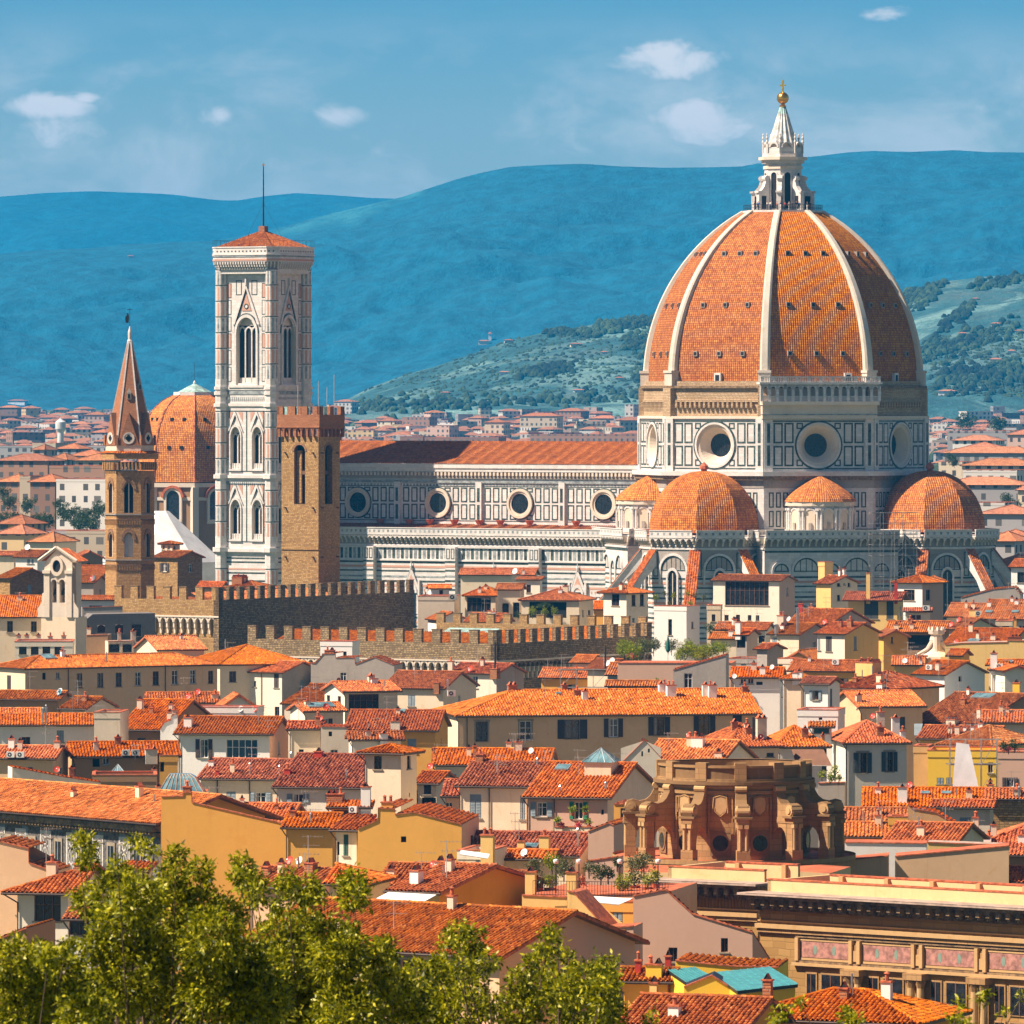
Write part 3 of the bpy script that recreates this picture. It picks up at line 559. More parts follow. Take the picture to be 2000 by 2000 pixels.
for i in range(8):
    mb = MB(); a = R(22.5+45*i); c = Vector((math.cos(a), math.sin(a), 0)); t = Vector((-c.y, c.x, 0)); pts = []
    for z0 in np.linspace(60.4, 92.6, 25):
        r = domeR(z0); f = (z0-60.4)/32.2; hw = 1.0*(1-f)+.62*f; pts.append((c*(r-.8)+U(0,0,z0), hw, c*(r+.75)+U(0,0,z0)))
    for (b0,h0,t0),(b1,h1,t1) in zip(pts, pts[1:]):
        mb.face([t0-t*h0*.6, t0+t*h0*.6, t1+t*h1*.6, t1-t*h1*.6], 'marble_rib', None, False)
        for sg in (-1, 1):
            mb.face([b0+t*h0*sg, t0-c*.3+t*h0*sg, t1-c*.3+t*h1*sg, b1+t*h1*sg], 'marble_rib'); mb.face([t0-c*.3+t*h0*sg, t0+t*h0*.6*sg, t1+t*h1*.6*sg, t1-c*.3+t*h1*sg], 'marble_rib')
    rb = domeR(60.4)
    mb.obox(c*(rb-1.2)-t*1.2+U(0,0,57.7), c*2.4, t*2.4, U(0,0,2.6), 'marble_rib'); mb.obox(c*(rb-1.0)-t*1.35+U(0,0,60.2), c*2.4, t*2.7, U(0,0,.5), 'marble_rib')
    mb.build('dome_rib', cath)
for i, p, u, n, L in octfaces(27.4, only=(5,6,7)):
    mb = MB(); q = p+u*(L*.5 if i != 6 else L*.80)-n*.6
    mb.obox(q-u*.75+U(0,0,58.0), u*1.5, n*1.2, U(0,0,2.2), 'marble'); mb.obox(q-u*.45+U(0,0,58.0)+n*1.21, u*.9, n*.02, U(0,0,1.8), 'dark_hole'); mb.build('dome_hatch', cath)
# ---- lantern
lan = MB(); lan.prism(oct8(8.2), 91.6, 92.6, 'marble', bot=True); lan.prism(oct8(3.7), 92.6, 102.6, 'marble')
for i, p, u, n, L in octfaces(3.7):
    z = Vector((0,0,1)); c = p+u*L/2+n*.06
    lan.archband(c+z*99.6, u, n, .62, .9, .15, 'marble', 8)
    for sg in (-1,1): lan.obox(c+u*(sg*.76-.14)+z*93, u*.28, n*.15, z*6.6, 'marble')
lan.prism(oct8(3.95), 100.9, 101.5, 'marble_warm', bot=True); lan.prism(oct8(4.3), 102.0, 102.7, 'marble', bot=True); lan.prism(oct8(4.9), 102.7, 103.3, 'marble_warm', bot=True); lan.prism(oct8(4.1), 103.3, 104.0, 'marble')
lan.build('lantern', cath)
for i, p, u, n, L in octfaces(3.7, only=(3,4,5,6,7,2)):
    mb = MB(); c = p+u*L/2+n*.04; mb.arch(c, u, 0, 1.25, 99.6, 100.2, 'dark_hole', 8); 
    mb = MB(); z = Vector((0,0,1)); pts = [c-u*.62+z*93.0, c+u*.62+z*93.0]+[c+u*(.62*math.cos(math.pi*k/8))+z*(99.6+.62*math.sin(math.pi*k/8)) for k in range(9)]
    mb.face(pts, 'dark_hole'); mb.build('lantern_window', cath)
for k in range(8):
    a = R(22.5+45*k); c = Vector((math.cos(a), math.sin(a), 0)); t = Vector((-c.y, c.x, 0)); z = Vector((0,0,1)); mb = MB()
    prof = [(3.4,92.6),(6.3,92.6),(6.3,96.3),(5.6,96.6),(4.9,97.4),(4.5,98.6),(4.3,99.6),(3.4,99.6)]
    for sg in (-1, 1): mb.face([c*r+z*h+t*.42*sg for r, h in (prof if sg > 0 else prof[::-1])], 'marble')
    for (r0,h0),(r1,h1) in zip(prof[1:], prof[2:]): mb.face([c*r0+z*h0-t*.42, c*r0+z*h0+t*.42, c*r1+z*h1+t*.42, c*r1+z*h1-t*.42], 'marble')
    mb.obox(c*5.9-t*.6+z*96.1, c*.7, t*1.2, z*.4, 'marble')
    for sg in (-1,1): mb.obox(c*4.5+t*(.43*sg)+z*92.9, c*1.1, t*.03*sg, z*2.6, 'dark_hole')
    # volute
    for q in range(8):
        t0, t1 = q*math.pi/4, (q+1)*math.pi/4; o = c*4.35+z*99.0
        mb.face([o-t*.5, o+c*(.55*math.cos(t0))+z*(.55*math.sin(t0))-t*.5, o+c*(.55*math.cos(t1))+z*(.55*math.sin(t1))-t*.5], 'marble')
        mb.face([o+t*.5, o+c*(.55*math.cos(t1))+z*(.55*math.sin(t1))+t*.5, o+c*(.55*math.cos(t0))+z*(.55*math.sin(t0))+t*.5], 'marble')
        mb.face([o+c*(.55*math.cos(t0))+z*(.55*math.sin(t0))-t*.5, o+c*(.55*math.cos(t0))+z*(.55*math.sin(t0))+t*.5, o+c*(.55*math.cos(t1))+z*(.55*math.sin(t1))+t*.5, o+c*(.55*math.cos(t1))+z*(.55*math.sin(t1))-t*.5], 'marble')
    mb.build('lantern_buttress', cath)
mb = MB()   # crown of niches
for i, p, u, n, L in octfaces(3.9):
    z = Vector((0,0,1)); c = p+u*L/2
    mb.obox(p+z*104.0, u*L, -n*.5, z*1.2, 'marble'); mb.archband(c+z*105.2-n*.4, u, n, .75, 1.1, .5, 'marble', 8); mb.arch(c-n*.3, u, 0, 1.6, 105.2, 106.0, 'marble_warm')
    mb.arch(c-n*.3+z*0, u, 0, 1.6, 105.2, 106.0, 'marble_warm')
    mb.obox(p-u*.25+z*104, u*.5, n*.2, z*2.0, 'marble')
    mb.lathe([(0.22,106.0),(.32,106.3),(.15,106.7),(.3,107.1),(.12,107.5),(.2,107.8),(0,108.1)], 6, 'marble', p.x*1.02, p.y*1.02)
mb.build('lantern_crown', cath)
mb = MB()
for k in range(16):
    a0, a1 = 2*math.pi*k/16, 2*math.pi*(k+1)/16; am = (a0+a1)/2
    for (r0,z0),(r1,z1) in zip([(3.0,104.2),(2.75,106.2),(1.8,109.2),(1.0,112)], [(2.75,106.2),(1.8,109.2),(1.0,112),(.55,113.4)]):
        mt = 'cone_marble' if z0 < 111.5 else 'copper'
        A = lambda r,a,z: (r*math.cos(a), r*math.sin(a), z)
        mb.face([A(r0*1.06,a0,z0),A(r0*.93,am,z0),A(r1*.93,am,z1),A(r1*1.06,a0,z1)], mt); mb.face([A(r0*.93,am,z0),A(r0*1.06,a1,z0),A(r1*1.06,a1,z1),A(r1*.93,am,z1)], mt)
mb.build('lantern_cone', cath)
mb = MB(); mb.lathe([(.55,113.3),(.75,113.5),(.4,113.75),(.45,113.95)]+[(1.2*math.cos(t), 115.1+1.2*math.sin(t)) for t in np.linspace(-1.25, 1.5, 14)], 24, 'gold'); mb.build('golden_ball', cath)
mb = MB(); mb.box(-.14,.14,-.14,.14,116.2,118.7,'gold'); mb.box(-.62,.62,-.13,.13,117.5,117.8,'gold'); mb.build('golden_cross', cath)
mb = MB()
for i, p, u, n, L in octfaces(7.9):
    for k in range(9): mb.obox(p+u*(k*L/8)+U(0,0,92.6), u*.05, n*.05, U(0,0,1.15), 'iron')
    for zz in (93.1, 93.7): mb.obox(p+U(0,0,zz), u*L, n*.05, U(0,0,.06), 'iron')
mb.build('platform_railing', cath)
# ---- ballatoio (corbelled parapet) helper along a polyline
def ballatoio(mb, p, u, n, L, zt=29.0, step=1.25):
    z = Vector((0,0,1)); mb.obox(p+z*(zt-3.6), u*L, n*.25, z*.35, 'marble'); mb.obox(p+z*(zt-1.35), u*L, n*1.2, z*.25, 'marble')
    mb.obox(p+n*1.0+z*(zt-1.1), u*L, n*.18, z*1.1, 'marble'); mb.obox(p+n*.9+z*zt, u*L, n*.4, z*.18, 'marble')
    k = int(L/step)
    for j in range(k+1):
        x = j*L/k
        mb.obox(p+u*(x-.14)+z*(zt-3.0), u*.28, n*.35, z*.6, 'marble_warm'); mb.obox(p+u*(x-.14)+z*(zt-2.4), u*.28, n*.75, z*.5, 'marble_warm'); mb.obox(p+u*(x-.14)+z*(zt-1.9), u*.28, n*1.1, z*.5, 'marble_warm')
        if j < k:
            mb.obox(p+u*(x+.35)+n*1.181+z*(zt-.8), u*.45, n*.02, z*.5, 'grey_marble')
            c = p+u*(x+L/k/2)+z*(zt-2.0)+n*1.0; mb.archband(c, u, n, L/k/2-.2, L/k/2+.02, .12, 'marble', 5)
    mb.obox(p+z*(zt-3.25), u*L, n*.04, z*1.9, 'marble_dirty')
def stripes(mb, p, u, n, L, z1, z0, ph=0, k=.06):
    z = z1; i = ph; pat = [('green_marble',.35),('gap',.5),('pink_marble',.45),('gap',.5),('green_marble',.3),('gap',.8),('grey_marble',.35),('gap',.6)]
    while z > z0:
        mt, h = pat[i % len(pat)]
        if mt != 'gap': strip(mb, p, u, n, 0, L, z-h, z, mt, k)
        z -= h; i += 1
def blindarch(mb, p, u, n, xc, w_, zs_, inner='marble', win=None):
    z = Vector((0,0,1)); c = p+u*xc+z*zs_
    mb.archband(c, u, n, w_/2, w_/2+.45, .3, 'marble', 14); mb.archband(c, u, n, w_/2-.28, w_/2, .12, 'green_marble', 14)
    for sg in (-1, 1):
        mb.obox(c+u*(sg*(w_/2+.22)-.2)-z*3.0, u*.4, n*.3, z*3.0, 'marble')
    nn = max(2, int(w_/1.1))
    for j in range(nn+1):
        x = -w_/2+.25+j*(w_-.5)/nn; h = math.sqrt(max(0, (w_/2-.25)**2-x*x))
        mb.obox(c+u*(x-.07), u*.14, n*.07, z*max(.1, h), 'green_marble')
    mb.obox(c-u*(w_/2)-z*.12, u*w_, n*.08, z*.2, 'green_marble')
# ---- tribunes (south-west-facing front one, east one) and sacristy block
def halfdome(mb, r, zb, zt, mat='tile_dome', n8=8, cx=0, cy=0, a0=R(22.5), flat=False):
    H = zt-zb; seg = 10
    for i in range(n8):
        t0, t1 = a0+2*math.pi*i/n8, a0+2*math.pi*(i+1)/n8; vv = 0
        for k in range(seg):
            f0, f1 = k/seg, (k+1)/seg
            if flat: r0, z0, r1, z1 = r*(1-f0**1.45), zb+H*f0, r*(1-f1**1.45), zb+H*f1
            else:
                al0, al1 = f0*math.pi/2*.97, f1*math.pi/2*.97; r0, z0, r1, z1 = r*math.cos(al0)**.92, zb+H*math.sin(al0), r*math.cos(al1)**.92, zb+H*math.sin(al1)
            Ls = math.hypot(r1-r0, z1-z0); w0, w1 = r0*math.sin(math.pi/n8), r1*math.sin(math.pi/n8)
            mb.face([(cx+r0*math.cos(t0),cy+r0*math.sin(t0),z0),(cx+r0*math.cos(t1),cy+r0*math.sin(t1),z0),(cx+r1*math.cos(t1),cy+r1*math.sin(t1),z1),(cx+r1*math.cos(t0),cy+r1*math.sin(t0),z1)], mat,
                    [(-w0+i*20,vv),(w0+i*20,vv),(w1+i*20,vv+Ls),(-w1+i*20,vv+Ls)]); vv += Ls
def tribune(cx, cy, faces):
    mb = MB(); mb.prism([(cx+a, cy+b) for a, b in oct8(12.6)], 0, 28.6, 'marble', topmat='terrace_red')
    for i, p, u, n, L in octfaces(12.6, only=faces):
        p = p+U(cx, cy, 0); ballatoio(mb, p, u, n, L, 29.4)
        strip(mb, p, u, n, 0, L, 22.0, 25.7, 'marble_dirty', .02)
        blindarch(mb, p, u, n, L/2, 5.6, 21.8)
        for x0 in (.25, L-1.35): panel(mb, p, u, n, x0, x0+1.1, 20.5, 25.2, .18)
        stripes(mb, p+n*.02, u, n, L, 20.3, 6.0)
        z = Vector((0,0,1)); c = p+u*L/2+n*.35
        mb.obox(c-u*1.35+z*12, u*.35, n*.3, z*8.4, 'marble'); mb.obox(c+u*1.0+z*12, u*.35, n*.3, z*8.4, 'marble'); mb.archband(c+z*20.4-n*.02, u, n, 1.0, 1.4, .3, 'marble', 10, sy=1.35)
    mb.build('tribune_wall', cath)
    for i, p, u, n, L in octfaces(12.6, only=faces):
        p = p+U(cx, cy, 0); z = Vector((0,0,1)); c = p+u*L/2+n*.3; mb = MB()
        mb.face([c-u*1.0+z*12, c+u*1.0+z*12]+[c+u*(1.0*math.cos(math.pi*k/10))+z*(20.4+1.35*math.sin(math.pi*k/10)) for k in range(11)], 'glass')
        mb.obox(c-u*.08+z*12, u*.16, n*.1, z*9.2, 'marble_warm'); mb.build('lancet_window', cath)
    mb = MB(); halfdome(mb, 10.9, 29.0, 41.0, cx=cx, cy=cy); mb.lathe([(.6,40.7),(.6,41.3),(.95,41.4),(.8,42.0),(0,42.8)], 8, 'terracotta', cx, cy); mb.build('tribune_dome', cath)
    for k in range(8):
        a = 22.5+45*k; c = Vector((math.cos(R(a)), math.sin(R(a)), 0)); 
        if not any((k == f or k == (f+1) % 8) for f in faces): continue
        t = Vector((-c.y, c.x, 0)); z = Vector((0,0,1)); mb = MB(); o = U(cx, cy, 0)
        prof = [(12.2,25.2),(12.2,22.6),(15.5,19.6),(18.6,14.5),(19.4,9),(19.4,0),(21.5,0),(21.5,14.0),(12.6,25.2)]
        for sg in (-1, 1): mb.face([o+c*r+z*h+t*.85*sg for r, h in (prof if sg > 0 else prof[::-1])], 'marble')
        mb.face([o+c*21.5-t*.85, o+c*21.5+t*.85, o+c*21.5+t*.85+z*14, o+c*21.5-t*.85+z*14], 'marble')
        for z0 in np.arange(4, 13.5, 1.6):
            mb.obox(o+c*21.5-t*.85+z*z0, c*.05, t*1.7, z*.5, 'green_marble')
            for sg in (-1,1): mb.obox(o+c*19.5+t*(.86*sg)+z*z0, c*2.0, t*.04*sg, z*.45, 'green_marble')
        mb.build('buttress', cath)
        mb = MB(); a_, b_ = o+c*22.2+z*13.5-t*1.15, None
        sl_ = (c*(-9.8)+z*12.3); mb.tiles(a_, t, sl_, [(0,0),(2.3,0),(2.3,sl_.length),(0,sl_.length)], 'tile_orange', 0, seed=k)
        mb.obox(a_-z*.25, t*2.3, sl_, z*.2, 'marble'); mb.build('buttress_roof', cath)
tribune(0, -31.0, (3,4,5,6,7)); tribune(33.4, 0, (5,6,7,0))
tribs = None
def exedra(ang, d, zb=29.2):
    """small semicircular chapel of niches under a tiled cone, against a diagonal face of the octagon"""
    cx, cy = d*math.cos(ang), d*math.sin(ang); mb = MB(); 
    mb.prism(ngon(20, 6.5, cx, cy), zb, 34.2, 'marble'); mb.prism(ngon(20, 7.1, cx, cy), 34.2, 35.0, 'marble_warm', bot=True); mb.prism(ngon(20, 7.0, cx, cy), zb-.5, zb+.35, 'marble')
    z = Vector((0,0,1))
    for k in range(-3, 4):
        a = ang+k*R(31); n = Vector((math.cos(a), math.sin(a), 0)); u = Vector((-n.y, n.x, 0)); c = Vector((cx, cy, 0))+n*6.6
        mb.archband(c+z*32.6, u, n, .95, 1.25, .15, 'marble', 8)
        for sg in (-1, 1):
            mb.tube(c+u*(1.45*sg)+n*.15+z*29.6, c+u*(1.45*sg)+n*.15+z*33.4, .24, 'marble', 8); mb.obox(c+u*(1.45*sg-.35)+z*33.3, u*.7, n*.5, z*.45, 'marble')
    mb.build('exedra_wall', cath)
    for k in range(-3, 4):
        a = ang+k*R(31); n = Vector((math.cos(a), math.sin(a), 0)); u = Vector((-n.y, n.x, 0)); c = Vector((cx, cy, 0))+n*6.62; m2 = MB()
        m2.face([c-u*.95+z*29.6, c+u*.95+z*29.6]+[c+u*(.95*math.cos(math.pi*q/8))+z*(32.6+.95*math.sin(math.pi*q/8)) for q in range(9)], 'warm_grey')
        m2.obox(c-u*.3+z*29.6+n*.01, u*.6, n*.3, z*1.3, 'marble_dirty'); m2.build('niche', cath)
    mb = MB(); halfdome(mb, 7.3, 35.0, 40.3, n8=16, cx=cx, cy=cy, a0=0, flat=True); mb.build('exedra_roof', cath)
exedra(R(-45), 27.4); exedra(R(-135), 27.0)
mb = MB()
# low blocks filling the corners between the arms
for (a, d, half) in ((R(-45), 36.2, 13.5), (R(-135), 35.0, 12.5)):
    n = Vector((math.cos(a), math.sin(a), 0)); u = Vector((-n.y, n.x, 0)); p = n*d-u*half; q = n*d+u*half
    mb.face([p, q, q+U(0,0,28.6), p+U(0,0,28.6)], 'marble'); mb.face([p+U(0,0,28.6), q+U(0,0,28.6), q-n*16+U(0,0,28.6), p-n*16+U(0,0,28.6)], 'marble_warm')
    for e, s_ in ((p, -1), (q, 1)):
        mb.face([e, e-n*16, e-n*16+U(0,0,28.6), e+U(0,0,28.6)], 'marble')
        uu = -n if s_ > 0 else n; pp = e if s_ > 0 else e-n*8
        ballatoio(mb, pp, uu, u*s_, 8.0, 29.4)
    L = half*2; ballatoio(mb, p, u, n, L, 29.4)
    for xc, ww in ((3.4, 3.0), (8.4, 5.2), (13.6, 3.0), (18.6, 5.2), (23.6, 3.0)):
        if xc < L-1.5: blindarch(mb, p, u, n, xc, ww, 21.6)
    strip(mb, p, u, n, 0, L, 25.2, 25.6, 'green_marble')
    stripes(mb, p, u, n, L, 20.6, 12.0); 
    for k in range(int(L/1.5)): panel(mb, p, u, n, .2+k*1.5, 1.4+k*1.5, 8.2, 11.6, .16)
mb.build('sacristy_wall', cath)
# ---- nave: clerestory, roofs, aisle
X0, X1, XS = -108.0, -26.0, -6.0
mb = MB(); z = Vector((0,0,1)); u = U(1,0,0); n = U(0,-1,0); YC = -10.7; p = U(X0, YC, 0)
L = X1-X0; mb.box(X0, X1, YC, -YC, 0, 41.4, 'marble', skip='b')
ballz = [(41.0,41.9,.9,'marble'),(40.3,41.0,.7,'marble'),(38.9,39.9,.45,'marble_dirty'),(38.0,38.5,.3,'grey_marble')]
for z0, z1, k, mt in ballz: strip(mb, p, u, n, 0, L, z0, z1, mt, k)
for k in range(int(L/.9)): strip(mb, p+n*.45, u, n, k*.9+.1, k*.9+.55, 39.5, 40.2, 'marble_warm', .35)
for k in range(int(L/.8)): strip(mb, p, u, n, k*.8, k*.8+.4, 37.4, 37.8, 'grey_marble', .05)
bays = [-94.2, -74.7, -55.0, -35.2]
for bx in bays:
    xl = bx-X0
    for xo in (-9.75,): strip(mb, p, u, n, xl+xo-.7, xl+xo+.7, 29.5, 38.2, 'marble', .55); strip(mb, p+n*.55, u, n, xl+xo-.3, xl+xo+.3, 34.2, 37.0, 'green_marble', .04); strip(mb, p+n*.55, u, n, xl+xo-.3, xl+xo+.3, 30.6, 33.6, 'green_marble', .04)
    pw = 1.78
    for k in range(-4, 5):
        xa = xl+.2+k*2.0-pw/2+.15
        if abs(k) > 1.5:
            for z0, z1 in ((30.6,33.7),(34.1,37.1)): panel(mb, p, u, n, xa, xa+pw-.3, z0, z1, .28, inner='marble')
        elif k != 0:
            for z0, z1 in ((30.6,31.6),(36.2,37.1)): panel(mb, p, u, n, xa, xa+pw-.3, z0, z1, .25)
    strip(mb, p, u, n, xl-8.6, xl+8.9, 37.25, 37.4, 'green_marble'); strip(mb, p, u, n, xl-8.6, xl+8.9, 30.25, 30.4, 'green_marble')
    c = p+u*xl+z*33.9
    mb.archband(c, u, n, 2.5, 3.0, .55, 'marble_warm', 32, 0, 2*math.pi); mb.archband(c, u, n, 2.05, 2.5, .3, 'marble_warm', 32, 0, 2*math.pi); mb.archband(c, u, n, 3.0, 3.25, .08, 'green_marble', 32, 0, 2*math.pi)
mb.build('clerestory_wall', cath)
for bx in bays:
    m2 = MB(); c = U(bx, YC-.05, 33.9); m2.face([c+u*(2.1*math.cos(t))+z*(2.1*math.sin(t)) for t in [2*math.pi*k/24 for k in range(24)]], 'glass')
    for k in range(-2, 3): m2.obox(c+u*(k*.7-.03)-z*math.sqrt(4.2-(k*.7)**2), u*.06, n*.05, z*2*math.sqrt(4.2-(k*.7)**2), 'iron'); m2.obox(c+z*(k*.7)-u*math.sqrt(4.2-(k*.7)**2), u*2*math.sqrt(4.2-(k*.7)**2), n*.04, z*.05, 'iron')
    m2.build('round_window', cath)
mb = MB(); e = -YC+1.0; sl_ = U(0, e, 4.3)
for sg in (1, -1): mb.tiles(U(X0-.5, -e*sg, 41.9), u, U(0, e*sg, 4.3), [(0,0),(L+4,0),(L+4,sl_.length),(0,sl_.length)], 'tile_nave', 1, tw=.5)
mb.box(X0-.5, X1, -.3, .3, 46.1, 46.5, 'tile_nave'); mb.build('nave_roof', cath)
mb = MB(); mb.face([U(X0-.4,-e,41.4), U(X0-.4,0,47.5), U(X0-.4,e,41.4), U(X0-.4,e,0), U(X0-.4,-e,0)], 'marble_warm'); mb.face([U(X0+.8,-e,41.4), U(X0+.8,0,47.6), U(X0+.8,e,41.4)], 'brick_brown')
for k in range(8): mb.box(X0-.5, X0+1.0, 1.5-k*1.2, 2.5-k*1.2, 43.5-k*.3, 47.9-k*.6, 'brick_brown')
mb.build('facade_gable', cath)
# aisle
YA = -20.6; mb = MB(); p = U(X0, YA, 0); LA = -14.0-X0; mb.box(X0, X0+LA, YA, YC, 0, 27.8, 'marble', skip='b')
mb.tiles(U(X0, YA+1.0, 28.0), u, U(0, -YA+YC-1.0, 1.6), [(0,0),(LA,0),(LA,9.2),(0,9.2)], 'tile_nave', 1, tw=.5)
ballatoio(mb, p, u, n, LA, 28.9, 1.1)
for bx in bays+[-15.4]:
    xl = bx-X0-9.75; 
    mb.box(X0+xl-1.2, X0+xl+1.2, YA-1.3, YA, 0, 25.2, 'marble'); 
    pp = U(X0+xl-1.2, YA-1.3, 0); stripes(mb, pp, u, n, 2.4, 22.4, 14)
    for xx in (.3, 1.4): panel(mb, pp, u, n, xx, xx+.8, 22.8, 24.9, .14)
strip(mb, p, u, n, 0, LA, 22.3, 22.6, 'marble', .3); strip(mb, p, u, n, 0, LA, 25.0, 25.25, 'marble', .35)
for k in range(int(LA/1.05)): strip(mb, p, u, n, .2+k*1.05, .82+k*1.05, 22.75, 24.9, 'green_marble' if k % 2 else 'grey_marble', .05)
stripes(mb, p, u, n, LA, 22.2, 17.0)
for k in range(int(LA/.9)): strip(mb, p, u, n, .1+k*.9, .4+k*.9, 16.2, 16.7, 'pink_marble', .05)
for k in range(int(LA/1.3)): panel(mb, p, u, n, .15+k*1.3, 1.2+k*1.3, 11.4, 15.6, .16, inner='marble' if k % 3 else 'pink_marble')
stripes(mb, p, u, n, LA, 11.0, 3.0)
mb.build('aisle_wall', cath)
for bx in bays:      # tall gabled windows and side door gable
    m2 = MB(); c = U(bx, YA-.1, 0); 
    m2.face([c-u*.9+z*6+n*.1, c+u*.9+z*6+n*.1]+[c+u*(.9*math.cos(math.pi*k/10))+z*(15.8+1.6*math.sin(math.pi*k/10))+n*.1 for k in range(11)], 'glass')
    m2.archband(c+z*15.8, u, n, .95, 1.4, .4, 'marble', 10, sy=1.6)
    m2.face([c-u*2.0+z*16.5+n*.25, c+u*2.0+z*16.5+n*.25, c+z*21.0+n*.25], 'marble'); m2.face([c-u*1.2+z*16.9+n*.28, c+u*1.2+z*16.9+n*.28, c+z*19.6+n*.28], 'pink_marble')
    m2.face([c-u*2.2+z*16.4+n*.3, c-u*1.7+z*16.4+n*.3, c+z*21.2+n*.3], 'marble')
    for sg in (-1, 1): m2.obox(c+u*(1.9*sg-.2)+z*6, u*.4, n*.5, z*12.4, 'marble')
    m2.lathe([(.25,20.8),(.35,21.3),(.12,21.8),(0,22.6)], 6, 'marble', c.x, c.y-.3); m2.build('gabled_window', cath)
m2 = MB(); c = U(-20.5, -26.2, 0)   # portal gable seen above the roofs
m2.face([c-u*2.6+z*11, c+u*2.6+z*11, c+z*17.5], 'marble_warm'); m2.archband(c+z*11, u, n, 1.6, 2.0, .2, 'marble', 12); m2.box(c.x-2.9, c.x+2.9, c.y+.02, YA, 0, 11, 'marble')
for sg in (-1, 1): m2.obox(c+u*(2.9*sg-.3)+z*0, u*.6, n*.5, z*13.5, 'marble'); m2.lathe([(.35,13.5),(.25,14.5),(0,16.2)], 4, 'marble', c.x+2.9*sg, c.y-.2)
m2.lathe([(.3,17.2),(.45,17.8),(.15,18.3),(0,19.2)], 6, 'marble', c.x, c.y); m2.build('portal_gable', cath)
for k, x in enumerate([-100,-88,-81,-76,-70,-64,-59,-52,-41,-29]):
    m2 = MB(); m2.lathe([(.5,29.6),(.55,29.7),(.95,30.5),(.9,30.55)], 10, 'terracotta', x, YC-.9-.4); tag(m2.build('terracotta_urn'), None, None).parent = cath
# scaffold between the arms
def scaffold(name, o, u, n, L, D, z0, z1, label, mat='mast', lx=2.2, lz=2.0, net=None):
    root = thing(name, o, label, 'scaffold'); u = Vector(u); n = Vector(n); z = Vector((0,0,1)); mb = MB(); nx = max(1, int(L/lx)); nz = int((z1-z0)/lz)
    for i in range(nx+1):
        for d in (0, D): mb.tube(u*(i*L/nx)+n*d+z*z0, u*(i*L/nx)+n*d+z*z1, .05, mat, 4)
    for k in range(nz+1):
        h = z0+k*(z1-z0)/nz
        for d in (0, D): mb.tube(u*-.4+n*d+z*h, u*(L+.4)+n*d+z*h, .045, mat, 4)
        for i in range(nx+1): mb.tube(u*(i*L/nx)+n*-.3+z*h, u*(i*L/nx)+n*(D+.3)+z*h, .045, mat, 4)
        if k < nz:
            for i in range(0, nx, 2): mb.tube(u*(i*L/nx)+z*h, u*((i+1)*L/nx)+z*(h+(z1-z0)/nz), .04, mat, 4)
    mb.build('scaffold_tubes', root); mb = MB()
    for k in range(1, nz+1, 2): mb.obox(u*0+z*(z0+k*(z1-z0)/nz-.12)+n*.1, u*L, n*(D*.8), z*.08, 'wood')
    mb.build('scaffold_planks', root)
    if net:
        mb = MB(); mb.obox(z*(z0+(z1-z0)*net[1])-n*.06, u*L, n*.03, z*(z1-z0)*net[2], net[0]); mb.build('netting', root)
    return root
so = Vector(CC)+Matrix.Rotation(CR, 3, 'Z') @ U(34.0, -24.5, 0); uu = Matrix.Rotation(R(12), 3, 'Z') @ U(1,0,0)
scaffold('scaffold', so, (.98,.2,0), (-.2,.98,0), 9.0, 2.5, 6, 33, 'steel tube scaffold rising between the two big apse domes of the cathedral')
def person(loc, rot, shirt, legs, label, group, s=1.0):
    root = thing('person', loc, label, 'person', rot, group); mb = MB()
    # one continuous body: legs, torso, arms and head joined as stacked rings
    def ring(cx, cy, z, rx, ry, n=8): return [(cx+rx*math.cos(2*math.pi*i/n)*s, cy+ry*math.sin(2*math.pi*i/n)*s, z*s) for i in range(n)]
    def loft(rs, mats):
        for (a, b, mt) in zip(rs, rs[1:], mats):
            for i in range(8): mb.face([a[i], a[(i+1)%8], b[(i+1)%8], b[i]], mt)
        mb.face(rs[-1], mats[-1])
    for sg in (-1, 1): loft([ring(.09*sg,0,0,.05,.1), ring(.09*sg,0,.08,.055,.06), ring(.09*sg,0,.48,.065,.065), ring(.08*sg,0,.88,.09,.09)], ['shut_brown', legs, legs])
    loft([ring(0,0,.84,.16,.11), ring(0,0,1.1,.15,.10), ring(0,0,1.36,.19,.11), ring(0,0,1.45,.09,.07), ring(0,0,1.50,.055,.055), ring(0,0,1.56,.075,.085), ring(0,0,1.68,.08,.09), ring(0,0,1.74,.05,.06)], [legs, shirt, shirt, 'skin', 'skin', 'skin', 'hair'])
    for sg in (-1, 1):
        mb.tube((.2*sg*s,0,1.38*s), (.26*sg*s,.03*s,1.1*s), .05*s, shirt, 6, .04*s); mb.tube((.26*sg*s,.03*s,1.1*s), (.24*sg*s,-.08*s,.85*s), .04*s, 'skin', 6, .03*s)
    mb.build('body', root); return root
plain('skin', (0.55,0.30,0.2), 0.7); plain('hair', (0.05,0.03,0.02), 0.8)
for nm, c in (('cloth_red',(0.6,0.06,0.03)),('cloth_white',(0.8,0.78,0.75)),('cloth_blue',(0.04,0.13,0.4)),('cloth_black',(0.02,0.02,0.025)),('cloth_orange',(0.8,0.25,0.08)),('cloth_navy',(0.02,0.03,0.08))): plain(nm, c, 0.8)
rot3 = Matrix.Rotation(CR, 3, 'Z'); rs = random.Random(4)
shirts = ['cloth_black','cloth_navy','cloth_blue','cloth_white','cloth_white','cloth_black','cloth_orange','cloth_navy','cloth_red','cloth_white','cloth_black','cloth_black','cloth_blue','cloth_black','cloth_navy']
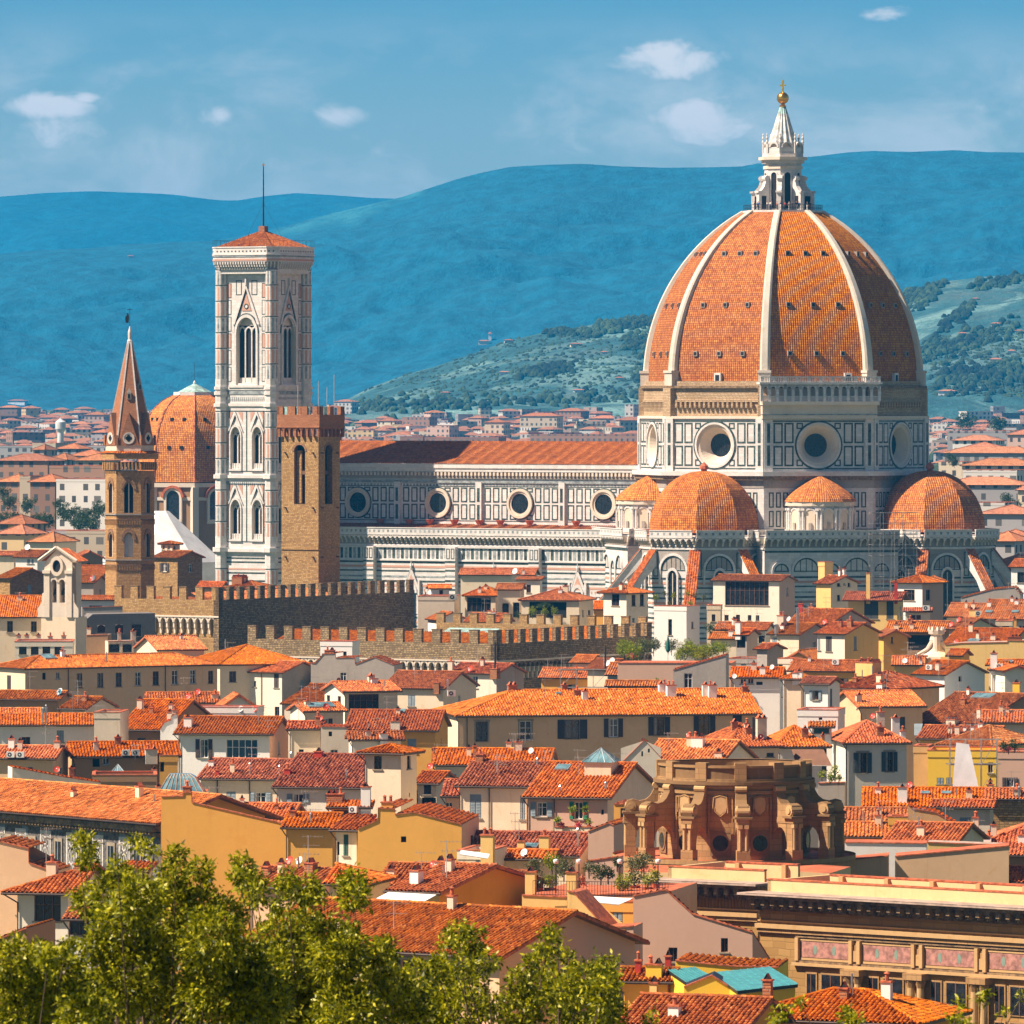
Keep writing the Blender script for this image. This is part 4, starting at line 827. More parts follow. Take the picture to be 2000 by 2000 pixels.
# visitors on the lantern platform, along the near edge
pxs = [(752,),(770,),(776,),(828,),(848,),(856,),(889,),(911,),(938,),(964,),(988,),(1009,),(1026,),(1078,),(1096,)]
for (q,), sh in zip(pxs, shirts):
    px = 1220+q/3.019; a = math.asin(max(-.98, min(.98, (px-1529)/9.85/7.55))); 
    loc = Vector((CC[0]+7.2*math.sin(a), CC[1]-7.2*math.cos(a)*.97, 92.6))
    sc = sh.split('_')[1]
    person(loc, rs.uniform(-3, 3), sh, rs.choice(['cloth_navy','cloth_black','cloth_white']), 'tiny visitor in %s top at the railing below the cathedral lantern' % sc, 'visitors on the lantern platform', rs.uniform(.95, 1.05))
# =============== BELL TOWER (campanile) ===============
def LW(x, y, z=0): return Vector(CC)+rot3 @ U(x, y, z)
ct = LW(-105.2, -29.2); camp = thing('bell_tower', ct, 'tall square marble bell tower with pink and green panels, low tiled roof and flagpole', 'tower', CR)
W = 12.2; H2 = W/2; Z = Vector((0,0,1))
sides = [(U(-H2,-H2,0), U(1,0,0), U(0,-1,0)), (U(H2,-H2,0), U(0,1,0), U(1,0,0))]
mb = MB()
# shaft with deep openings on the two seen faces: wall built as cells
def wallcells(mb, o, u, n, W, z0, z1, holes, mat, depth=.9, inner=None):
    xs = sorted(set([0, W]+[h[0] for h in holes]+[h[1] for h in holes])); zs_ = sorted(set([z0, z1]+[h[2] for h in holes]+[h[3] for h in holes]))
    for a, b in zip(xs, xs[1:]):
        for c, d in zip(zs_, zs_[1:]):
            xm, zm = (a+b)/2, (c+d)/2
            if any(h[0] < xm < h[1] and h[2] < zm < h[3] for h in holes): continue
            mb.face([o+u*a+Z*c, o+u*b+Z*c, o+u*b+Z*d, o+u*a+Z*d], mat)
    for x0, x1, c, d in [h[:4] for h in holes]:
        k = -n*depth; A, B, C_, D = o+u*x0+Z*c, o+u*x1+Z*c, o+u*x1+Z*d, o+u*x0+Z*d; im = inner or mat
        mb.face([A, A+k, B+k, B], im); mb.face([B, B+k, C_+k, C_], im); mb.face([C_, C_+k, D+k, D], im); mb.face([D, D+k, A+k, A], im)
big = [(W/2-2.35, W/2+2.35, 58.3, 71.6)]; bif = lambda z0, z1: [(1.9+.35, 1.9+2.75, z0, z1), (W-4.65, W-2.25, z0, z1)]
holes = big+bif(40.9, 49.4)+bif(26.6, 34.6)
for o, u, n in sides: wallcells(mb, o, u, n, W, 0, 80.5, [h for h in holes], 'marble', 1.1, 'marble_warm')
mb.face([U(H2,H2,0), U(-H2,H2,0), U(-H2,H2,80.5), U(H2,H2,80.5)], 'marble'); mb.face([U(-H2,H2,0), U(-H2,-H2,0), U(-H2,-H2,80.5), U(-H2,H2,80.5)], 'marble')
def arch_fill(mb, o, u, n, xc, w_, zs_, zc, mat, k=-.02, pointed=True):
    """spandrels that turn a square-headed hole into an arch"""
    N = 10
    for sg in (-1, 1):
        pts = [o+u*(xc+sg*w_/2)+Z*zc+n*k, o+u*xc+Z*zc+n*k]
        for i in range(N+1):
            t = math.pi/2*(1-i/N); x = math.cos(t); y = math.sin(t)
            if pointed: y = (1-x**1.7)**0.75 if x < 1 else 0
            pts.append(o+u*(xc+sg*w_/2*x)+Z*(zs_+(zc-zs_)*y)+n*k)
        for i in range(2, len(pts)-1): mb.face([pts[0], pts[i], pts[i+1]] if sg > 0 else [pts[0], pts[i+1], pts[i]], mat)
for o, u, n in sides:
    # big three-light window
    arch_fill(mb, o, u, n, W/2, 4.7, 68.4, 71.6, 'marble'); 
    mb.archband(o+u*W/2+Z*68.4, u, n, 2.4, 2.85, .3, 'marble', 14, sy=1.35); mb.archband(o+u*W/2+Z*68.4, u, n, 2.85, 3.05, .12, 'green_marble', 14, sy=1.35)
    for sg in (-1, 1): mb.obox(o+u*(W/2+sg*2.62-.22)+Z*57.8, u*.44, n*.3, Z*10.6, 'marble')
    # gable
    for sg in (-1, 1):
        a, b_ = o+u*(W/2+sg*3.3)+Z*70.2+n*.35, o+u*(W/2)+Z*78.4+n*.35
        mb.face([a, a-u*sg*.55, b_-Z*.9, b_], 'marble'); mb.face([a, b_, b_-n*.35, a-n*.35], 'marble')
        mb.face([o+u*(W/2+sg*2.65)+Z*70.8+n*.1, o+u*(W/2)+Z*77.4+n*.1, o+u*(W/2)+Z*77.0+n*.1, o+u*(W/2+sg*2.3)+Z*70.9+n*.1], 'green_marble')
        panel(mb, o, u, n, W/2+(sg*2.6 if sg < 0 else 1.2), W/2+(-1.2 if sg < 0 else 2.6), 76.2, 79.2, .16)
    mb.face([o+u*(W/2-1.2)+Z*73.0+n*.12, o+u*(W/2+1.2)+Z*73.0+n*.12, o+u*(W/2)+Z*76.4+n*.12], 'pink_marble')
    mb.archband(o+u*W/2+Z*73.9+n*.13, u, n, .35, .55, .08, 'green_marble', 12, 0, 2*math.pi); mb.face([o+u*(W/2+.36*math.cos(t))+Z*(73.9+.36*math.sin(t))+n*.16 for t in [2*math.pi*k/10 for k in range(10)]], 'marble')
    mb.obox(o+u*(W/2-.15)+Z*78.2, u*.3, n*.5, Z*1.4, 'marble')
    strip(mb, o, u, n, 1.9, W-1.9, 57.4, 57.9, 'marble', .4)
    # two pairs of two-light windows
    for z0, z1 in ((40.9,49.4),(26.6,34.6)):
        for xc in (1.9+1.55, W-3.45):
            arch_fill(mb, o, u, n, xc, 2.4, z1-2.2, z1, 'marble'); mb.archband(o+u*xc+Z*(z1-2.2), u, n, 1.22, 1.5, .25, 'marble', 12, sy=1.8)
            for sg in (-1, 1):
                mb.obox(o+u*(xc+sg*1.35-.13)+Z*z0, u*.26, n*.25, Z*(z1-2.2-z0), 'marble')
                a, b_ = o+u*(xc+sg*1.75)+Z*(z1-.8)+n*.3, o+u*xc+Z*(z1+3.1)+n*.3; mb.face([a, a-u*sg*.3, b_-Z*.6, b_], 'marble'); mb.face([a, b_, b_-n*.3, a-n*.3], 'marble')
                mb.face([o+u*(xc+sg*1.3)+Z*(z1+.2)+n*.06, o+u*xc+Z*(z1+2.5)+n*.06, o+u*xc+Z*(z1+2.1)+n*.06, o+u*(xc+sg*1.05)+Z*(z1+.2)+n*.06], 'green_marble')
                mb.face([o+u*(xc+sg*1.7)+Z*(z1+3.0)+n*.05, o+u*(xc+sg*1.7)+Z*(z1+1.0)+n*.05, o+u*(xc+sg*.6)+Z*(z1+3.0)+n*.05], 'pink_marble')
            mb.obox(o+u*(xc-1.5)+Z*(z0-.45), u*3.0, n*.35, Z*.4, 'marble')
            for q in range(4): mb.obox(o+u*(xc-1.2+q*.6)+Z*(z0)+n*-.2, u*.45, n*.12, Z*1.1, 'marble')
        frame_rect(mb, o, u, n, 1.75, W-1.75, z0-.6, z1+3.3, .18, 'green_marble'); strip(mb, o, u, n, W/2-.1, W/2+.1, z0-.6, z1+3.3, 'green_marble', .07)
    # pink panels between
    for zz in np.arange(58.6, 79, 3.4):
        for x0 in (.25+1.25, W-2.35): panel(mb, o, u, n, x0, x0+.85, zz, min(zz+3.0, 80), .13, inner='pink_marble' if int(zz) % 2 else 'marble')
    for z0, z1 in ((40.2,52.6),(26.0,37.8)):
        for x0 in (1.3, W-2.0):
            panel(mb, o, u, n, x0-.1, x0+.6, z0+3, z0+8, .1, inner='pink_marble'); panel(mb, o, u, n, x0-.1, x0+.6, z0, z0+2.6, .1); panel(mb, o, u, n, x0-.1, x0+.6, z0+8.4, z1, .1)
    # lower stage
    for z0 in (22.6, 21.8, 20.4, 19.6, 18.0): strip(mb, o, u, n, 1.2, W-1.2, z0, z0+.3, 'green_marble' if z0 != 20.4 else 'pink_marble')
    for k in range(4): panel(mb, o, u, n, 1.6+k*2.35, 3.5+k*2.35, 10.5, 17.2, .2, inner='marble'); mb.archband(o+u*(2.55+k*2.35)+Z*15.6, u, n, .55, .75, .1, 'pink_marble', 8)
    for z0, z1, k in ((80.5,82.0,.25),(56.9,57.4,.2),(39.0,39.6,.5),(24.0,24.6,.6),(53.6,54.2,.25)): strip(mb, o, u, n, -.8, W+.8, z0, z1, 'marble', k)
    for k in range(24):
        for zz in (55.0, 37.9, 81.0): mb.obox(o+u*(.2+k*.5)+Z*zz+n*.25, u*.22, n*.05, Z*.45, 'grey_marble')
    strip(mb, o, u, n, -.6, W+.6, 56.0, 56.7, 'grey_marble', .12)
# octagonal corner buttresses
for cx_, cy_ in ((-H2,-H2),(H2,-H2),(H2,H2),(-H2,H2)):
    mb.prism(ngon(8, 1.35, cx_, cy_, R(22.5)), 0, 81.5, 'marble')
    P = ngon(8, 1.35, cx_, cy_, R(22.5))
    for i in range(8):
        a, b_ = Vector((*P[i],0)), Vector((*P[(i+1)%8],0)); u = (b_-a); L = u.length; u.normalize(); n = Vector((u.y,-u.x,0))
        mid = (a+b_)/2-U(cx_,cy_,0)
        if n.y > .3 and n.x < .5: continue
        zz = 8.0; kk = 0
        while zz < 79:
            h = 3.2
            if not (22.5 < zz+h and zz < 24.8) and not (37 < zz+h and zz < 39.8) and not (53 < zz+h and zz < 57.5): strip(mb, a, u, n, .3, L-.3, zz, zz+h-.55, 'pink_marble' if kk % 3 != 1 else 'grey_marble', .04); strip(mb, a, u, n, 0, L, zz+h-.3, zz+h-.12, 'green_marble', .05)
            zz += h; kk += 1
    for z0, z1, r in ((24.0,24.9,1.9),(38.9,39.7,1.75),(53.5,54.2,1.7),(57.0,57.6,1.6),(55.9,56.6,1.6)): mb.prism(ngon(8, r, cx_, cy_, R(22.5)), z0, z1, 'marble', bot=True)
mb.build('marble_shaft', camp)
for o, u, n in sides:
    for (x0, x1, z0, z1), nl in zip(holes, (3,2,2,2,2)):
        m2 = MB(); q = o-n*1.0; m2.face([q+u*x0+Z*z0, q+u*x1+Z*z0, q+u*x1+Z*z1, q+u*x0+Z*z1], 'dark_hole'); wd = x1-x0
        for k in range(1, nl): m2.obox(q+u*(x0+wd*k/nl-.12)+n*.05+Z*z0, u*.24, n*.3, Z*(z1-z0-2.0), 'marble')
        for k in range(nl): m2.archband(q+u*(x0+wd*(k+.5)/nl)+Z*(z1-3.0 if nl == 3 else z1-2.2)+n*.06, u, n, wd/nl/2-.14, wd/nl/2+.12, .28, 'marble', 8, sy=1.4)
        zt = z1-(1.6 if nl == 3 else 1.2); m2.obox(q+u*x0+Z*zt+n*.05, u*wd, n*.3, Z*(z1-zt), 'marble_warm'); m2.obox(q+u*x0+Z*z0+n*.05, u*wd, n*.3, Z*1.1, 'marble')
        m2.build('belfry_window', camp)
mb = MB()
def sqr(h): return [(-h,-h),(h,-h),(h,h),(-h,h)]
def octsq(h, c=1.6): return [(-h+c,-h),(h-c,-h),(h,-h+c),(h,h-c),(h-c,h),(-h+c,h),(-h,h-c),(-h,-h+c)]
h0, h1 = H2+1.2, H2+2.1
mb.prism(octsq(H2+1.15), 80.5, 81.8, 'marble'); mb.prism(octsq(h0+.1), 81.6, 82.9, 'marble_dirty', poly2=octsq(h1-.2, 1.9)); mb.prism(octsq(h1-.05, 1.9), 82.9, 84.1, 'marble', topmat='warm_grey', bot=True)
P, Q = octsq(h0, 1.6), octsq(h1, 1.9)
for i in range(8):
    a, b_ = Vector((*P[i],0)), Vector((*P[(i+1)%8],0)); c_, d_ = Vector((*Q[i],0)), Vector((*Q[(i+1)%8],0)); L = (b_-a).length; u = (b_-a)/L; n = Vector((u.y,-u.x,0)); nk = max(2, int(L/.62))
    for k in range(nk+1):
        x = a+u*(k*L/nk-.12); mb.obox(x+Z*81.4, u*.24, n*.35, Z*.5, 'marble'); mb.obox(x+Z*81.9, u*.24, n*.65, Z*.5, 'marble'); mb.obox(x+Z*82.4, u*.24, n*.95, Z*.5, 'marble')
    L2 = (d_-c_).length; u2 = (d_-c_)/L2
    strip(mb, c_, u2, n, 0, L2, 83.1, 83.5, 'pink_marble', .04); strip(mb, c_, u2, n, 0, L2, 83.9, 84.2, 'grey_marble', .06); strip(mb, c_, u2, n, 0, L2, 84.25, 84.45, 'marble', .15)
    strip(mb, c_-n*.3, u2, n, 0, L2, 84.1, 85.9, 'marble', .3); strip(mb, c_, u2, n, 0, L2, 85.75, 86.0, 'marble', .12)
    for k in range(int(L2/.9)): strip(mb, c_, u2, n, .35+k*.9, .65+k*.9, 84.9, 85.2, 'green_marble', .04)
mb.build('corbelled_parapet', camp)
mb = MB(); hr = H2+.9
for i in range(4):
    a, b_ = Vector((*sqr(hr)[i],85.9)), Vector((*sqr(hr)[(i+1)%4],85.9)); u = (b_-a).normalized(); ap = U(0,0,89.5); s_ = ap-(a+b_)/2; mb.tiles(a, u, s_, [(0,0),(2*hr,0),(hr,s_.length)], 'tile_red', 1, seed=i)
mb.box(-.7,.7,-.7,.7,88.6,90.3,'brick_red'); mb.build('tiled_roof', camp)
mb = MB(); mb.tube((0,0,90),(0,0,102.6),.17,'iron',8,.1); mb.lathe([(.12,102.5),(.25,102.8),(0,103.2)],8,'gold')
for sx, sy in ((1,.4),(-1,-.2)): mb.tube((0,0,95),(4*sx,4*sy,87.2),.03,'iron',3)
mb.build('flagpole', camp)
mb = MB()
for i in range(8):
    a, b_ = Vector((*Q[i],0)), Vector((*Q[(i+1)%8],0)); L = (b_-a).length; u = (b_-a)/L
    for k in range(int(L/1.4)+1): mb.tube(a+u*(k*1.4)+Z*86, a+u*(k*1.4)+Z*87.3, .03, 'iron', 3)
    mb.tube(a+Z*87.3, b_+Z*87.3, .03, 'iron', 3)
mb.build('safety_railing', camp)
for px, sh in ((432,'cloth_black'),(437,'cloth_blue'),(509,'cloth_red'),(514,'cloth_orange'),(527,'cloth_black'),(543,'cloth_black'),(550,'cloth_blue'),(556,'cloth_red'),(561,'cloth_orange'),(565,'cloth_red'),(588,'cloth_red'),(598,'cloth_white')):
    # stand them just inside the parapet of the two near sides
    for s_, (o_, d_) in (('l', (U(-h1+.7,-h1+.8,84.6), U(1,0,0))), ('r', (U(h1-.8,-h1+.7,84.6), U(0,1,0)))):
        A = ct+rot3 @ o_; D = rot3 @ d_; k = (px-CX)/F; t = (k*A.y-A.x)/(D.x-k*D.y)
        if 0 <= t <= 2*h1-1.4: person(A+D*t, 1.0, sh, 'cloth_navy', 'tiny visitor in %s top behind the parapet on top of the marble bell tower' % sh.split('_')[1], 'visitors on the bell tower'); break
# =============== BATTLEMENTED STONE TOWER (palace tower) ===============
def crenel(mb, p, u, n, L, z0, h, mer, gap, mat, th=.6, cap='cornice_stone'):
    k = max(1, int((L-mer)/(mer+gap))); st = (L-mer)/k
    for i in range(k+1): 
        q = p+u*(i*st)+Z*z0; mb.obox(q, u*mer, -n*th, Z*h, mat)
        if cap: mb.obox(q-u*.06+n*.06+Z*h, u*(mer+.12), -n*(th+.12), Z*.12, cap)
def placed(px, Y): return Vector(((px-CX)*Y/F, Y, 0))
TR = R(-32); tY = 1162.0; tc = placed(622, tY)   # near corner of the tower
tw = thing('stone_tower', tc, 'square rough stone tower with brick battlements and tall arched belfry openings left of the nave', 'tower', TR)
A1, A2 = 7.2, 6.3   # left face, right face widths
mb = MB(); lf = (U(-A1,0,0), U(1,0,0), U(0,-1,0), A1); rf = (U(0,0,0), U(0,1,0), U(1,0,0), A2)
for (o, u, n, L), (xa, xb) in ((lf, (2.45, 4.6)), (rf, (1.9, 4.1))):
    wallcells(mb, o, u, n, L, 0, 49.0, [(xa, xb, 38.0, 47.6)], 'stone_light', 1.2, 'brick_brown'); arch_fill(mb, o, u, n, (xa+xb)/2, xb-xa, 46.55, 47.6, 'stone_light', -.01, False)
    mb.archband(o+u*(xa+xb)/2+Z*46.55, u, n, (xb-xa)/2, (xb-xa)/2+.35, .06, 'brick_brown', 10)
    strip(mb, o, u, n, 0, L, 30.6, 30.8, 'stone_light', .15)
    for xx in (.7, L-1.1):
        for zz in (46.2, 37.3, 29.3, 24.5): mb.obox(o+u*xx+Z*zz, u*.22, n*.5, Z*.22, 'wood')
mb.face([U(0,A2,0), U(-A1,A2,0), U(-A1,A2,49), U(0,A2,49)], 'stone_light'); mb.face([U(-A1,A2,0), U(-A1,0,0), U(-A1,0,49), U(-A1,A2,49)], 'stone_light')
mb.build('stone_shaft', tw)
for (o, u, n, L), (xa, xb) in ((lf, (2.45, 4.6)), (rf, (1.9, 4.1))):
    m2 = MB(); q = o-n*1.1; m2.face([q+u*xa+Z*38, q+u*xb+Z*38, q+u*xb+Z*47.6, q+u*xa+Z*47.6], 'dark_hole'); m2.obox(q+u*xa+Z*42.8+n*.1, u*(xb-xa), n*.3, Z*.6, 'wood'); m2.obox(q+u*(xa+.1)+Z*38.1+n*.05, u*.9, n*.4, Z*8.6, 'stone_light'); m2.build('belfry_opening', tw)
mb = MB(); e = .55
mb.box(-A1-e, e, -e, A2+e, 50.5, 52.5, 'brick_red', skip='')
for (o, u, n, L) in ((U(-A1-e,-e,0), U(1,0,0), U(0,-1,0), A1+2*e), (U(e,-e,0), U(0,1,0), U(1,0,0), A2+2*e), (U(-A1-e, A2+e, 0), U(1,0,0), U(0,1,0), A1+2*e), (U(-A1-e,-e,0), U(0,1,0), U(-1,0,0), A2+2*e)):
    crenel(mb, o, u, n, L, 52.5, 1.35, 1.15, .95, 'brick_red', .5, None); k = int(L/1.15)
    strip(mb, o, u, n, 0, L, 50.4, 50.65, 'brick_red', .1)
    for i in range(k+1):
        mb.obox(o+u*(i*(L-.3)/k)+Z*48.9, u*.3, -n*e, Z*1.6, 'brick_red')
        if i < k: mb.archband(o+u*(i*(L-.3)/k+(L/k)/2+.12)+Z*49.9-n*.45, u, n, .42, .62, .45, 'brick_red', 6)
mb.build('brick_battlements', tw)
for x in (-6.6, -4.6, -2.3): m2 = MB(); m2.box(x, x+.75, -.3, -.2, 52.5, 53.8, 'copper'); m2.build('copper_screen', tw)
for y in (1.2, 3.2): m2 = MB(); m2.box(.2,.3, y, y+.9, 52.5, 53.8, 'copper'); m2.build('copper_screen', tw)
for (x, y, h) in ((-6.0,3,57.3),(-3.0,4.5,58.0),(-.6,3.4,57.0),(.0,4.6,59.0)): m2 = MB(); m2.tube((x,y,52),(x,y,h),.05,'mast',4); m2.build('antenna', tw)
# =============== HEXAGONAL ABBEY SPIRE ===============
bY = 1180.0; bc = placed(251, bY)+U(0,4,0); bd = thing('brick_spire', bc, 'slender hexagonal brick bell tower with gabled pointed spire at the left', 'tower', R(0))
def hexa(r): return ngon(6, r, a0=R(-60))
def hexf(r):
    P = hexa(r)
    for i in range(6):
        p, q = Vector((*P[i],0)), Vector((*P[(i+1)%6],0)); L = (q-p).length; u = (q-p)/L; yield i, p, u, Vector((u.y,-u.x,0)), L
zof = lambda row: CAMZ-(row-HOR)*bY/F
mb = MB(); rr = 4.05
for i, p, u, n, L in hexf(rr):
    hs = [(L/2-.75, L/2+.75, zof(1002), zof(943)), (L/2-.7, L/2+.7, zof(1088), zof(1042))]
    if n.y < .3:
        wallcells(mb, p, u, n, L, 0, zof(920), hs, 'brick_tower' if n.x < -.3 else 'brick_tower', .5, 'brick_brown')
        for x0, x1, z0, z1 in hs: arch_fill(mb, p, u, n, L/2, x1-x0, z1-1.1, z1, 'brick_tower', -.01); mb.archband(p+u*L/2+Z*(z1-1.1), u, n, (x1-x0)/2+.12, (x1-x0)/2+.5, .12, 'brick_brown', 10, sy=1.6)
    else: mb.quad(p, p+u*L, p+u*L+Z*zof(920), p+Z*zof(920), 'brick_tower')
    for zz in (zof(1006), zof(1095)):
        strip(mb, p, u, n, -.1, L+.1, zz, zz+.2, 'marble_dirty', .2)
        for k in range(9): mb.archband(p+u*(.3+k*(L-.5)/8.5)+Z*(zz-.9), u, n, .14, .26, .15, 'brick_brown', 4); 
        for k in range(10): strip(mb, p, u, n, .05+k*(L-.2)/9.2, .2+k*(L-.2)/9.2, zz-1.6, zz-.8, 'brick_tower', .15)
    strip(mb, p, u, n, -.1, L+.1, zof(907), zof(903), 'brick_brown', .25)
    for k in range(7): mb.obox(p+u*(.2+k*(L-.4)/6-.14)+Z*zof(918), u*.28, n*.55, Z*(zof(903)-zof(918)), 'brick_tower'); mb.archband(p+u*(.5+k*(L-.4)/6.6)+Z*(zof(897)), u, n, .2, .34, .6, 'brick_tower', 5)
mb.prism(hexa(4.75), zof(897), zof(886), 'brick_tower', bot=True, topmat='terracotta')
mb.build('tower_shaft', bd)
mb = MB()
for i, p, u, n, L in hexf(4.95):
    s_ = -n*.9+Z*.35; mb.tiles(p+Z*zof(886), u, s_, [(0,0),(L,0),(L-.5,s_.length),(.5,s_.length)], 'tile_orange', 0, seed=i)
mb.build('eaves_roof', bd)
for i, p, u, n, L in hexf(rr):
    if n.y > .3: continue
    for (x0, x1, z0, z1) in [(L/2-.75, L/2+.75, zof(1002), zof(943)), (L/2-.7, L/2+.7, zof(1088), zof(1042))]:
        m2 = MB(); q = p-n*.5; m2.face([q+u*x0+Z*z0, q+u*x1+Z*z0, q+u*x1+Z*z1, q+u*x0+Z*z1], 'dark_hole' if z0 > 33 or abs(n.x) > .5 else 'tarp'); m2.obox(q+u*(L/2-.09)+Z*z0, u*.18, n*.2, Z*(z1-z0), 'marble_warm'); m2.build('twin_window', bd)
mb = MB(); mb.prism(hexa(4.0), zof(886), zof(868), 'marble_warm'); zb, zt_ = zof(868), zof(665)
mb.prism(hexa(3.95), zb, zt_, 'brick_red', poly2=hexa(.3))
P0, P1 = hexa(3.95), hexa(.3)
for a, b_ in zip(P0, P1):
    d_ = Vector((a[0],a[1],0)).normalized(); mb.tube(Vector((*a,zb)), Vector((*b_,zt_)), .16, 'marble', 4)
for i, p, u, n, L in hexf(4.0):
    c = p+u*L/2; h = zof(806); bz = zof(870)
    A, B, T = p+n*.12+Z*bz+u*.25, p+n*.12+u*(L-.25)+Z*bz, c+n*.12+Z*h-n*.1
    mb.face([A, B, T], 'brick_red'); back = T-n*1.35
    mb.face([A, T, back, A-n*.2], 'brick_brown'); mb.face([T, B, B-n*.2, back], 'brick_brown')
    mb.archband(c+Z*zof(856)+n*.13, u, n, .78, .98, .06, 'marble', 14, 0, 2*math.pi)
    for dx, dz in ((.28,0),(-.28,0),(0,.28),(0,-.28)): mb.face([c+u*(dx+.3*math.cos(t))+Z*(zof(856)+dz+.3*math.sin(t))+n*.17 for t in [2*math.pi*k/8 for k in range(8)]], 'dark_hole')
    mb.face([c+u*(.8*math.cos(t))+Z*(zof(856)+.8*math.sin(t))+n*.15 for t in [2*math.pi*k/14 for k in range(14)]], 'warm_grey')
    mb.obox(p-u*.25+Z*bz, u*.5, n*.25, Z*(zof(862)-bz+1.0), 'brick_red')
for zz, k in ((zof(762), 0), (zof(780), 5)):
    i, p, u, n, L = list(hexf(3.95*(1-(zz-zb)/(zt_-zb))+.15))[k]; c = p+u*L/2; mb.obox(c-u*.35+Z*zz-n*.5, u*.7, n*.75, Z*1.1, 'marble_dirty'); mb.face([c-u*.42+Z*(zz+1.1)+n*.26, c+u*.42+Z*(zz+1.1)+n*.26, c+Z*(zz+1.9)+n*.1], 'marble_dirty'); mb.face([c-u*.2+Z*(zz+.15)+n*.27, c+u*.2+Z*(zz+.15)+n*.27, c+u*.2+Z*(zz+.9)+n*.27, c-u*.2+Z*(zz+.9)+n*.27], 'dark_hole')
mb.lathe([(.42,zt_-.5),(.45,zt_),(.3,zt_+.2),(.32,zt_+1.4),(.16,zt_+2.0),(.05,zt_+2.4)], 8, 'marble'); mb.build('spire', bd)
mb = MB(); zt2 = zof(640); mb.tube((0,0,zt2),(0,0,zof(600)),.05,'iron',4); mb.box(-.45,.45,-.03,.03,zof(604)-.05,zof(604)+.05,'iron')
pts = [(-.7,-1.2),(-.25,-1.3),(-.1,-.6),(-.15,.1),(-.3,.35),(-.5,.35),(-.45,.05),(-.75,-.3)]; zc = zof(614)-.1
mb.face([(a, -.04, zc+b_) for a, b_ in pts], 'iron'); mb.face([(a, .04, zc+b_) for a, b_ in reversed(pts)], 'iron'); mb.build('weathervane', bd)
# =============== FAR OCTAGONAL CHAPEL DOME ===============
fY = 1720.0; fc = placed(375, fY)+U(0,14,0); fd = thing('chapel_dome', fc, 'distant orange tiled dome with pale green lantern roof behind the brick spire', 'dome', R(-20))
zf = lambda row: CAMZ-(row-HOR)*fY/F
zb, zt_ = zf(942), zf(772); rb = 13.8
def fR(z_): 
    return float(np.interp((z_-zb)/(zt_-zb), [0,.2,.42,.62,.835,.93,1], [rb,13.6,13.1,12.2,10.0,8.0,5.2]))
mb = MB(); vv = 0; zz_ = np.linspace(zb, zt_, 18)
for i in range(8):
    a0, a1 = R(22.5+45*i), R(67.5+45*i); vv = 0
    for z0, z1 in zip(zz_, zz_[1:]):
        r0, r1 = max(4.3, fR(z0)), max(4.3, fR(z1)); Ls = math.hypot(r1-r0, z1-z0); w0, w1 = r0*.3827, r1*.3827
        mb.face([(r0*math.cos(a0),r0*math.sin(a0),z0),(r0*math.cos(a1),r0*math.sin(a1),z0),(r1*math.cos(a1),r1*math.sin(a1),z1),(r1*math.cos(a0),r1*math.sin(a0),z1)], 'tile_dome', [(-w0+i*40,vv),(w0+i*40,vv),(w1+i*40,vv+Ls),(-w1+i*40,vv+Ls)]); vv += Ls
        c = Vector((math.cos(a0), math.sin(a0), 0)); mb.tube(c*r0+Z*z0, c*r1+Z*z1, .22, 'tile_brown', 4)
mb.build('tiled_dome', fd)
for row in (819, 874):
    zz = zf(row); r = fR(zz)*.924
    for i in range(8):
        am = R(45+45*i); nrm = U(math.cos(am), math.sin(am), 0); t = U(-nrm.y, nrm.x, 0)
        if (Matrix.Rotation(R(-20),3,'Z') @ nrm).y > .1: continue
        for k in (-1, 1): m2 = MB(); m2.obox(nrm*(r-.3)+t*(k*1.6-.35)+Z*(zz-.4), t*.7, nrm*.6, Z*.8, 'dark_hole'); m2.build('dome_window', fd)
mb = MB(); mb.prism(oct8(rb+.3), 0, zb-1.2, 'brown_wall'); mb.prism(oct8(rb+.9), zb-1.2, zb-.2, 'marble_warm', bot=True); mb.prism(oct8(rb+.6), zb-4.4, zb-3.6, 'marble_warm', bot=True)
for x, y in oct8(rb+.35): mb.prism(ngon(4, 1.1, x, y), 0, zb-1.2, 'marble_warm')
mb.build('chapel_wall', fd)
for i, p, u, n, L in octfaces(rb+.3):
    if (Matrix.Rotation(R(-20),3,'Z') @ n).y > 0: continue
    m2 = MB(); c = p+u*L/2; z0 = zf(1015); m2.obox(c-u*2.3+Z*(z0-1), u*4.6, n*.5, Z*1.0, 'marble_warm')
    m2.face([c-u*1.7+Z*z0+n*.3, c+u*1.7+Z*z0+n*.3]+[c+u*(1.7*math.cos(math.pi*k/10))+Z*(zf(972)+1.7*math.sin(math.pi*k/10))+n*.3 for k in range(11)], 'glass')
    m2.archband(c+Z*zf(972), u, n, 1.7, 2.3, .7, 'marble_warm', 12); m2.archband(c+Z*zf(972), u, n, 2.3, 2.9, 1.0, 'terracotta', 12)
    for sg in (-1, 1): m2.obox(c+u*(2.0*sg-.3)+Z*(z0-.5), u*.6, n*.7, Z*(zf(972)-z0+.5), 'marble_warm')
    m2.build('arched_window', fd)
mb = MB(); mb.prism(oct8(5.1), zt_-.3, zt_+.8, 'marble', bot=True); mb.prism(oct8(4.1), zt_+.8, zt_+2.9, 'copper', poly2=oct8(.2)); mb.lathe([(.35,zt_+2.7),(.4,zt_+3.1),(0,zt_+3.7)],8,'marble'); mb.tube((0,0,zt_+3.3),(0,0,zt_+8),.05,'iron',4); mb.build('glazed_lantern', fd)
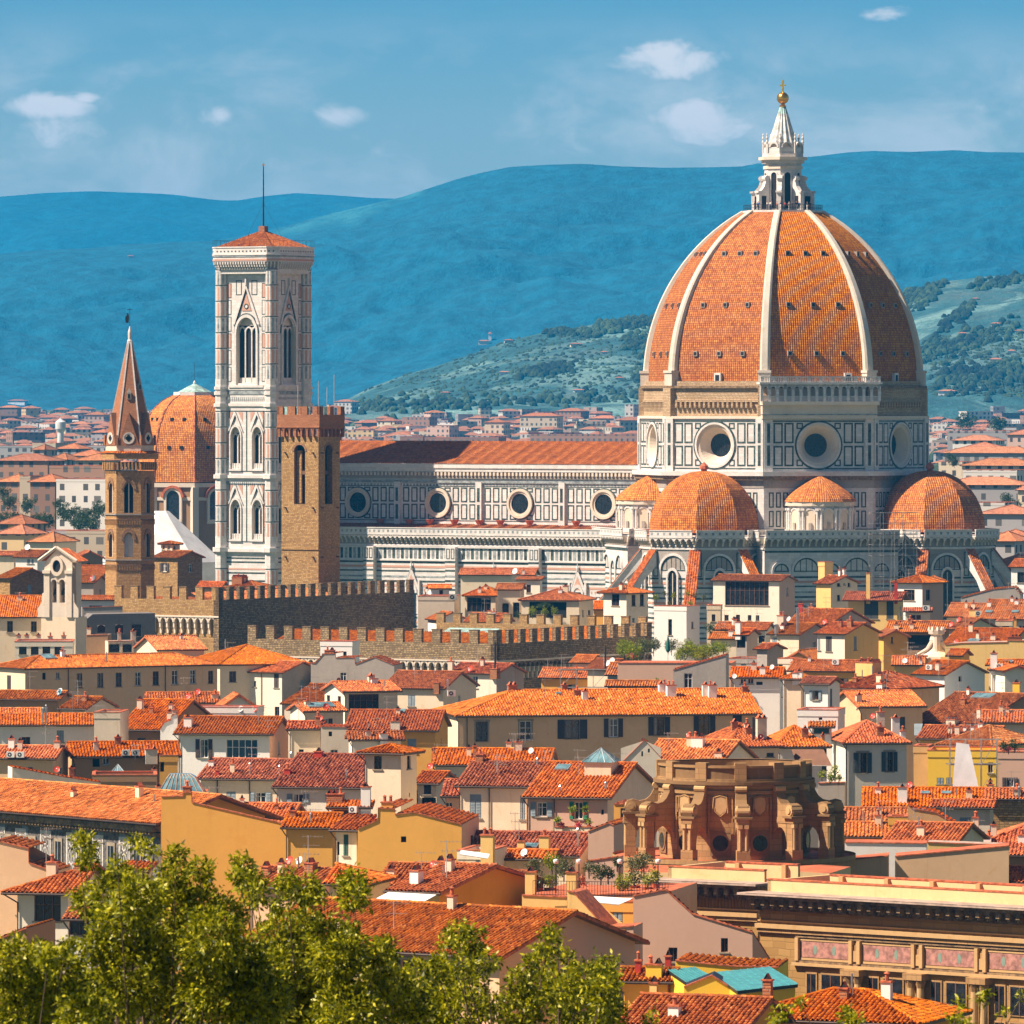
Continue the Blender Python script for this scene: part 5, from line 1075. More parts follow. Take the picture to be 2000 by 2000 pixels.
# =============== WHITE PYRAMID ROOF of the baptistery ===============
pY = 1505.0; pc = placed(309, pY)+U(0,14,0); bp = thing('baptistery', pc, 'white sheeted pyramid roof behind the brick spire', 'baptistery', R(-32)); za, ze = CAMZ-(1000-HOR)*pY/F, CAMZ-(1098-HOR)*pY/F
mb = MB(); P, Q = oct8(13.4), oct8(1.6); mb.prism(oct8(12.6), 0, ze-1, 'marble', top=False); mb.prism(oct8(13.2), ze-1.2, ze-.2, 'marble_dirty', bot=True); mb.build('marble_wall', bp)
mb = MB(); mb.prism(P, ze-.2, za, 'tarp', poly2=Q); mb.build('sheeted_roof', bp)
mb = MB(); mb.prism(ngon(8, 13.7), ze-4.5, ze-.3, 'tarp', top=False); mb.build('hanging_sheet', bp)
# =============== PALACE WITH BATTLEMENTS ===============
def cren_block(name, cx_px, Y, LA_, LB_, ztop, label, arc=True, arcR=True, rot=-32, dark='stone_shaded', light='stone_light', mer=1.35, gap=1.5, mh=1.9):
    """near corner at cx_px; left wall LA_ long, right wall LB_ long"""
    c = placed(cx_px, Y); root = thing(name, c, label, 'palace', R(rot)); mb = MB(); D = 9.0
    zb = ztop-mh
    for (o, u, n, L, mt) in ((U(-LA_,0,0), U(1,0,0), U(0,-1,0), LA_, light), (U(0,0,0), U(0,1,0), U(1,0,0), LB_, dark)):  # right wall takes a darker stone: its shade is put into the colour
        out = .7 if arc else 0; ar = arc and (arcR or n.x == 0)
        mb.obox(o-u*(out if n.x == 0 else out)+n*out+Z*(zb-2.6 if ar else 0), u*(L+out*2 if n.x == 0 else L+out), -n*1.0, Z*(2.6 if ar else zb), mt)
        crenel(mb, o-u*out+n*out, u, n, L+out*(2 if n.x == 0 else 1), zb, mh, mer, gap, mt, .6)
        if ar:
            mb.obox(o+Z*0, u*L, -n*.8, Z*(zb-2.6), mt); k = int(L/1.25)
            strip(mb, o-u*.7+n*.7, u, n, 0, L+1.4, zb-2.75, zb-2.5, 'marble_warm', .1)
            for i in range(k+1):
                x = i*L/k; mb.obox(o+u*(x-.14)+Z*(zb-5.3), u*.28, n*.35, Z*.9, 'marble_warm'); mb.obox(o+u*(x-.14)+Z*(zb-4.4), u*.28, n*.6, Z*.8, 'marble_warm')
                if i < k: mb.archband(o+u*(x+L/k/2)+Z*(zb-3.6), u, n, L/k/2-.16, L/k/2+.1, .7, 'marble_warm' if n.x == 0 else mt, 6, sy=1.4); mb.obox(o+u*(x+L/k/2-.3)+Z*(zb-3.0), u*.6, n*.6, Z*.4, mt)
    mb.build('battlemented_wall', root)
    return root
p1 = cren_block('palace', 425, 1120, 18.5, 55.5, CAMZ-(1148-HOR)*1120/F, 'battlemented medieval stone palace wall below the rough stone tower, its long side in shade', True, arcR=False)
mb = MB(); mb.tiles(U(-2,8.5,21.0), U(0,1,0), U(-9,0,3.4), [(0,0),(46,0),(46,9.6),(0,9.6)], 'tile_orange', 1); mb.tiles(U(-17.5,1.5,22.0), U(1,0,0), U(0,6,1.8), [(0,0),(15,0),(15,6.2),(0,6.2)], 'tile_red', 1); mb.build('courtyard_roof', p1)
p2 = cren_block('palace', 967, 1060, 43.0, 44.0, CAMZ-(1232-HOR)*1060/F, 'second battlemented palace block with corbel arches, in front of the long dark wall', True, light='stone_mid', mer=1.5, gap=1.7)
mb = MB(); 
mb.tiles(U(-42,2.0,17.8), U(1,0,0), U(0,7.5,2.3), [(0,0),(41,0),(41,7.8),(0,7.8)], 'tile_red', 1); mb.tiles(U(-2,9.5,17.6), U(0,1,0), U(-7,0,2.6), [(0,0),(33,0),(33,7.5),(0,7.5)], 'tile_red', 1)
mb.build('courtyard_roof', p2)
mb = MB(); o = U(-16,9.6,19.6); mb.obox(o, U(9,0,0), U(0,3,.9), U(0,0,.15), 'copper'); mb.build('metal_roof', p2)
mb = MB()
zr_ = CAMZ-(1222-HOR)*1100/F; crenel(mb, U(-38,43.3,0), U(1,0,0), U(0,-1,0), 38, zr_, 1.4, 1.35, 1.6, 'stone_light', .6); mb.box(-38,0,43.3,44,0,zr_,'stone_light'); mb.build('rear_battlements', p2)
# =============== HOUSES ===============
CROPS = {'T':(0,0,1.0),'A':(0,1050,3.864),'B':(400,1150,3.864),'C':(850,1080,3.864),'D':(1200,1080,4.83),'E':(1560,1080,4.391),'F':(0,1450,3.864),'G':(450,1450,3.864),
 'H':(850,1450,4.293),'I':(1200,1450,3.864),'J':(1560,1440,4.391),'K':(1300,1660,2.76),'N':(0,700,3.864),'O':(640,780,3.116),'Q':(1560,800,4.391)}
CUR = CROPS['T']
def use(k):
    global CUR
    CUR = CROPS[k]
def TX(x): return CUR[0]+x/CUR[2]
def TY(y): return CUR[1]+y/CUR[2]
def sc(): return 1.0/CUR[2]
rnd = random.Random(77)
SHC = {'g':'shut_green','k':'shut_brown','b':'shut_blue','d':'shut_dark','e':'shut_bright','w':'unit_white'}
def window(root, o, u, n, w_, h_, code, depth=.22):
    """o = lower left corner of the hole on the wall plane (local)"""
    K = code[0]; sh = SHC.get(code[1]) if len(code) > 1 else None; z = Z; mb = MB(); q = o-n*depth
    if K == 'A':
        N = 8; pts = [q, q+u*w_]+[q+u*(w_/2+w_/2*math.cos(math.pi*i/N))+z*(h_-w_/2+w_/2*math.sin(math.pi*i/N)) for i in range(N+1)]
        mb.face(pts, 'glass')
    else: mb.face([q, q+u*w_, q+u*w_+z*h_, q+z*h_], 'dark_hole' if K == 'H' else ('blue_glass' if K == 'G' else 'glass'))
    fm = {'W':'frame_white','O':'frame_white','G':'frame_white','D':'frame_brown','C':'frame_brown','A':'frame_brown'}.get(K)
    if K in 'WODGC' or (K == 'O'):
        t = min(.09, w_*.09); qq = q+n*.03
        nm = 1 if w_ < 1.7 else int(w_/.9)
        if K == 'O': fm = 'frame_brown' if rnd.random() < .5 else 'frame_white'
        mb.obox(qq, u*t, n*.05, z*h_, fm); mb.obox(qq+u*(w_-t), u*t, n*.05, z*h_, fm); mb.obox(qq+u*t, u*(w_-2*t), n*.05, z*t, fm); mb.obox(qq+u*t+z*(h_-t), u*(w_-2*t), n*.05, z*t, fm)
        for k in range(1, nm+1): mb.obox(qq+u*(w_*k/(nm+1)-t/2)+z*t, u*t, n*.05, z*(h_-2*t), fm)
        if h_ > 1.1: mb.obox(qq+u*t+z*h_*.62+n*.01, u*(w_-2*t), n*.03, z*t*.6, fm)
    if K in 'WO' and rnd.random() < .5: mb.face([q+n*.01+u*.05, q+n*.01+u*w_*.3, q+n*.01+u*w_*.3+z*h_*.97, q+n*.01+u*.05+z*h_*.97], 'curtain')
    win = mb.build('window', root)
    m2 = MB(); m2.obox(o-u*.12+n*.0-z*.1, u*(w_+.24), n*.12, z*.1, 'frame_stone')
    if 't' in code:
        m2.obox(o-u*.17, u*.17, n*.06, z*h_, 'frame_stone'); m2.obox(o+u*w_, u*.17, n*.06, z*h_, 'frame_stone'); m2.obox(o-u*.25+z*h_, u*(w_+.5), n*.12, z*.2, 'frame_stone')
    if K != 'H': m2.build('window_frame', win)
    def louvre(p, uu, nn, ww, hh):
        m = MB(); m.obox(p, uu*ww, nn*.05, z*hh, sh)
        ns = max(3, int(hh/.14))
        for k in range(ns): m.face([p+nn*.09+uu*.05+z*(.04+k*(hh-.08)/ns), p+nn*.09+uu*(ww-.05)+z*(.04+k*(hh-.08)/ns), p+nn*.055+uu*(ww-.05)+z*(.04+(k+.8)*(hh-.08)/ns), p+nn*.055+uu*.05+z*(.04+(k+.8)*(hh-.08)/ns)], sh)
        m.build('shutter', win)
    if sh and K == 'C':
        for k in (0, 1): louvre(o-n*.08+u*(k*w_/2+.01), u, n, w_/2-.02, h_)
    elif sh:
        louvre(o-u*(w_/2+.03)+n*.03, u, n, w_/2, h_)
        louvre(o+u*(w_+.03)+n*.03, u, n, w_/2, h_)
    return win
def chimney(root, p, w_, h_, code):
    x, y, z0 = p; mb = MB(); k = code[0]
    mat = {'c':'cream','w':'white_wall','b':'brick_red','y':'yellow','g':'warm_grey','r':'red_paint','o':'ochre','Y':'bright_yellow'}.get(k, 'cream'); d = w_*rnd.uniform(.7,1.0)
    mb.box(x-w_/2, x+w_/2, y-d/2, y+d/2, z0-.8, z0+h_, mat); mb.box(x-w_/2-.07, x+w_/2+.07, y-d/2-.07, y+d/2+.07, z0+h_, z0+h_+.1, 'terracotta')
    n = max(1, int(w_/.45)); t = h_+.1
    for i in range(n):
        cx = x-w_/2+(i+.5)*w_/n; e = min(.2, w_/n/2*.8)
        if rnd.random() < .6:
            mb.face([(cx-e,y-d/2,z0+t),(cx-e,y+d/2,z0+t),(cx,y+d/2,z0+t+.34),(cx,y-d/2,z0+t+.34)], 'terracotta'); mb.face([(cx,y-d/2,z0+t+.34),(cx,y+d/2,z0+t+.34),(cx+e,y+d/2,z0+t),(cx+e,y-d/2,z0+t)], 'terracotta')
            mb.face([(cx-e,y-d/2+.04,z0+t),(cx+e,y-d/2+.04,z0+t),(cx,y-d/2+.04,z0+t+.3)], 'dark_hole')
        else: mb.lathe([(e*.7,z0+t),(e*.6,z0+t+.35),(e*.75,z0+t+.4)], 8, 'terracotta', cx, y); mb.lathe([(e,z0+t+.42),(0,z0+t+.55)], 8, 'terracotta', cx, y)
    mb.build('chimney', root)
def aerial(root, p, h, full=True):
    x, y, z0 = p; mb = MB(); mb.tube((x,y,z0-.3),(x,y,z0+h),.028,'mast',4); a = rnd.uniform(-.5,.5); ca, sa = math.cos(a), math.sin(a); r = .016
    for zz, L, ne in ((h-.1, 1.3, 6), (h-.75, 1.0, 4)) if full else ((h-.1, .9, 4),):
        x0, x1 = x-L*.3*ca, x+L*.8*ca; y0, y1 = y-L*.3*sa, y+L*.8*sa; mb.tube((x0,y0,z0+zz),(x1,y1,z0+zz),r,'mast',3)
        for k in range(ne):
            f = k/(ne-1); px_, py_ = x0+(x1-x0)*f, y0+(y1-y0)*f; e = .28-.1*f
            mb.tube((px_-sa*e*.6,py_+ca*e,z0+zz-.02),(px_+sa*e*.6,py_-ca*e,z0+zz+.02),r*.8,'mast',3); mb.tube((px_,py_,z0+zz-e*.5),(px_,py_,z0+zz+e*.5),r*.8,'mast',3)
    mb.build('antenna', root)
def dish(root, p, r, mat):
    x, y, z0 = p; mb = MB(); o = Vector((x, y, z0+r*1.3)); d = Vector((rnd.uniform(-.5,.1), -1, .45)).normalized(); a = d.cross(Z).normalized(); b = a.cross(d)
    rings = [(0,-.22),(.5,-.17),(.85,-.06),(1.0,0)]
    for (r0,h0),(r1,h1) in zip(rings, rings[1:]):
        for k in range(16):
            t0, t1 = 2*math.pi*k/16, 2*math.pi*(k+1)/16; P = lambda rr,hh,t: o+(a*math.cos(t)+b*math.sin(t)*1.08)*rr*r+d*hh*r
            q = [P(r0,h0,t0),P(r1,h1,t0),P(r1,h1,t1),P(r0,h0,t1)]; mb.face(q if r0 > 0 else q[1:]+[q[0]][:0] or q, mat, None, True)
    mb.tube(o-d*.2*r, o+d*.75*r-b*.3*r, .02, 'mast', 3); mb.obox(o+d*.7*r-b*.36*r-a*.05, a*.1, b*.1, d*.12, 'unit_white'); mb.tube(o-d*.2*r, Vector((x,y+.1,z0-.2)), .035, 'mast', 4)
    mb.build('satellite_dish', root)
def ac(root, p, w_=.9):
    x, y, z0 = p; mb = MB(); h = w_*.72; mb.box(x-w_/2, x+w_/2, y-.4, y-.04, z0, z0+h, 'unit_white')
    mb.face([(x-w_*.08+w_*.28*math.cos(t), y-.41, z0+h/2+w_*.28*math.sin(t)) for t in [2*math.pi*k/14 for k in range(14)]], 'unit_fan')
    mb.face([(x-w_*.08+w_*.1*math.cos(t), y-.415, z0+h/2+w_*.1*math.sin(t)) for t in [2*math.pi*k/8 for k in range(8)]], 'unit_white')
    mb.build('air_conditioner', root)
def ray_hit(px, py, Q, N):
    d = Vector(((px-CX)/F, 1.0, -(py-HOR)/F)); den = d.dot(N)
    if abs(den) < 1e-6: return None
    t = (Q-Vector((0,0,CAMZ))).dot(N)/den; return Vector((0,0,CAMZ))+d*t
class Bld:
    """placement solver: front wall between two photo columns, at depth Y, turned by th degrees"""
    def __init__(s, xl, xr, Y, th):
        s.th = R(th); kl, kr = (xl-CX)/F, (xr-CX)/F; s.P = Vector((kl*Y, Y, 0)); s.u = Vector((math.cos(s.th), math.sin(s.th), 0)); s.d = Vector((-math.sin(s.th), math.cos(s.th), 0))
        s.W = (kr*Y-s.P.x)/(s.u.x-kr*s.u.y); s.inv = Matrix.Rotation(-s.th, 3, 'Z')
    def loc(s, p): return s.inv @ (p-s.P)
    def front(s, px, py): return s.loc(ray_hit(px, py, s.P, s.d))
    def right(s, px, py): return s.loc(ray_hit(px, py, s.P+s.u*s.W, s.u))
    def left(s, px, py): return s.loc(ray_hit(px, py, s.P, s.u))
ALLH = []
def H(label, xl, xr, ye, yr=None, th=0, roof='gx', wall='cream', tile='tile_orange', Y=None, zt=17.5, sl=.30, D=None, ov=.45, lw=None, rw=None, win=(), lwin=(), rwin=(), it=(), name='house', hipL=False, hipR=False, lod=None, cat='house', pipe=()):
    xl, xr, ye = TX(xl), TX(xr), TY(ye); yr = TY(yr) if yr is not None else ye-30
    if Y is None: Y = (CAMZ-zt)*F/(ye-HOR)
    b = Bld(xl, xr, Y, th); W = b.W; ze = CAMZ-(ye-HOR)*Y/F; cs = math.cos(b.th)
    root = thing(name, b.P, label, cat, b.th, 'houses and roofs of the old town'); ALLH.append((label, Y, ze, W))
    if lod is None: lod = 0 if Y < 900 else (1 if Y < 1500 else 2)
    if roof in ('hip',): hipL = hipR = True
    r = (CAMZ-ze-(yr-HOR)*Y/F)/(sl+(yr-HOR)*cs/F); r = max(1.2, r)
    if roof == 'gy': r = W/2
    if D is None: D = max(3.0, 2*r-.9) if roof != 'flat' else 8.0
    if roof == 'shed': D = r
    if roof == 'gx' or roof == 'hip': r = (D+2*ov)/2
    rise = sl*r; u, n, nL, nR, nB = U(1,0,0), U(0,-1,0), U(-1,0,0), U(1,0,0), U(0,1,0)
    zw = ze+ov*sl-.05 if roof not in ('flat','gy') else ze
    if roof == 'gy': sl = max(.12, (CAMZ-(yr-HOR)*Y/F-ze)/(W/2)); zw = ze
    lw = lw or wall; rw = rw or wall; mb = MB()
    def holes(ws, solve, k):
        out = []
        for t in ws:
            x, y, w_, h_ = t[:4]; c = solve(TX(x), TY(y)); yy = (b.P+Matrix.Rotation(b.th,3,'Z') @ U(c.x, c.y, 0)).y; m_ = yy/F*sc()
            asp = abs(cs) if k == 'f' else max(.25, abs(math.sin(b.th)))
            w2, h2 = w_*m_/asp/2, h_*m_/2; a = c.x if k == 'f' else (c.y if k == 'r' else D-c.y); Lm = W if k == 'f' else D
            w2 = min(w2, Lm/2-.05); a = min(max(a, w2+.03), Lm-w2-.03); out.append((a-w2, a+w2, c.z-h2, min(c.z+h2, zw-.02), t[4] if len(t) > 4 else 'D'))
        return out
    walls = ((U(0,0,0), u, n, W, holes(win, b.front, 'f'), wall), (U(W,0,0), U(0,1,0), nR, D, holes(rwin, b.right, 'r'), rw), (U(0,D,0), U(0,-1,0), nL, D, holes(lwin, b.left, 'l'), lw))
    if cat == 'house' and roof != 'flat' and Y < 1250 and zw > 8:
        if not win and W > 4.5:
            nw = int(W/rnd.uniform(3.2,4.6)); cd = rnd.choice(['D','W','Ok','Cb','Ok','Cd']); ww = .5
            for i in range(nw): xc = W*(i+.5)/nw+rnd.uniform(-.3,.3); walls[0][4].append((xc-ww, xc+ww, zw-2.5, zw-1.0, cd))
        if not rwin and D > 6 and th < 0: walls[1][4].append((D*.45, D*.45+.9, zw-2.6, zw-1.2, rnd.choice(['D','W','Cb'])))
    for o, uu, nn, L, hs, mt in walls: wallcells(mb, o, uu, nn, L, 0, zw, hs, mt, .22)
    mb.face([U(W,D,0), U(0,D,0), U(0,D,zw), U(W,D,zw)], wall)
    if roof == 'gy':
        a = U(W/2,0,zw+sl*W/2); mb.face([U(0,0,zw), U(W,0,zw), a], wall); mb.face([U(W,D,zw), U(0,D,zw), a+U(0,D,0)], wall)
    elif roof == 'gx':
        hr = zw+sl*D/2
        if not hipR: mb.face([U(W,0,zw), U(W,D,zw), U(W,D/2,hr)], rw)
        if not hipL: mb.face([U(0,D,zw), U(0,0,zw), U(0,D/2,hr)], lw)
    elif roof == 'shed':
        hr = zw+sl*D; mb.face([U(W,0,zw), U(W,D,zw), U(W,D,hr)], rw); mb.face([U(0,D,zw), U(0,0,zw), U(0,D,hr)], lw); mb.face([U(W,D,zw), U(0,D,zw), U(0,D,hr), U(W,D,hr)], wall)
    elif roof == 'flat':
        mb.face([U(0,0,zw-.6), U(W,0,zw-.6), U(W,D,zw-.6), U(0,D,zw-.6)], 'terrace_red')
        for (x0,x1,y0,y1) in ((-.06,W+.06,-.06,.26),(-.06,W+.06,D-.26,D+.06),(-.06,.26,.26,D-.26),(W-.26,W+.06,.26,D-.26)): mb.box(x0,x1,y0,y1,zw-.6,zw+.08,wall); mb.box(x0-.03,x1+.03,y0-.03,y1+.03,zw+.08,zw+.16,'terracotta')
    wallo = mb.build('wall', root)
    # recesses keep their glass in each window
    for o, uu, nn, L, hs, mt in walls:
        for x0, x1, z0, z1, code in hs:
            if z1-z0 > .15: window(root, o+uu*x0+Z*z0, uu, nn, x1-x0, z1-z0, code)
    # ---- roof
    mb = MB(); sd_ = rnd.randrange(1000); th_ = .16
    def slope(O, uu, up, poly, tl=tile):
        O = Vector(O); uu = Vector(uu); upn = Vector(up).normalized(); mb.tiles(O, uu, upn, poly, tl, lod, tw=.29 if Y < 470 else .33, tl=.36 if Y < 470 else .40, seed=sd_)
        nn = uu.cross(upn); nn = nn if nn.z > 0 else -nn
        P = [O+uu*a+upn*c for a, c in poly]; Q = [p-nn*th_ for p in P]; mb.face(list(reversed(Q)), 'wood')
        for i in range(len(P)): mb.face([Q[i], Q[(i+1)%len(P)], P[(i+1)%len(P)]+nn*.03, P[i]+nn*.03], 'gutter' if i == 0 else 'terracotta')
    def ridge(p, q, rad=.15):
        p, q = Vector(p), Vector(q); L = (q-p).length; k = max(1, int(L/.45)) if lod == 0 else max(1, int(L/3)); 
        for i in range(k):
            a, c = p+(q-p)*(i/k), p+(q-p)*((i+1.06)/k); mb.tube(a+Z*(.05+rnd.uniform(-.01,.015)), c+Z*.05, rad*rnd.uniform(.95,1.1), tile, 6, rad*.82)
    e = ov
    if roof in ('gx','hip'):
        Wt = W+2*e; iL = r if hipL else 0; iR = r if hipR else 0
        if iL+iR > Wt: k = Wt/(iL+iR) if iL+iR else 1; iL *= k; iR *= k
        up = U(0, r, rise); S_ = up.length; zb = ze
        A = U(-e,-e,zb); slope(A, u, up, [(0,0),(Wt,0),(Wt-iR,S_),(iL,S_)]); Bk = U(W+e, D+e, zb); slope(Bk, -u, U(0,-r,rise), [(0,0),(Wt,0),(Wt-iL,S_),(iR,S_)])
        if hipL: up2 = U(iL, 0, rise); slope(U(-e, D+e, zb), U(0,-1,0), up2, [(0,0),(2*r,0),(r,up2.length)])
        if hipR: up2 = U(-iR, 0, rise); slope(U(W+e, -e, zb), U(0,1,0), up2, [(0,0),(2*r,0),(r,up2.length)])
        p0, p1 = U(-e+iL, -e+r, zb+rise), U(W+e-iR, -e+r, zb+rise)
        if (p1-p0).length > .4: ridge(p0, p1)
        if hipL: ridge(U(-e,-e,zb), p0); ridge(U(-e,D+e,zb), p0)
        if hipR: ridge(U(W+e,-e,zb), p1); ridge(U(W+e,D+e,zb), p1)
        plane = (U(0,-e,zb), U(0,-sl,1).normalized())
    elif roof == 'gy':
        rr = W/2+e; up = U(rr,0,rr*sl); S_ = up.length; zb = zw-e*sl+.05
        slope(U(-e, D+e, zb), U(0,-1,0), up, [(0,0),(D+2*e,0),(D+2*e,S_),(0,S_)]); slope(U(W+e,-e,zb), U(0,1,0), U(-rr,0,rr*sl), [(0,0),(D+2*e,0),(D+2*e,S_),(0,S_)])
        ridge(U(W/2,-e,zb+rr*sl), U(W/2,D+e,zb+rr*sl)); plane = (U(W/2,0,zb+rr*sl), U(.0,0,1))
    elif roof == 'shed':
        up = U(0, D+e*1.3, sl*(D+e*1.3)); S_ = up.length; slope(U(-e,-e,ze), u, up, [(0,0),(W+2*e,0),(W+2*e,S_),(0,S_)]); plane = (U(0,-e,ze), U(0,-sl,1).normalized())
    else: plane = (U(0,0,zw-.5), U(0,0,1))
    if roof != 'flat': mb.build('roof', root)
    if roof in ('gx','hip','shed') and lod == 0:
        m2 = MB(); m2.tube(U(-e,-e-.06,ze-.06), U(W+e,-e-.06,ze-.06), .075, 'gutter', 6); m2.tube(U(-e+.1,-e,ze-.06), U(-.0,-.1,ze-.7), .05, 'gutter', 5); m2.tube(U(0.05,-.1,ze-.7), U(0.05,-.1,0), .05, 'gutter', 5); m2.build('gutter', root)
    rot = Matrix.Rotation(b.th, 3, 'Z')
    def onroof(x, y):
        p = ray_hit(TX(x), TY(y), b.P+rot @ plane[0], rot @ plane[1]) if roof != 'gy' else None
        if p is None: q = b.front(TX(x), TY(y)); q = U(q.x, 1.5, zw+sl*min(q.x, W-q.x)); return q, Y/F*sc()
        q = b.loc(p); lim = (D+1 if roof in ('flat','shed') else r)
        if q.y > lim or q.y < -1: q.y = min(max(q.y, 0), lim); q.z = plane[0].z+(q.y+e)*sl if roof != 'flat' else q.z
        q.x = min(max(q.x, 0.2), W-.2); return q, p.y/F*sc()
    if cat == 'house' and roof in ('gx','hip') and Y < 1200 and W > 3 and D > 4:
        for _ in range(rnd.choice([1,1,2,2,3,4])):
            q = U(rnd.uniform(.15,.85)*W, rnd.uniform(.15,.85)*r, 0); q.z = ze+(q.y+e)*sl; k_ = rnd.random()
            if k_ < .45: chimney(root, q, rnd.uniform(.4,.75), rnd.uniform(.5,1.0), rnd.choice('ccgwb'))
            elif k_ < .85: aerial(root, q, rnd.uniform(1.6,3.0))
            else: m2 = MB(); m2.tube(q-Z*.3, q+Z*rnd.uniform(.6,1.4), .07, 'steel', 6); m2.build('flue', root)
    for t in it:
        code, x, y = t[:3]; w_, h_ = (t[3], t[4]) if len(t) > 4 else (None, None); q, m_ = onroof(x, y)
        if code[0] == 'C': chimney(root, q, max(.35, w_*m_), max(.5, h_*m_), code[1:] or 'c')
        elif code == 'p': m2 = MB(); m2.tube(q-Z*.4, q+Z*h_*m_, max(.06, w_*m_/2), 'steel', 6); m2.tube(q+Z*h_*m_, q+Z*(h_*m_+.15), max(.1, w_*m_*.8), 'steel', 6, .04); m2.build('flue', root)
        elif code == 'k': m2 = MB(); m2.tube(q-Z*.4, q+Z*h_*m_, max(.07, w_*m_/2), 'black_pipe', 6); m2.build('flue', root)
        elif code == 'a': aerial(root, q, (w_ or 100)*m_)
        elif code[0] == 'd': dish(root, q, max(.3, (w_ or 45)*m_/2), {'W':'dish_white','R':'dish_red','B':'dish_blue'}[code[1]])
        elif code == 'u': ac(root, q+U(0,-.3,0), max(.7, (w_ or 60)*m_))
        elif code[0] == 's':
            m2 = MB(); su = U(0, 1, sl if roof != 'flat' else .15).normalized(); nn = u.cross(su); ww, hh = w_*m_, h_*m_/(sl+.06)*.9; oo = q-u*ww/2-su*hh/2+nn*.1
            m2.obox(oo, u*ww, su*hh, nn*.14, 'lead'); m2.face([oo+nn*.15+u*.08+su*.08, oo+nn*.15+u*(ww-.08)+su*.08, oo+nn*.15+u*(ww-.08)+su*(hh-.08), oo+nn*.15+u*.08+su*(hh-.08)], 'skylight_glass')
            for k in range(1, max(1, int(ww/.8))): m2.obox(oo+nn*.15+u*(ww*k/int(ww/.8)), u*.05, su*hh, nn*.03, 'lead')
            m2.build('skylight', root)
        elif code == 'y': # glazed pyramid cupola
            m2 = MB(); ww = w_*m_/2; hh = h_*m_; m2.prism([(q.x-ww*.85,q.y-ww*.85),(q.x+ww*.85,q.y-ww*.85),(q.x+ww*.85,q.y+ww*.85),(q.x-ww*.85,q.y+ww*.85)], q.z-1, q.z+hh*.42, 'cream'); P_ = [(q.x-ww,q.y-ww),(q.x+ww,q.y-ww),(q.x+ww,q.y+ww),(q.x-ww,q.y+ww)]
            m2.prism(P_, q.z+hh*.42, q.z+hh, 'skylight_glass', bot=True, poly2=[(q.x,q.y)]*4)
            for c_ in P_: m2.tube(U(*c_, q.z+hh*.43), U(q.x,q.y,q.z+hh), .05, 'lead', 4)
            for c_, c2 in zip(P_, P_[1:]+P_[:1]):
                for k in (1,2,3): m2.tube(U(c_[0]+(c2[0]-c_[0])*k/4, c_[1]+(c2[1]-c_[1])*k/4, q.z+hh*.43), U(q.x,q.y,q.z+hh), .03, 'lead', 3)
            m2.build('cupola', root)
    for x, y in pipe:
        q = b.front(TX(x), TY(y)); m2 = MB(); m2.tube(U(q.x,-.1,zw-.2), U(q.x,-.1,2), .055, 'gutter', 5); m2.build('downpipe', root)
    root['Y'] = Y
    return root, b, ze
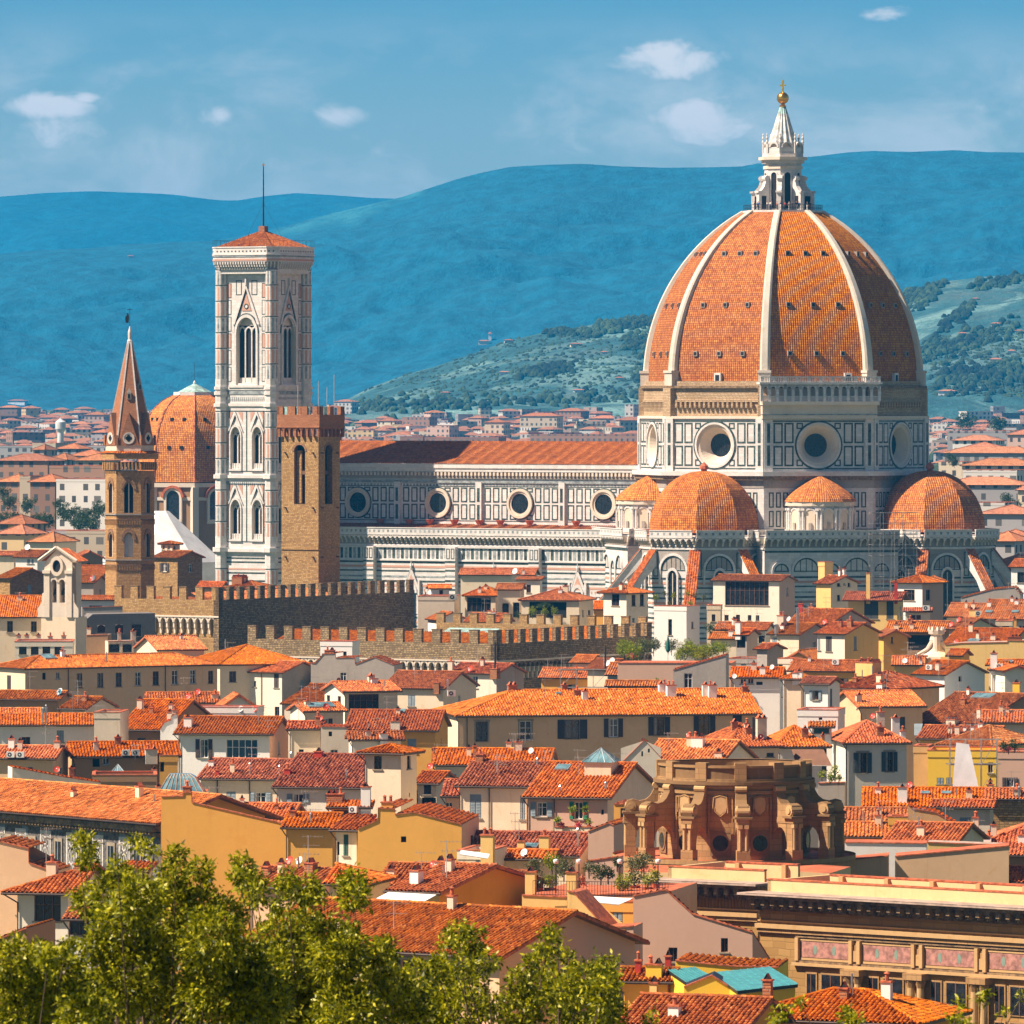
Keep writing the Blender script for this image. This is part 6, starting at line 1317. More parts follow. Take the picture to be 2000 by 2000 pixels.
def PW(label, pts, Y, th=0, depth=5.0, wall='cream', top='tile_red', win=(), name='house', cat='house', rw=None, coping=True, it=(), lod=0, dropback=0.0):
    """block with a stepped or sloping top outline given in photo points from left to right"""
    P = [(TX(x), TY(y)) for x, y in pts]; b = Bld(P[0][0], P[-1][0], Y, th); root = thing(name, b.P, label, cat, b.th, 'houses and roofs of the old town')
    L = [b.front(x, y) for x, y in P]; mb = MB(); W = b.W; ztop = min(l.z for l in L); rw = rw or wall
    hs = []
    for t in win:
        x, y, w_, h_ = t[:4]; c = b.front(TX(x), TY(y)); m_ = (b.P+b.u*c.x).y/F*sc(); w2, h2 = w_*m_/abs(math.cos(b.th))/2, h_*m_/2
        hs.append((max(.02, c.x-w2), min(W-.02, c.x+w2), c.z-h2, c.z+h2, t[4] if len(t) > 4 else 'D'))
    zc = min([ztop-.3]+[0 if False else 1e9]); 
    low = max([h[3] for h in hs]+[1.0])+.05; low = min(low, ztop-.01) if low < ztop else low
    wallcells(mb, U(0,0,0), U(1,0,0), U(0,-1,0), W, 0, low, hs, wall, .22)
    mb2 = [U(0,0,low), U(W,0,low)]+[U(l.x, 0, max(l.z, low)) for l in reversed(L)]
    for a, c in zip(L, L[1:]):
        if abs(a.x-c.x) > 1e-3: mb.face([U(a.x,0,low), U(c.x,0,low), U(c.x,0,max(c.z,low+.01)), U(a.x,0,max(a.z,low+.01))], wall)
    mb.face([U(W,0,0), U(W,depth,0), U(W,depth,L[-1].z-dropback), U(W,0,L[-1].z)], rw); mb.face([U(0,depth,0), U(0,0,0), U(0,0,L[0].z), U(0,depth,L[0].z-dropback)], wall); mb.face([U(W,depth,0),U(0,depth,0),U(0,depth,L[0].z-dropback),U(W,depth,L[-1].z-dropback)], wall)
    mb.build('wall', root); mb = MB()
    for a, c in zip(L, L[1:]):
        a, c = U(a.x,0,a.z), U(c.x,0,c.z); uu = c-a; ln = uu.length
        if ln < .1: continue
        uu.normalize(); bk = U(0, depth, -dropback)
        if top and abs(uu.z) < .95:
            s_ = bk
            if top.startswith('tile'): mb.tiles(a, uu, s_, [(0,0),(ln,0),(ln,s_.length),(0,s_.length)], top, lod, seed=rnd.randrange(500))
            else: mb.face([a, c, c+bk, a+bk], top)
        if coping: mb.obox(a-U(0,.08,0), uu*ln, U(0,.35,0), Z*.09, 'terracotta')
    mb.build('roof', root)
    for x0, x1, z0, z1, code in hs: window(root, U(x0,0,z0), U(1,0,0), U(0,-1,0), x1-x0, z1-z0, code)
    for t in it:
        code, x, y = t[:3]; c = b.front(TX(x), TY(y)); m_ = (b.P+b.u*c.x).y/F*sc(); w_, h_ = (t[3], t[4]) if len(t) > 4 else (None, None); q = U(c.x, .8, c.z)
        if code[0] == 'C': chimney(root, q, max(.35, w_*m_), max(.5, h_*m_), code[1:] or 'c')
        elif code == 'a': aerial(root, q, (w_ or 100)*m_)
        elif code[0] == 'd': dish(root, q, max(.3, (w_ or 45)*m_/2), {'W':'dish_white','R':'dish_red','B':'dish_blue'}[code[1]])
        elif code == 'u': ac(root, q+U(0,-1.1,0), max(.7, (w_ or 60)*m_))
        elif code == 'p': m2 = MB(); m2.tube(q-Z*.4, q+Z*h_*m_, max(.06, w_*m_/2), 'steel', 6); m2.build('flue', root)
    return root, b
# ---- crop A: left, below the brick spire
use('A')
H('long red roof over a cream wall at the left edge, beside the bell gable', -60, 310, 600, 440, 0, Y=1040, tile='tile_red', win=[(75,672,44,85,'D'),(255,672,44,80,'D')])
H('cream terrace with square posts and four dark arches, below the bell gable', 112, 548, 790, th=2, roof='flat', wall='pale_cream', Y=1000, D=9, win=[(172,850,58,66,'A'),(262,852,58,66,'A'),(350,855,58,66,'A'),(440,858,58,66,'A')], it=[('Cc',140,775,34,60),('Cc',225,775,34,60),('Cc',312,775,34,60),('Cc',400,775,34,50),('Cc',500,775,34,55)])
PW('soot-stained dark grey wall with three blind arches, left of the palace battlements', [(605,700),(700,578),(1170,570),(1172,650)], 1065, 12, 6, 'grey_dark', 'grey_dark', [(765,690,60,60,'A'),(900,690,60,70,'A'),(1030,700,70,90,'A')], coping=False)
PW('low grey parapet wall right behind the bell gable, under the brick spire', [(620,530),(925,520)], 1090, 5, 3, 'grey_wall', 'grey_wall')
PW('small brown plastered terrace box in front of the stained dark wall', [(650,738),(812,732)], 1020, -5, 4, 'brown_wall', 'slab', it=[('Cc',665,735,30,50)])
PW('cream terrace wall with two arched openings in front of the dark stained wall', [(815,785),(1010,780)], 1015, 8, 5, 'cream', 'slab', [(862,835,80,60,'A'),(960,835,70,60,'A')], it=[('Cg',905,780,26,60),('Cg',1010,780,36,70)])
PW('plain cream parapet under the dark eave, right of the arched terrace', [(1010,795),(1165,800)], 1018, 8, 5, 'pale_cream', 'slab')
H('wide orange hipped roof just below the palace battlements, with a pale dormer end', 1660, 2310, 960, 725, 20, 'hip', Y=985, wall='cream', D=15)
H('dull red roof left of the wide orange hipped roof', 1200, 1540, 848, 745, 20, Y=1000, tile='tile_red', wall='cream')
H('long tan house with eight tall windows under one long orange roof at the left', 190, 1640, 990, 885, 32, 'gx', 'tan', 'tile_orange', Y=925, lw='cream', hipL=True, hipR=True, D=8.5,  # cream end and tan front put sun and shade into the wall colours
  win=[(600,1080,42,110,'D'),(757,1077,44,108,'D'),(896,1072,44,106,'D'),(1041,1066,44,104,'W'),(1176,1062,44,106,'D'),(1321,1055,44,108,'W'),(1455,1050,44,104,'W'),(1590,1053,36,95,'D'),(333,1046,26,52,'H'),(437,1042,26,52,'W')], lwin=[(68,1092,34,105,'Ck')], it=[('s',365,905,100,40),('a',480,930,120)], pipe=[(515,1100),(1247,1080)])
H('low red roof in front of the long tan house, at the left edge', -60, 440, 1220, 1155, -12, wall='brown_wall', tile='tile_red', it=[('dB',530,1195,36),('dW',580,1188,42),('dW',636,1190,40)])
H('small lean red roof with an antenna, beside two white dishes', 470, 640, 1290, 1200, -25, wall='warm_grey', tile='tile_red', it=[('a',585,1275,130)])
H('broad orange roof over a dark brown wall, centre of the left rows', 905, 1235, 1450, 1222, -16, wall='brown_wall', it=[('Cg',770,1290,40,70),('Cg',1300,1380,40,60)], zt=17)
H('flat red roof strip with a red dish behind the broad orange roof', 1130, 1640, 1250, 1170, 6, wall='cream', tile='tile_red', it=[('dR',1418,1225,48),('dR',1490,1190,40),('Cc',1700,1215,50,30)])
H('cream gable with a curved roof line right of the red dish', 1680, 1925, 1275, 1190, 8, 'gy', 'pale_cream', D=6, Y=860)
H('orange roof over a whitish wall with one dark window, at the left edge', -40, 700, 1417, 1332, 4, wall='white_wall', win=[(195,1535,64,60,'D'),(455,1500,52,90,'Cb')], it=[('k',342,1365,8,40),('p',325,1560,14,120),('p',350,1560,14,140),('a',57,1380,120)], zt=17)
H('blank grey plaster house with a thin tiled edge, left rows', 710, 905, 1325, None, -5, 'flat', 'warm_grey', D=7, Y=815, it=[('a',520,1420,90)])
H('pale curved lean-to roof with tiles at the far left edge', -60, 290, 1335, 1290, 6, wall='pale_cream', tile='tile_pale', Y=880)
H('weathered orange roof with a white chimney at the left edge', -60, 400, 1665, 1570, -10, wall='tan', tile='tile_pale', zt=17.5, it=[('Cw',88,1590,44,70),('Cg',462,1590,44,50),('u',65,1692,60),('u',143,1688,58)])
H('orange roof over a brown wall with air conditioners and chimney row', 560, 1340, 1655, 1545, 8, wall='brown_wall', lw='sand_light', zt=17.5, win=[(725,1700,52,60,'H'),(800,1690,50,50,'W')], it=[('Cg',725,1605,36,60),('Cg',1140,1650,90,50),('a',1020,1660,60),('u',965,1712,56),('u',1035,1706,52)])
H('bright yellow wall end with a dark door beside the big white house', 1206, 1342, 1650, None, 4, 'flat', 'ochre', D=4, Y=752, win=[(1222,1722,30,90,'H')])
H('small glazed pyramid skylight on a low terrace behind the graffito palace', 700, 1180, 1800, None, 3, 'flat', 'brown_wall', D=7, Y=735, it=[('y',890,1795,90,95),('Cw',1190,1790,34,50),('dR',440,1790,52)])
H('white house with dark shutters and a blue-framed glass wall', 1352, 2035, 1480, 1352, -10, wall='white_wall', tile='tile_red', zt=17.5, rw='pink_wall', win=[(1540,1592,62,140,'Ok'),(1825,1605,240,165,'G')], it=[('Cw',1420,1430,60,70),('a',2240,1500,100)], ov=.6)
H('low white parapet house with a white and a red dish', 1405, 1935, 1285, None, -8, 'flat', 'white_wall', D=5, Y=845, it=[('dW',1750,1335,48),('dR',1885,1335,36)])
PW('white stepped gable wall with chimneys, left end of the white house', [(1210,1450),(1240,1400),(1290,1380),(1290,1350),(1340,1330),(1342,1480)], 812, 0, 5, 'white_wall', 'tile_orange', it=[('Cg',1225,1500,34,40),('Cg',1315,1345,40,40)])
# ---- crop B
use('B')
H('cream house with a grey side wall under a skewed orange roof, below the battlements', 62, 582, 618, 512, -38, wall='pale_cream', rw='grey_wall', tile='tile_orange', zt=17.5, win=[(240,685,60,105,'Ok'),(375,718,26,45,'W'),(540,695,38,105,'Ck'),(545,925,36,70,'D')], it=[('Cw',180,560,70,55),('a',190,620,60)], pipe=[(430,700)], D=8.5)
PW('row of rough grey gable walls with a blue skylight, centre left', [(800,560),(832,565),(895,492),(985,490),(987,522),(1130,520),(1136,572),(1280,516),(1430,578)], 985, -10, 6, 'grey_wall', 'tile_orange', [(1045,665,45,65,'W')], it=[('Cb',935,495,70,20),('a',1270,575,90)])
H('small bright white rooftop block in front of the stone battlements', 872, 1112, 400, None, -14, 'flat', 'white_wall', D=4, Y=1030, win=[(1057,492,26,38,'D')])
H('shaded red roof sloping behind the grey gables, right part', 1350, 1800, 748, 620, -20, tile='tile_red', wall='cream', Y=960, it=[('Cb',1752,750,44,40)])
H('red roof wedge between the cream house and the little loggia', 600, 900, 865, 718, -30, tile='tile_red', wall='warm_grey', Y=920, it=[('a',730,830,110),('a',820,760,60)])
H('ochre-cream loggia with a wide glass opening and orange roof, centre left', 1057, 1455, 778, 702, 24, wall='cream', lw='pale_cream', Y=885, win=[(1200,862,225,135,'D')], lwin=[(933,828,26,50,'D'),(1015,840,26,60,'D')], it=[('Cw',1275,712,50,14)])
H('little grey-walled roof carrying a sloping glass panel, beside the loggia', 757, 1045, 926, 862, 22, wall='warm_grey', lw='pale_cream', Y=872, it=[('s',870,885,215,40),('dR',988,985,48)])
H('orange eaves roof over ochre and brown walls, in front of the loggia', 1075, 1740, 1068, 915, -6, wall='ochre', zt=17.5, it=[('s',1490,930,50,26),('Cg',1440,1060,70,60)])
H('narrow cream gable with a diagonal shadow, left of the stained brown wall', 642, 870, 1058, 1000, -4, wall='cream', tile='tile_brown', Y=800, win=[(728,1222,36,20,'H')], it=[('Cb',853,1030,34,62),('dR',990,1005,44)])
PW('stained brown plaster wall with a tiny white window, centre left', [(876,1042),(1068,1045),(1090,1092)], 795, -3, 5, 'warm_grey', 'tile_orange', [(947,1095,26,36,'H'),(975,1235,56,42,'W')])
H('low cream roof hump with twisted vents right of the stained wall', 1110, 1480, 1140, 1080, 6, wall='pale_cream', tile='tile_red', Y=770, it=[('Cw',1350,1130,60,30)])
H('long red-brown roof with vent pipes over blue-grey shutters, left centre', -30, 555, 1432, 1282, -14, wall='cream', tile='tile_brown', zt=17.5, win=[(198,1575,70,90,'Cb'),(420,1580,80,88,'Ob')], it=[('Cw',40,1340,40,40),('p',340,1410,12,90),('p',572,1400,12,60),('p',660,1270,16,40),('Cr',95,1410,20,40)], pipe=[(97,1500),(340,1500)])
H('taller red-brown roof adjoining the square plaster tower', 545, 1205, 1495, 1245, -14, wall='pale_cream', tile='tile_brown', zt=18, win=[(705,1580,82,65,'Ob'),(985,1575,70,50,'Ob')], it=[('Cr',612,1400,46,30),('Cr',860,1270,60,16)])
H('square cream tower with a low hipped roof and a faded grey top band', 1208, 1480, 1238, 1158, -22, 'hip', 'cream', 'tile_orange', Y=655, D=3.7, win=[(1305,1312,60,100,'D')], rwin=[(1540,1310,26,100,'D'),(1545,1555,8,30,'H')], name='tower_house', ov=.6)
H('small orange roof and recessed porch right of the square cream tower', 1602, 1748, 1468, 1378, -18, wall='cream', rw='warm_grey', Y=690, win=[(1680,1515,55,70,'Ck'),(1690,1650,110,150,'H')], it=[('dR',1645,1368,66)])
H('dark shadowed red roof behind the tower, right side', 1742, 1905, 1330, 1205, 0, wall='warm_grey', tile='tile_red', Y=760, it=[('a',1655,1270,190)])
H('sliver of dark tiled roof over a grey window, left of the peeling cream house', 1815, 1940, 1565, 1440, -5, wall='pink_wall', tile='tile_brown', Y=665, win=[(1843,1655,50,90,'W')])
# ---- crop C
use('C')
H('long ochre house with six brown-shuttered windows and a long orange roof, centre', 172, 2440, 1232, 1040, 10, 'gx', 'tan', 'tile_pale', zt=17.5, lw='cream', hipL=True, sl=.31,  # paler end wall paints in the sun it catches, tan front its shade
  win=[(352,1347,90,150,'Dt'),(682,1340,90,145,'Wt'),(1035,1330,110,145,'Ok'),(1345,1320,70,140,'Ok'),(1690,1308,80,140,'Okt'),(1932+100,1297,80,145,'Ok'),(2280,1290,70,150,'Ck')], lwin=[(65,1345,48,150,'Ct')],
  it=[('Cw',1130,1105,44,60),('Cb',1070,1075,50,35),('Cb',580,1030,66,30),('u',30,1080,60),('p',-120,1030,14,70),('s',930,1068,40,14),('Cb',975,1030,44,26),('Cw',1780,1080,70,80),('Cw',1715,1050,60,60),('Cw',2090,1090,60,90),('Cw',2040,1080,50,85),('Cb',2360,1050,44,40)], pipe=[(240,1300)])
H('old orange roof with a white dish in front of the long ochre house', 5, 840, 1600, 1475, -6, wall='warm_grey', tile='tile_orange', zt=17.5, it=[('Cc',340,1570,48,60),('Cb',300,1550,10,90),('dW',722,1520,50),('Cg',628,1490,60,60),('a',870,1590,220),('Cg',560,1455,40,20)])
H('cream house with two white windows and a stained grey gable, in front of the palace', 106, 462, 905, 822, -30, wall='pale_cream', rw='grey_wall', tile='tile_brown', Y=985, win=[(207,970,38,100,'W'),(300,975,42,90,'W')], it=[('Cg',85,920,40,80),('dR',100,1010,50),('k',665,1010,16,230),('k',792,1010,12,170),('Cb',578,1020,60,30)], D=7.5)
H('brown tiled roofs behind the builders scaffold, centre', 800, 1190, 942, 868, -10, wall='ochre', tile='tile_red', Y=990, it=[('a',848,900,110),('a',955,860,200)])
H('steep little cream gable between black flues, below the garden terrace', 1150, 1300, 880, 735, -25, wall='cream', tile='tile_red', Y=985, it=[('k',1312,880,14,160),('k',1328,880,10,180),('dW',1300,860,50),('dW',1362,840,36),('a',1272,860,250)], D=8)
H('low cream roof left of the steep little gable', 1035, 1160, 828, 770, -20, wall='pale_cream', tile='tile_pale', Y=1000)
H('white gabled house right behind the stone battlements, left part', 15, 235, 500, 452, 15, 'gy', 'white_wall', D=6, Y=1150, tile='tile_red')
H('low red roof right of the white gabled house behind the battlements', 235, 470, 520, 455, -18, wall='cream', tile='tile_red', Y=1140)
H('grey flat-roofed block with red roof and air units at the end of the dark wall', -130, 145, 330, None, -6, 'flat', 'warm_grey', D=8, Y=1190, it=[('u',105,365,24),('u',128,365,24),('Cw',-60,330,30,20)])
H('small cream hut with a little orange roof on the grey flat block', -30, 105, 268, 245, 10, wall='white_wall', Y=1205, win=[(45,300,28,40,'D')])
H('wide cream house with red roof directly before the nave wall', 192, 740, 165, 118, -8, wall='cream', tile='tile_red', Y=1300, it=[('dW',600,165,34),('Cw',655,190,16,30)])
H('peach pavilion with open columned loggia and hipped red roof', 225, 455, 322, 235, -12, 'hip', 'cream', 'tile_orange', Y=1190, D=9, win=[(330,390,180,110,'D')])
H('narrow peach block with two small arched windows, centre of the villa', 470, 640, 276, 232, -8, wall='cream', Y=1175, tile='tile_red', win=[(530,430,50,100,'A'),(612,428,50,110,'A')])
H('slim cream turret with a small window on the villa roof', 625, 790, 200, 188, -20, 'shed', 'pale_cream', 'tile_red', Y=1215, win=[(705,270,34,60,'D')])
H('peach villa wing with red hipped roof and a green vine pergola', 650, 1086, 356, 266, -14, 'hip', 'cream', 'tile_red', Y=1165, D=10, rwin=[(1115,455,10,50,'D'),(1163,457,20,50,'D')], win=[(850,430,280,120,'H')], it=[('Cc',985,280,40,30)])
H('cream tower house with a shallow pyramid roof beside the white tower', 1270, 1443, 300, 236, -42, 'hip', 'pale_cream', 'tile_red', Y=1160, D=5.2, win=[(1360,355,58,90,'D')], rwin=[(1497,358,30,85,'D'),(1560,355,30,90,'D'),(1497,520,20,60,'W'),(1557,530,20,90,'D')], ov=.8)
H('low ochre lean-to left of the cream tower house', 1195, 1275, 425, 365, -10, wall='ochre', Y=1185, tile='tile_orange')
# ---- crop D
use('D')
H('bright white block tower with one narrow arched window, plants on its top', 375, 680, 505, None, -27, 'flat', 'white_wall', D=4.6, Y=1085, win=[(525,700,36,150,'A')], rwin=[(737,680,20,64,'D')], name='tower_house')
H('cream house with a huge dark glazed loggia below the apse', 932, 1555, 258, 222, -24, wall='pale_cream', Y=1200, sl=.22, D=7, rw='pink_wall', tile='tile_red', win=[(1250,383,405,225,'D'),(1058,612,38,55,'D'),(1165,610,38,55,'D'),(1275,612,34,52,'D'),(1350,614,34,52,'D')])
H('low ochre annex with one dark window beside the loggia house', 872, 1000, 500, None, -5, 'flat', 'cream', D=5, Y=1180, win=[(935,612,34,66,'D')])
H('shallow red roofs below the loggia house', 960, 1420, 725, 655, -15, wall='pale_cream', tile='tile_red', Y=1090, win=[(1395,815,60,70,'A')])
H('small stepped red roofs right of the white tower', 910, 1150, 810, 750, -12, wall='cream', tile='tile_red', Y=1075)
H('grey lift tower with a green awning and a tiled cap', 1150, 1250, 772, 725, -22, wall='grey_wall', Y=1005, D=4.5, rw='warm_grey', win=[(1195,840,80,110,'H')], it=[('Cw',1080,850,50,110)])
H('grey concrete box building under the lift tower with small window', 1060, 1365, 1000, None, -18, 'flat', 'grey_wall', D=6, Y=985, win=[(1208,1012,30,50,'D')])
H('grey gable with yellow antenna beside it, centre right', 1345, 1440, 905, 852, -38, wall='grey_wall', rw='grey_wall', Y=965, it=[('a',1440,1000,100)])
H('red roof with a steel chimney hood, right of the lift tower', 1470, 1740, 765, 640, -32, wall='cream', rw='grey_wall', tile='tile_red', Y=1030, win=[(1510,840,44,80,'Cb')], it=[('p',1530,760,46,80),('Cg',1470,690,70,100),('dW',1650,640,50),('p',1765,900,26,240)], D=9)
H('low red roof with a dark red chimney below the yellow houses', 1690, 2000, 630, 535, -20, wall='cream', tile='tile_red', Y=1100, it=[('Cr',1742,560,44,80)])
H('ochre gable beside a round red chimney cowl, centre right', 1645, 1850, 985, 925, -20, 'gy', 'ochre', 'tile_red', Y=985, D=7, it=[('a',1635,1000,120)])
H('red roof over a blue-painted terrace wall under the roof garden', -60, 555, 1150, 1035, -10, wall='shut_blue', tile='tile_red', Y=960, win=[(300,1185,120,50,'H')])
H('thin red roof strip with a mossy edge below the blue terrace', -60, 390, 1255, 1215, -6, wall='sand_dark', tile='tile_red', Y=900)
PW('grey concrete wall with sloping orange coping and a barred window', [(555,1105),(1052,965)], 905, -6, 5, 'grey_wall', 'tile_orange', [(695,1205,80,140,'W')])
H('white-walled roof with two air conditioners, centre right', 1120, 1560, 1175, 1080, -6, wall='white_wall', Y=880, it=[('dW',1485,1105,62),('dW',1010,1190,66)], win=[(1215,1212,54,50,'W'),(1285,1210,54,50,'W'),(1368,1230,60,30,'H')])
H('little orange hipped roof with twin chimneys right of the white-walled roof', 1600, 1760, 1190, 1120, -15, 'hip', 'cream', Y=870, it=[('Cw',1715,1290,60,60),('Cw',1650,1270,50,50)])
H('flat white studio box with two red dishes', 1545, 1680, 1002, None, -20, 'flat', 'pale_cream', D=4, Y=935, win=[(1563,1085,40,60,'H')], it=[('dR',1695,1060,56),('dR',1745,1040,60)])
H('steep pale gable with a wide dormer box, above the round colonnade', 275, 975, 1990, 1760, -18, 'gx', 'pale_cream', 'tile_pale', Y=720, lw='pale_cream', hipL=False, it=[('Cw',790,1830,110,90),('dR',727,1720,64),('Cg',985,1930,70,40)])
PW('pale triangular gable wall with two tiny windows above the colonnade', [(60,1990),(285,1770),(440,1935)], 712, 0, 4, 'pale_cream', 'tile_brown', [(262,1895,16,50,'H'),(325,1865,18,36,'H')])
H('hipped orange roof with a tall grey chimney and red dish, right of centre', 1110, 1550, 1830, 1640, 12, 'hip', 'cream', 'tile_orange', Y=740, D=13, it=[('Cg',1385,1750,90,190),('k',1312,1770,26,220),('dR',1380,1770,60)], win=[(1470,1905,70,40,'D')])
# ---- crop E
use('E')
H('tall yellow house with a turret and white rooftop posts, before the apse', 150, 275, 262, 205, -40, 'gx', 'yellow', 'tile_brown', Y=1145, D=7, rw='cream', rwin=[(343,262,28,50,'D'),(391,258,12,35,'D'),(431,262,22,55,'D'),(343,385,28,50,'D')], it=[('Cw',350,200,16,50),('Cw',410,195,20,55),('Cw',470,190,18,55)])
H('slim yellow stair turret on the tall yellow house', 168, 222, 82, None, -35, 'flat', 'yellow', D=2.5, Y=1156)
H('yellow house with brown roof and tall shuttered windows, right of centre', 425, 845, 405, 342, -12, wall='yellow', tile='tile_brown', Y=1115, win=[(622,490,120,150,'Cd'),(783,490,60,150,'Cd')], it=[('Cy',490,610,34,220),('Cr',800,620,26,150)], ov=.9)
H('white house with barred windows and a red pyramid roof, in front of the right apse', 832, 1060, 255, 196, -32, 'hip', 'white_wall', 'tile_red', Y=1150, D=7, rw='pink_wall', win=[(948,362,90,95,'D')], rwin=[(1110,360,40,90,'D')], ov=.6)
H('small glass pyramid roof beside the white barred-window house', 1090, 1210, 240, 185, -10, 'hip', 'white_wall', 'tile_red', Y=1175, D=4)
PW('mottled grey wall with thin tiled coping, below the right apse', [(1390,385),(1670,312),(1845,296),(1900,360)], 1130, -8, 7, 'grey_wall', 'tile_red')
H('tall white house with dark arched recess at the right edge', 1822, 1990, 120, 85, -20, wall='white_wall', tile='tile_red', Y=1170, win=[(1905,210,60,90,'A')], D=7)
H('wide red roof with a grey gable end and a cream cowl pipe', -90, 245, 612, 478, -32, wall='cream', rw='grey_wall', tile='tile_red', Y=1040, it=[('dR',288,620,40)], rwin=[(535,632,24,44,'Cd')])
H('cream and yellow house with brown shutters and a white drainpipe', 160, 395, 690, 618, -36, wall='pale_cream', rw='yellow', tile='tile_orange', Y=985, win=[(258,780,50,130,'Ck'),(175,785,20,100,'Cb')], rwin=[(485,775,26,120,'Cb')], D=8.5)
H('small orange gabled house with one slit window, right of centre', 728, 932, 712, 665, 12, 'gy', 'ochre', 'tile_red', Y=1010, D=5, win=[(800,748,18,56,'D')])
H('long red roof over a deep dark covered terrace', 760, 1240, 678, 585, -10, wall='brown_wall', tile='tile_red', Y=1045, win=[(1060,770,240,130,'H')], it=[('Cc',970,650,34,40),('k',880,640,8,30)])
H('small cream penthouse with a wide window and white air unit', 915, 1125, 500, 488, -4, 'shed', 'cream', 'tile_brown', Y=1065, win=[(1005,553,92,50,'W')], it=[('u',1090,580,56)])
H('red roof with a steel tank and antennas, right of the white barred house', 1270, 1560, 545, 432, -14, wall='cream', tile='tile_red', Y=1075, it=[('a',1275,540,130),('a',1555,520,150),('Cy',1500,540,70,50),('u',1585,585,36),('u',1645,590,42)])
H('broad red roof with two skylights near the right edge', 1570, 2010, 565, 402, -14, wall='warm_grey', tile='tile_red', Y=1060, it=[('s',1632,510,60,22),('s',1858,510,60,22),('Cw',1635,460,34,40),('Cw',1830,420,26,36),('Cw',1870,440,34,36),('a',1770,540,70)])
H('red roof with two big red dishes over a pink wall, right side', 1290, 1400, 652, 578, -36, wall='pink_wall', rw='cream', tile='tile_red', Y=1020, it=[('dR',1280,640,54),('dR',1330,600,54)], D=9)
H('low pale house with a flat window, far right', 1690, 1830, 590, None, -6, 'flat', 'cream', D=6, Y=1030, win=[(1775,625,60,26,'D')], it=[('Co',1880,590,70,40)])
H('long shaded red roof with a solar water panel, right side', 1260, 1800, 782, 645, -22, wall='yellow', tile='tile_red', Y=985, it=[('s',1505,757,100,26),('Cg',1670,745,44,40),('dR',1350,790,34),('a',1510,860,90)])
PW('saturated yellow parapet wall with a row of roof vents, right edge', [(1255,790),(1395,775),(1790,768),(1792,752),(1990,756)], 955, -8, 7, 'yellow', 'slab', it=[('Cb',1850,755,120,16)])
H('orange roof triangle in front of the yellow parapet', 1290, 1390, 880, 815, -20, wall='ochre', tile='tile_orange', Y=930, D=4)
H('red roofs with an air unit box, below the shuttered cream house', -70, 480, 1010, 918, -16, wall='ochre', tile='tile_red', Y=930, it=[('u',325,955,40),('a',215,1010,120),('Cw',92,930,16,30)])
H('yellow-fronted dormer in a red roof, right of centre', 820, 1060, 960, 885, -4, wall='yellow', tile='tile_red', Y=955, win=[(920,935,100,40,'W')], it=[('dW',905,1010,34),('Cw',1050,1050,20,40)])
H('red roof with a framed ventilation box and a stained white gable', 1000, 1250, 1038, 892, -36, wall='white_wall', rw='white_wall', tile='tile_red', Y=905, it=[('u',1140,1000,62),('a',1290,1060,160)], rwin=[(1385,1080,30,44,'H')], D=9.5)
H('low red roof between pipes and a skylight, far right', 1630, 1990, 960, 915, -12, wall='cream', tile='tile_red', Y=930, it=[('s',1790,940,90,22)])
H('white house with cluttered pipes and a stout white chimney, right', 1660, 1765, 1000, 930, -8, wall='white_wall', Y=895, tile='tile_red', win=[(1740,1035,24,30,'W')], it=[('Cw',1638,1080,56,130),('u',1700,1110,44)])
H('white gabled wall under an orange roof at the right edge', 1768, 1990, 1010, 975, 10, 'gy', 'pale_cream', Y=890, D=7)
H('brown-red hipped roof meeting a bright orange slope over an ochre wall', 320, 715, 1160, 988, -38, 'hip', 'tan', 'tile_brown', Y=860, D=12, rw='tan', it=[('Cy',600,985,180,60),('Cb',487,1110,36,30),('Cw',685,1200,60,30)], rwin=[(985,1222,44,44,'H')])
H('long orange roof edge rising right, over a dark ochre wall', 530, 1060, 1322, 1190, 16, wall='tan', tile='tile_orange', Y=830, win=[(885,1455,56,100,'Cd')], it=[('Cg',490,1280,50,60),('a',640,1350,60)], rw='sand_dark', D=10)
H('slim white tower with pale blue shutters and a tiled cap', 42, 250, 1122, 1066, -24, wall='white_wall', tile='tile_brown', Y=795, D=3.6, win=[(145,1220,48,80,'Ob')], rwin=[(278,1240,18,150,'Cd')], name='tower_house')
H('white terrace with a brown coping at the foot of the slim white tower', -10, 335, 1352, None, -10, 'flat', 'white_wall', D=6, Y=780, win=[(187,1422,30,20,'H')])
H('dormer with a green roll blind below the white terrace', 115, 280, 1492, 1460, -4, 'shed', 'white_wall', 'tile_pale', Y=772, win=[(195,1522,130,50,'Cg')])
H('tawny hipped roof with dark-shuttered windows in a cream wall, right centre', 405, 925, 1632, 1408, 6, 'hip', 'pale_cream', 'tile_orange', Y=765, D=13, win=[(548,1800,76,175,'Odt'),(778,1790,66,170,'Odt')], it=[('Cw',830,1495,66,80),('dR',632,1425,52),('Cw',915,1580,44,50),('Cg',700,1425,66,60)], pipe=[(405,1700)])
H('orange hipped roof over a brown awning, beside the dark-shuttered house', -170, 240, 1665, 1445, 6, 'hip', 'white_wall', 'tile_orange', Y=750, D=12, it=[('Co',240,1610,22,40)], win=[(350,1770,40,180,'Cd')])
H('very large red roof with a sloping solar panel, right', 990, 1560, 1452, 1135, -34, wall='brown_wall', tile='tile_red', Y=835, D=20, it=[('s',1585,1235,200,45),('Cg',1320,1470,86,40),('Cw',1455,1220,14,50),('Cg',1550,1420,36,80),('a',1330,1200,80)], win=[(1090,1480,40,60,'H'),(1200,1490,60,50,'H')])
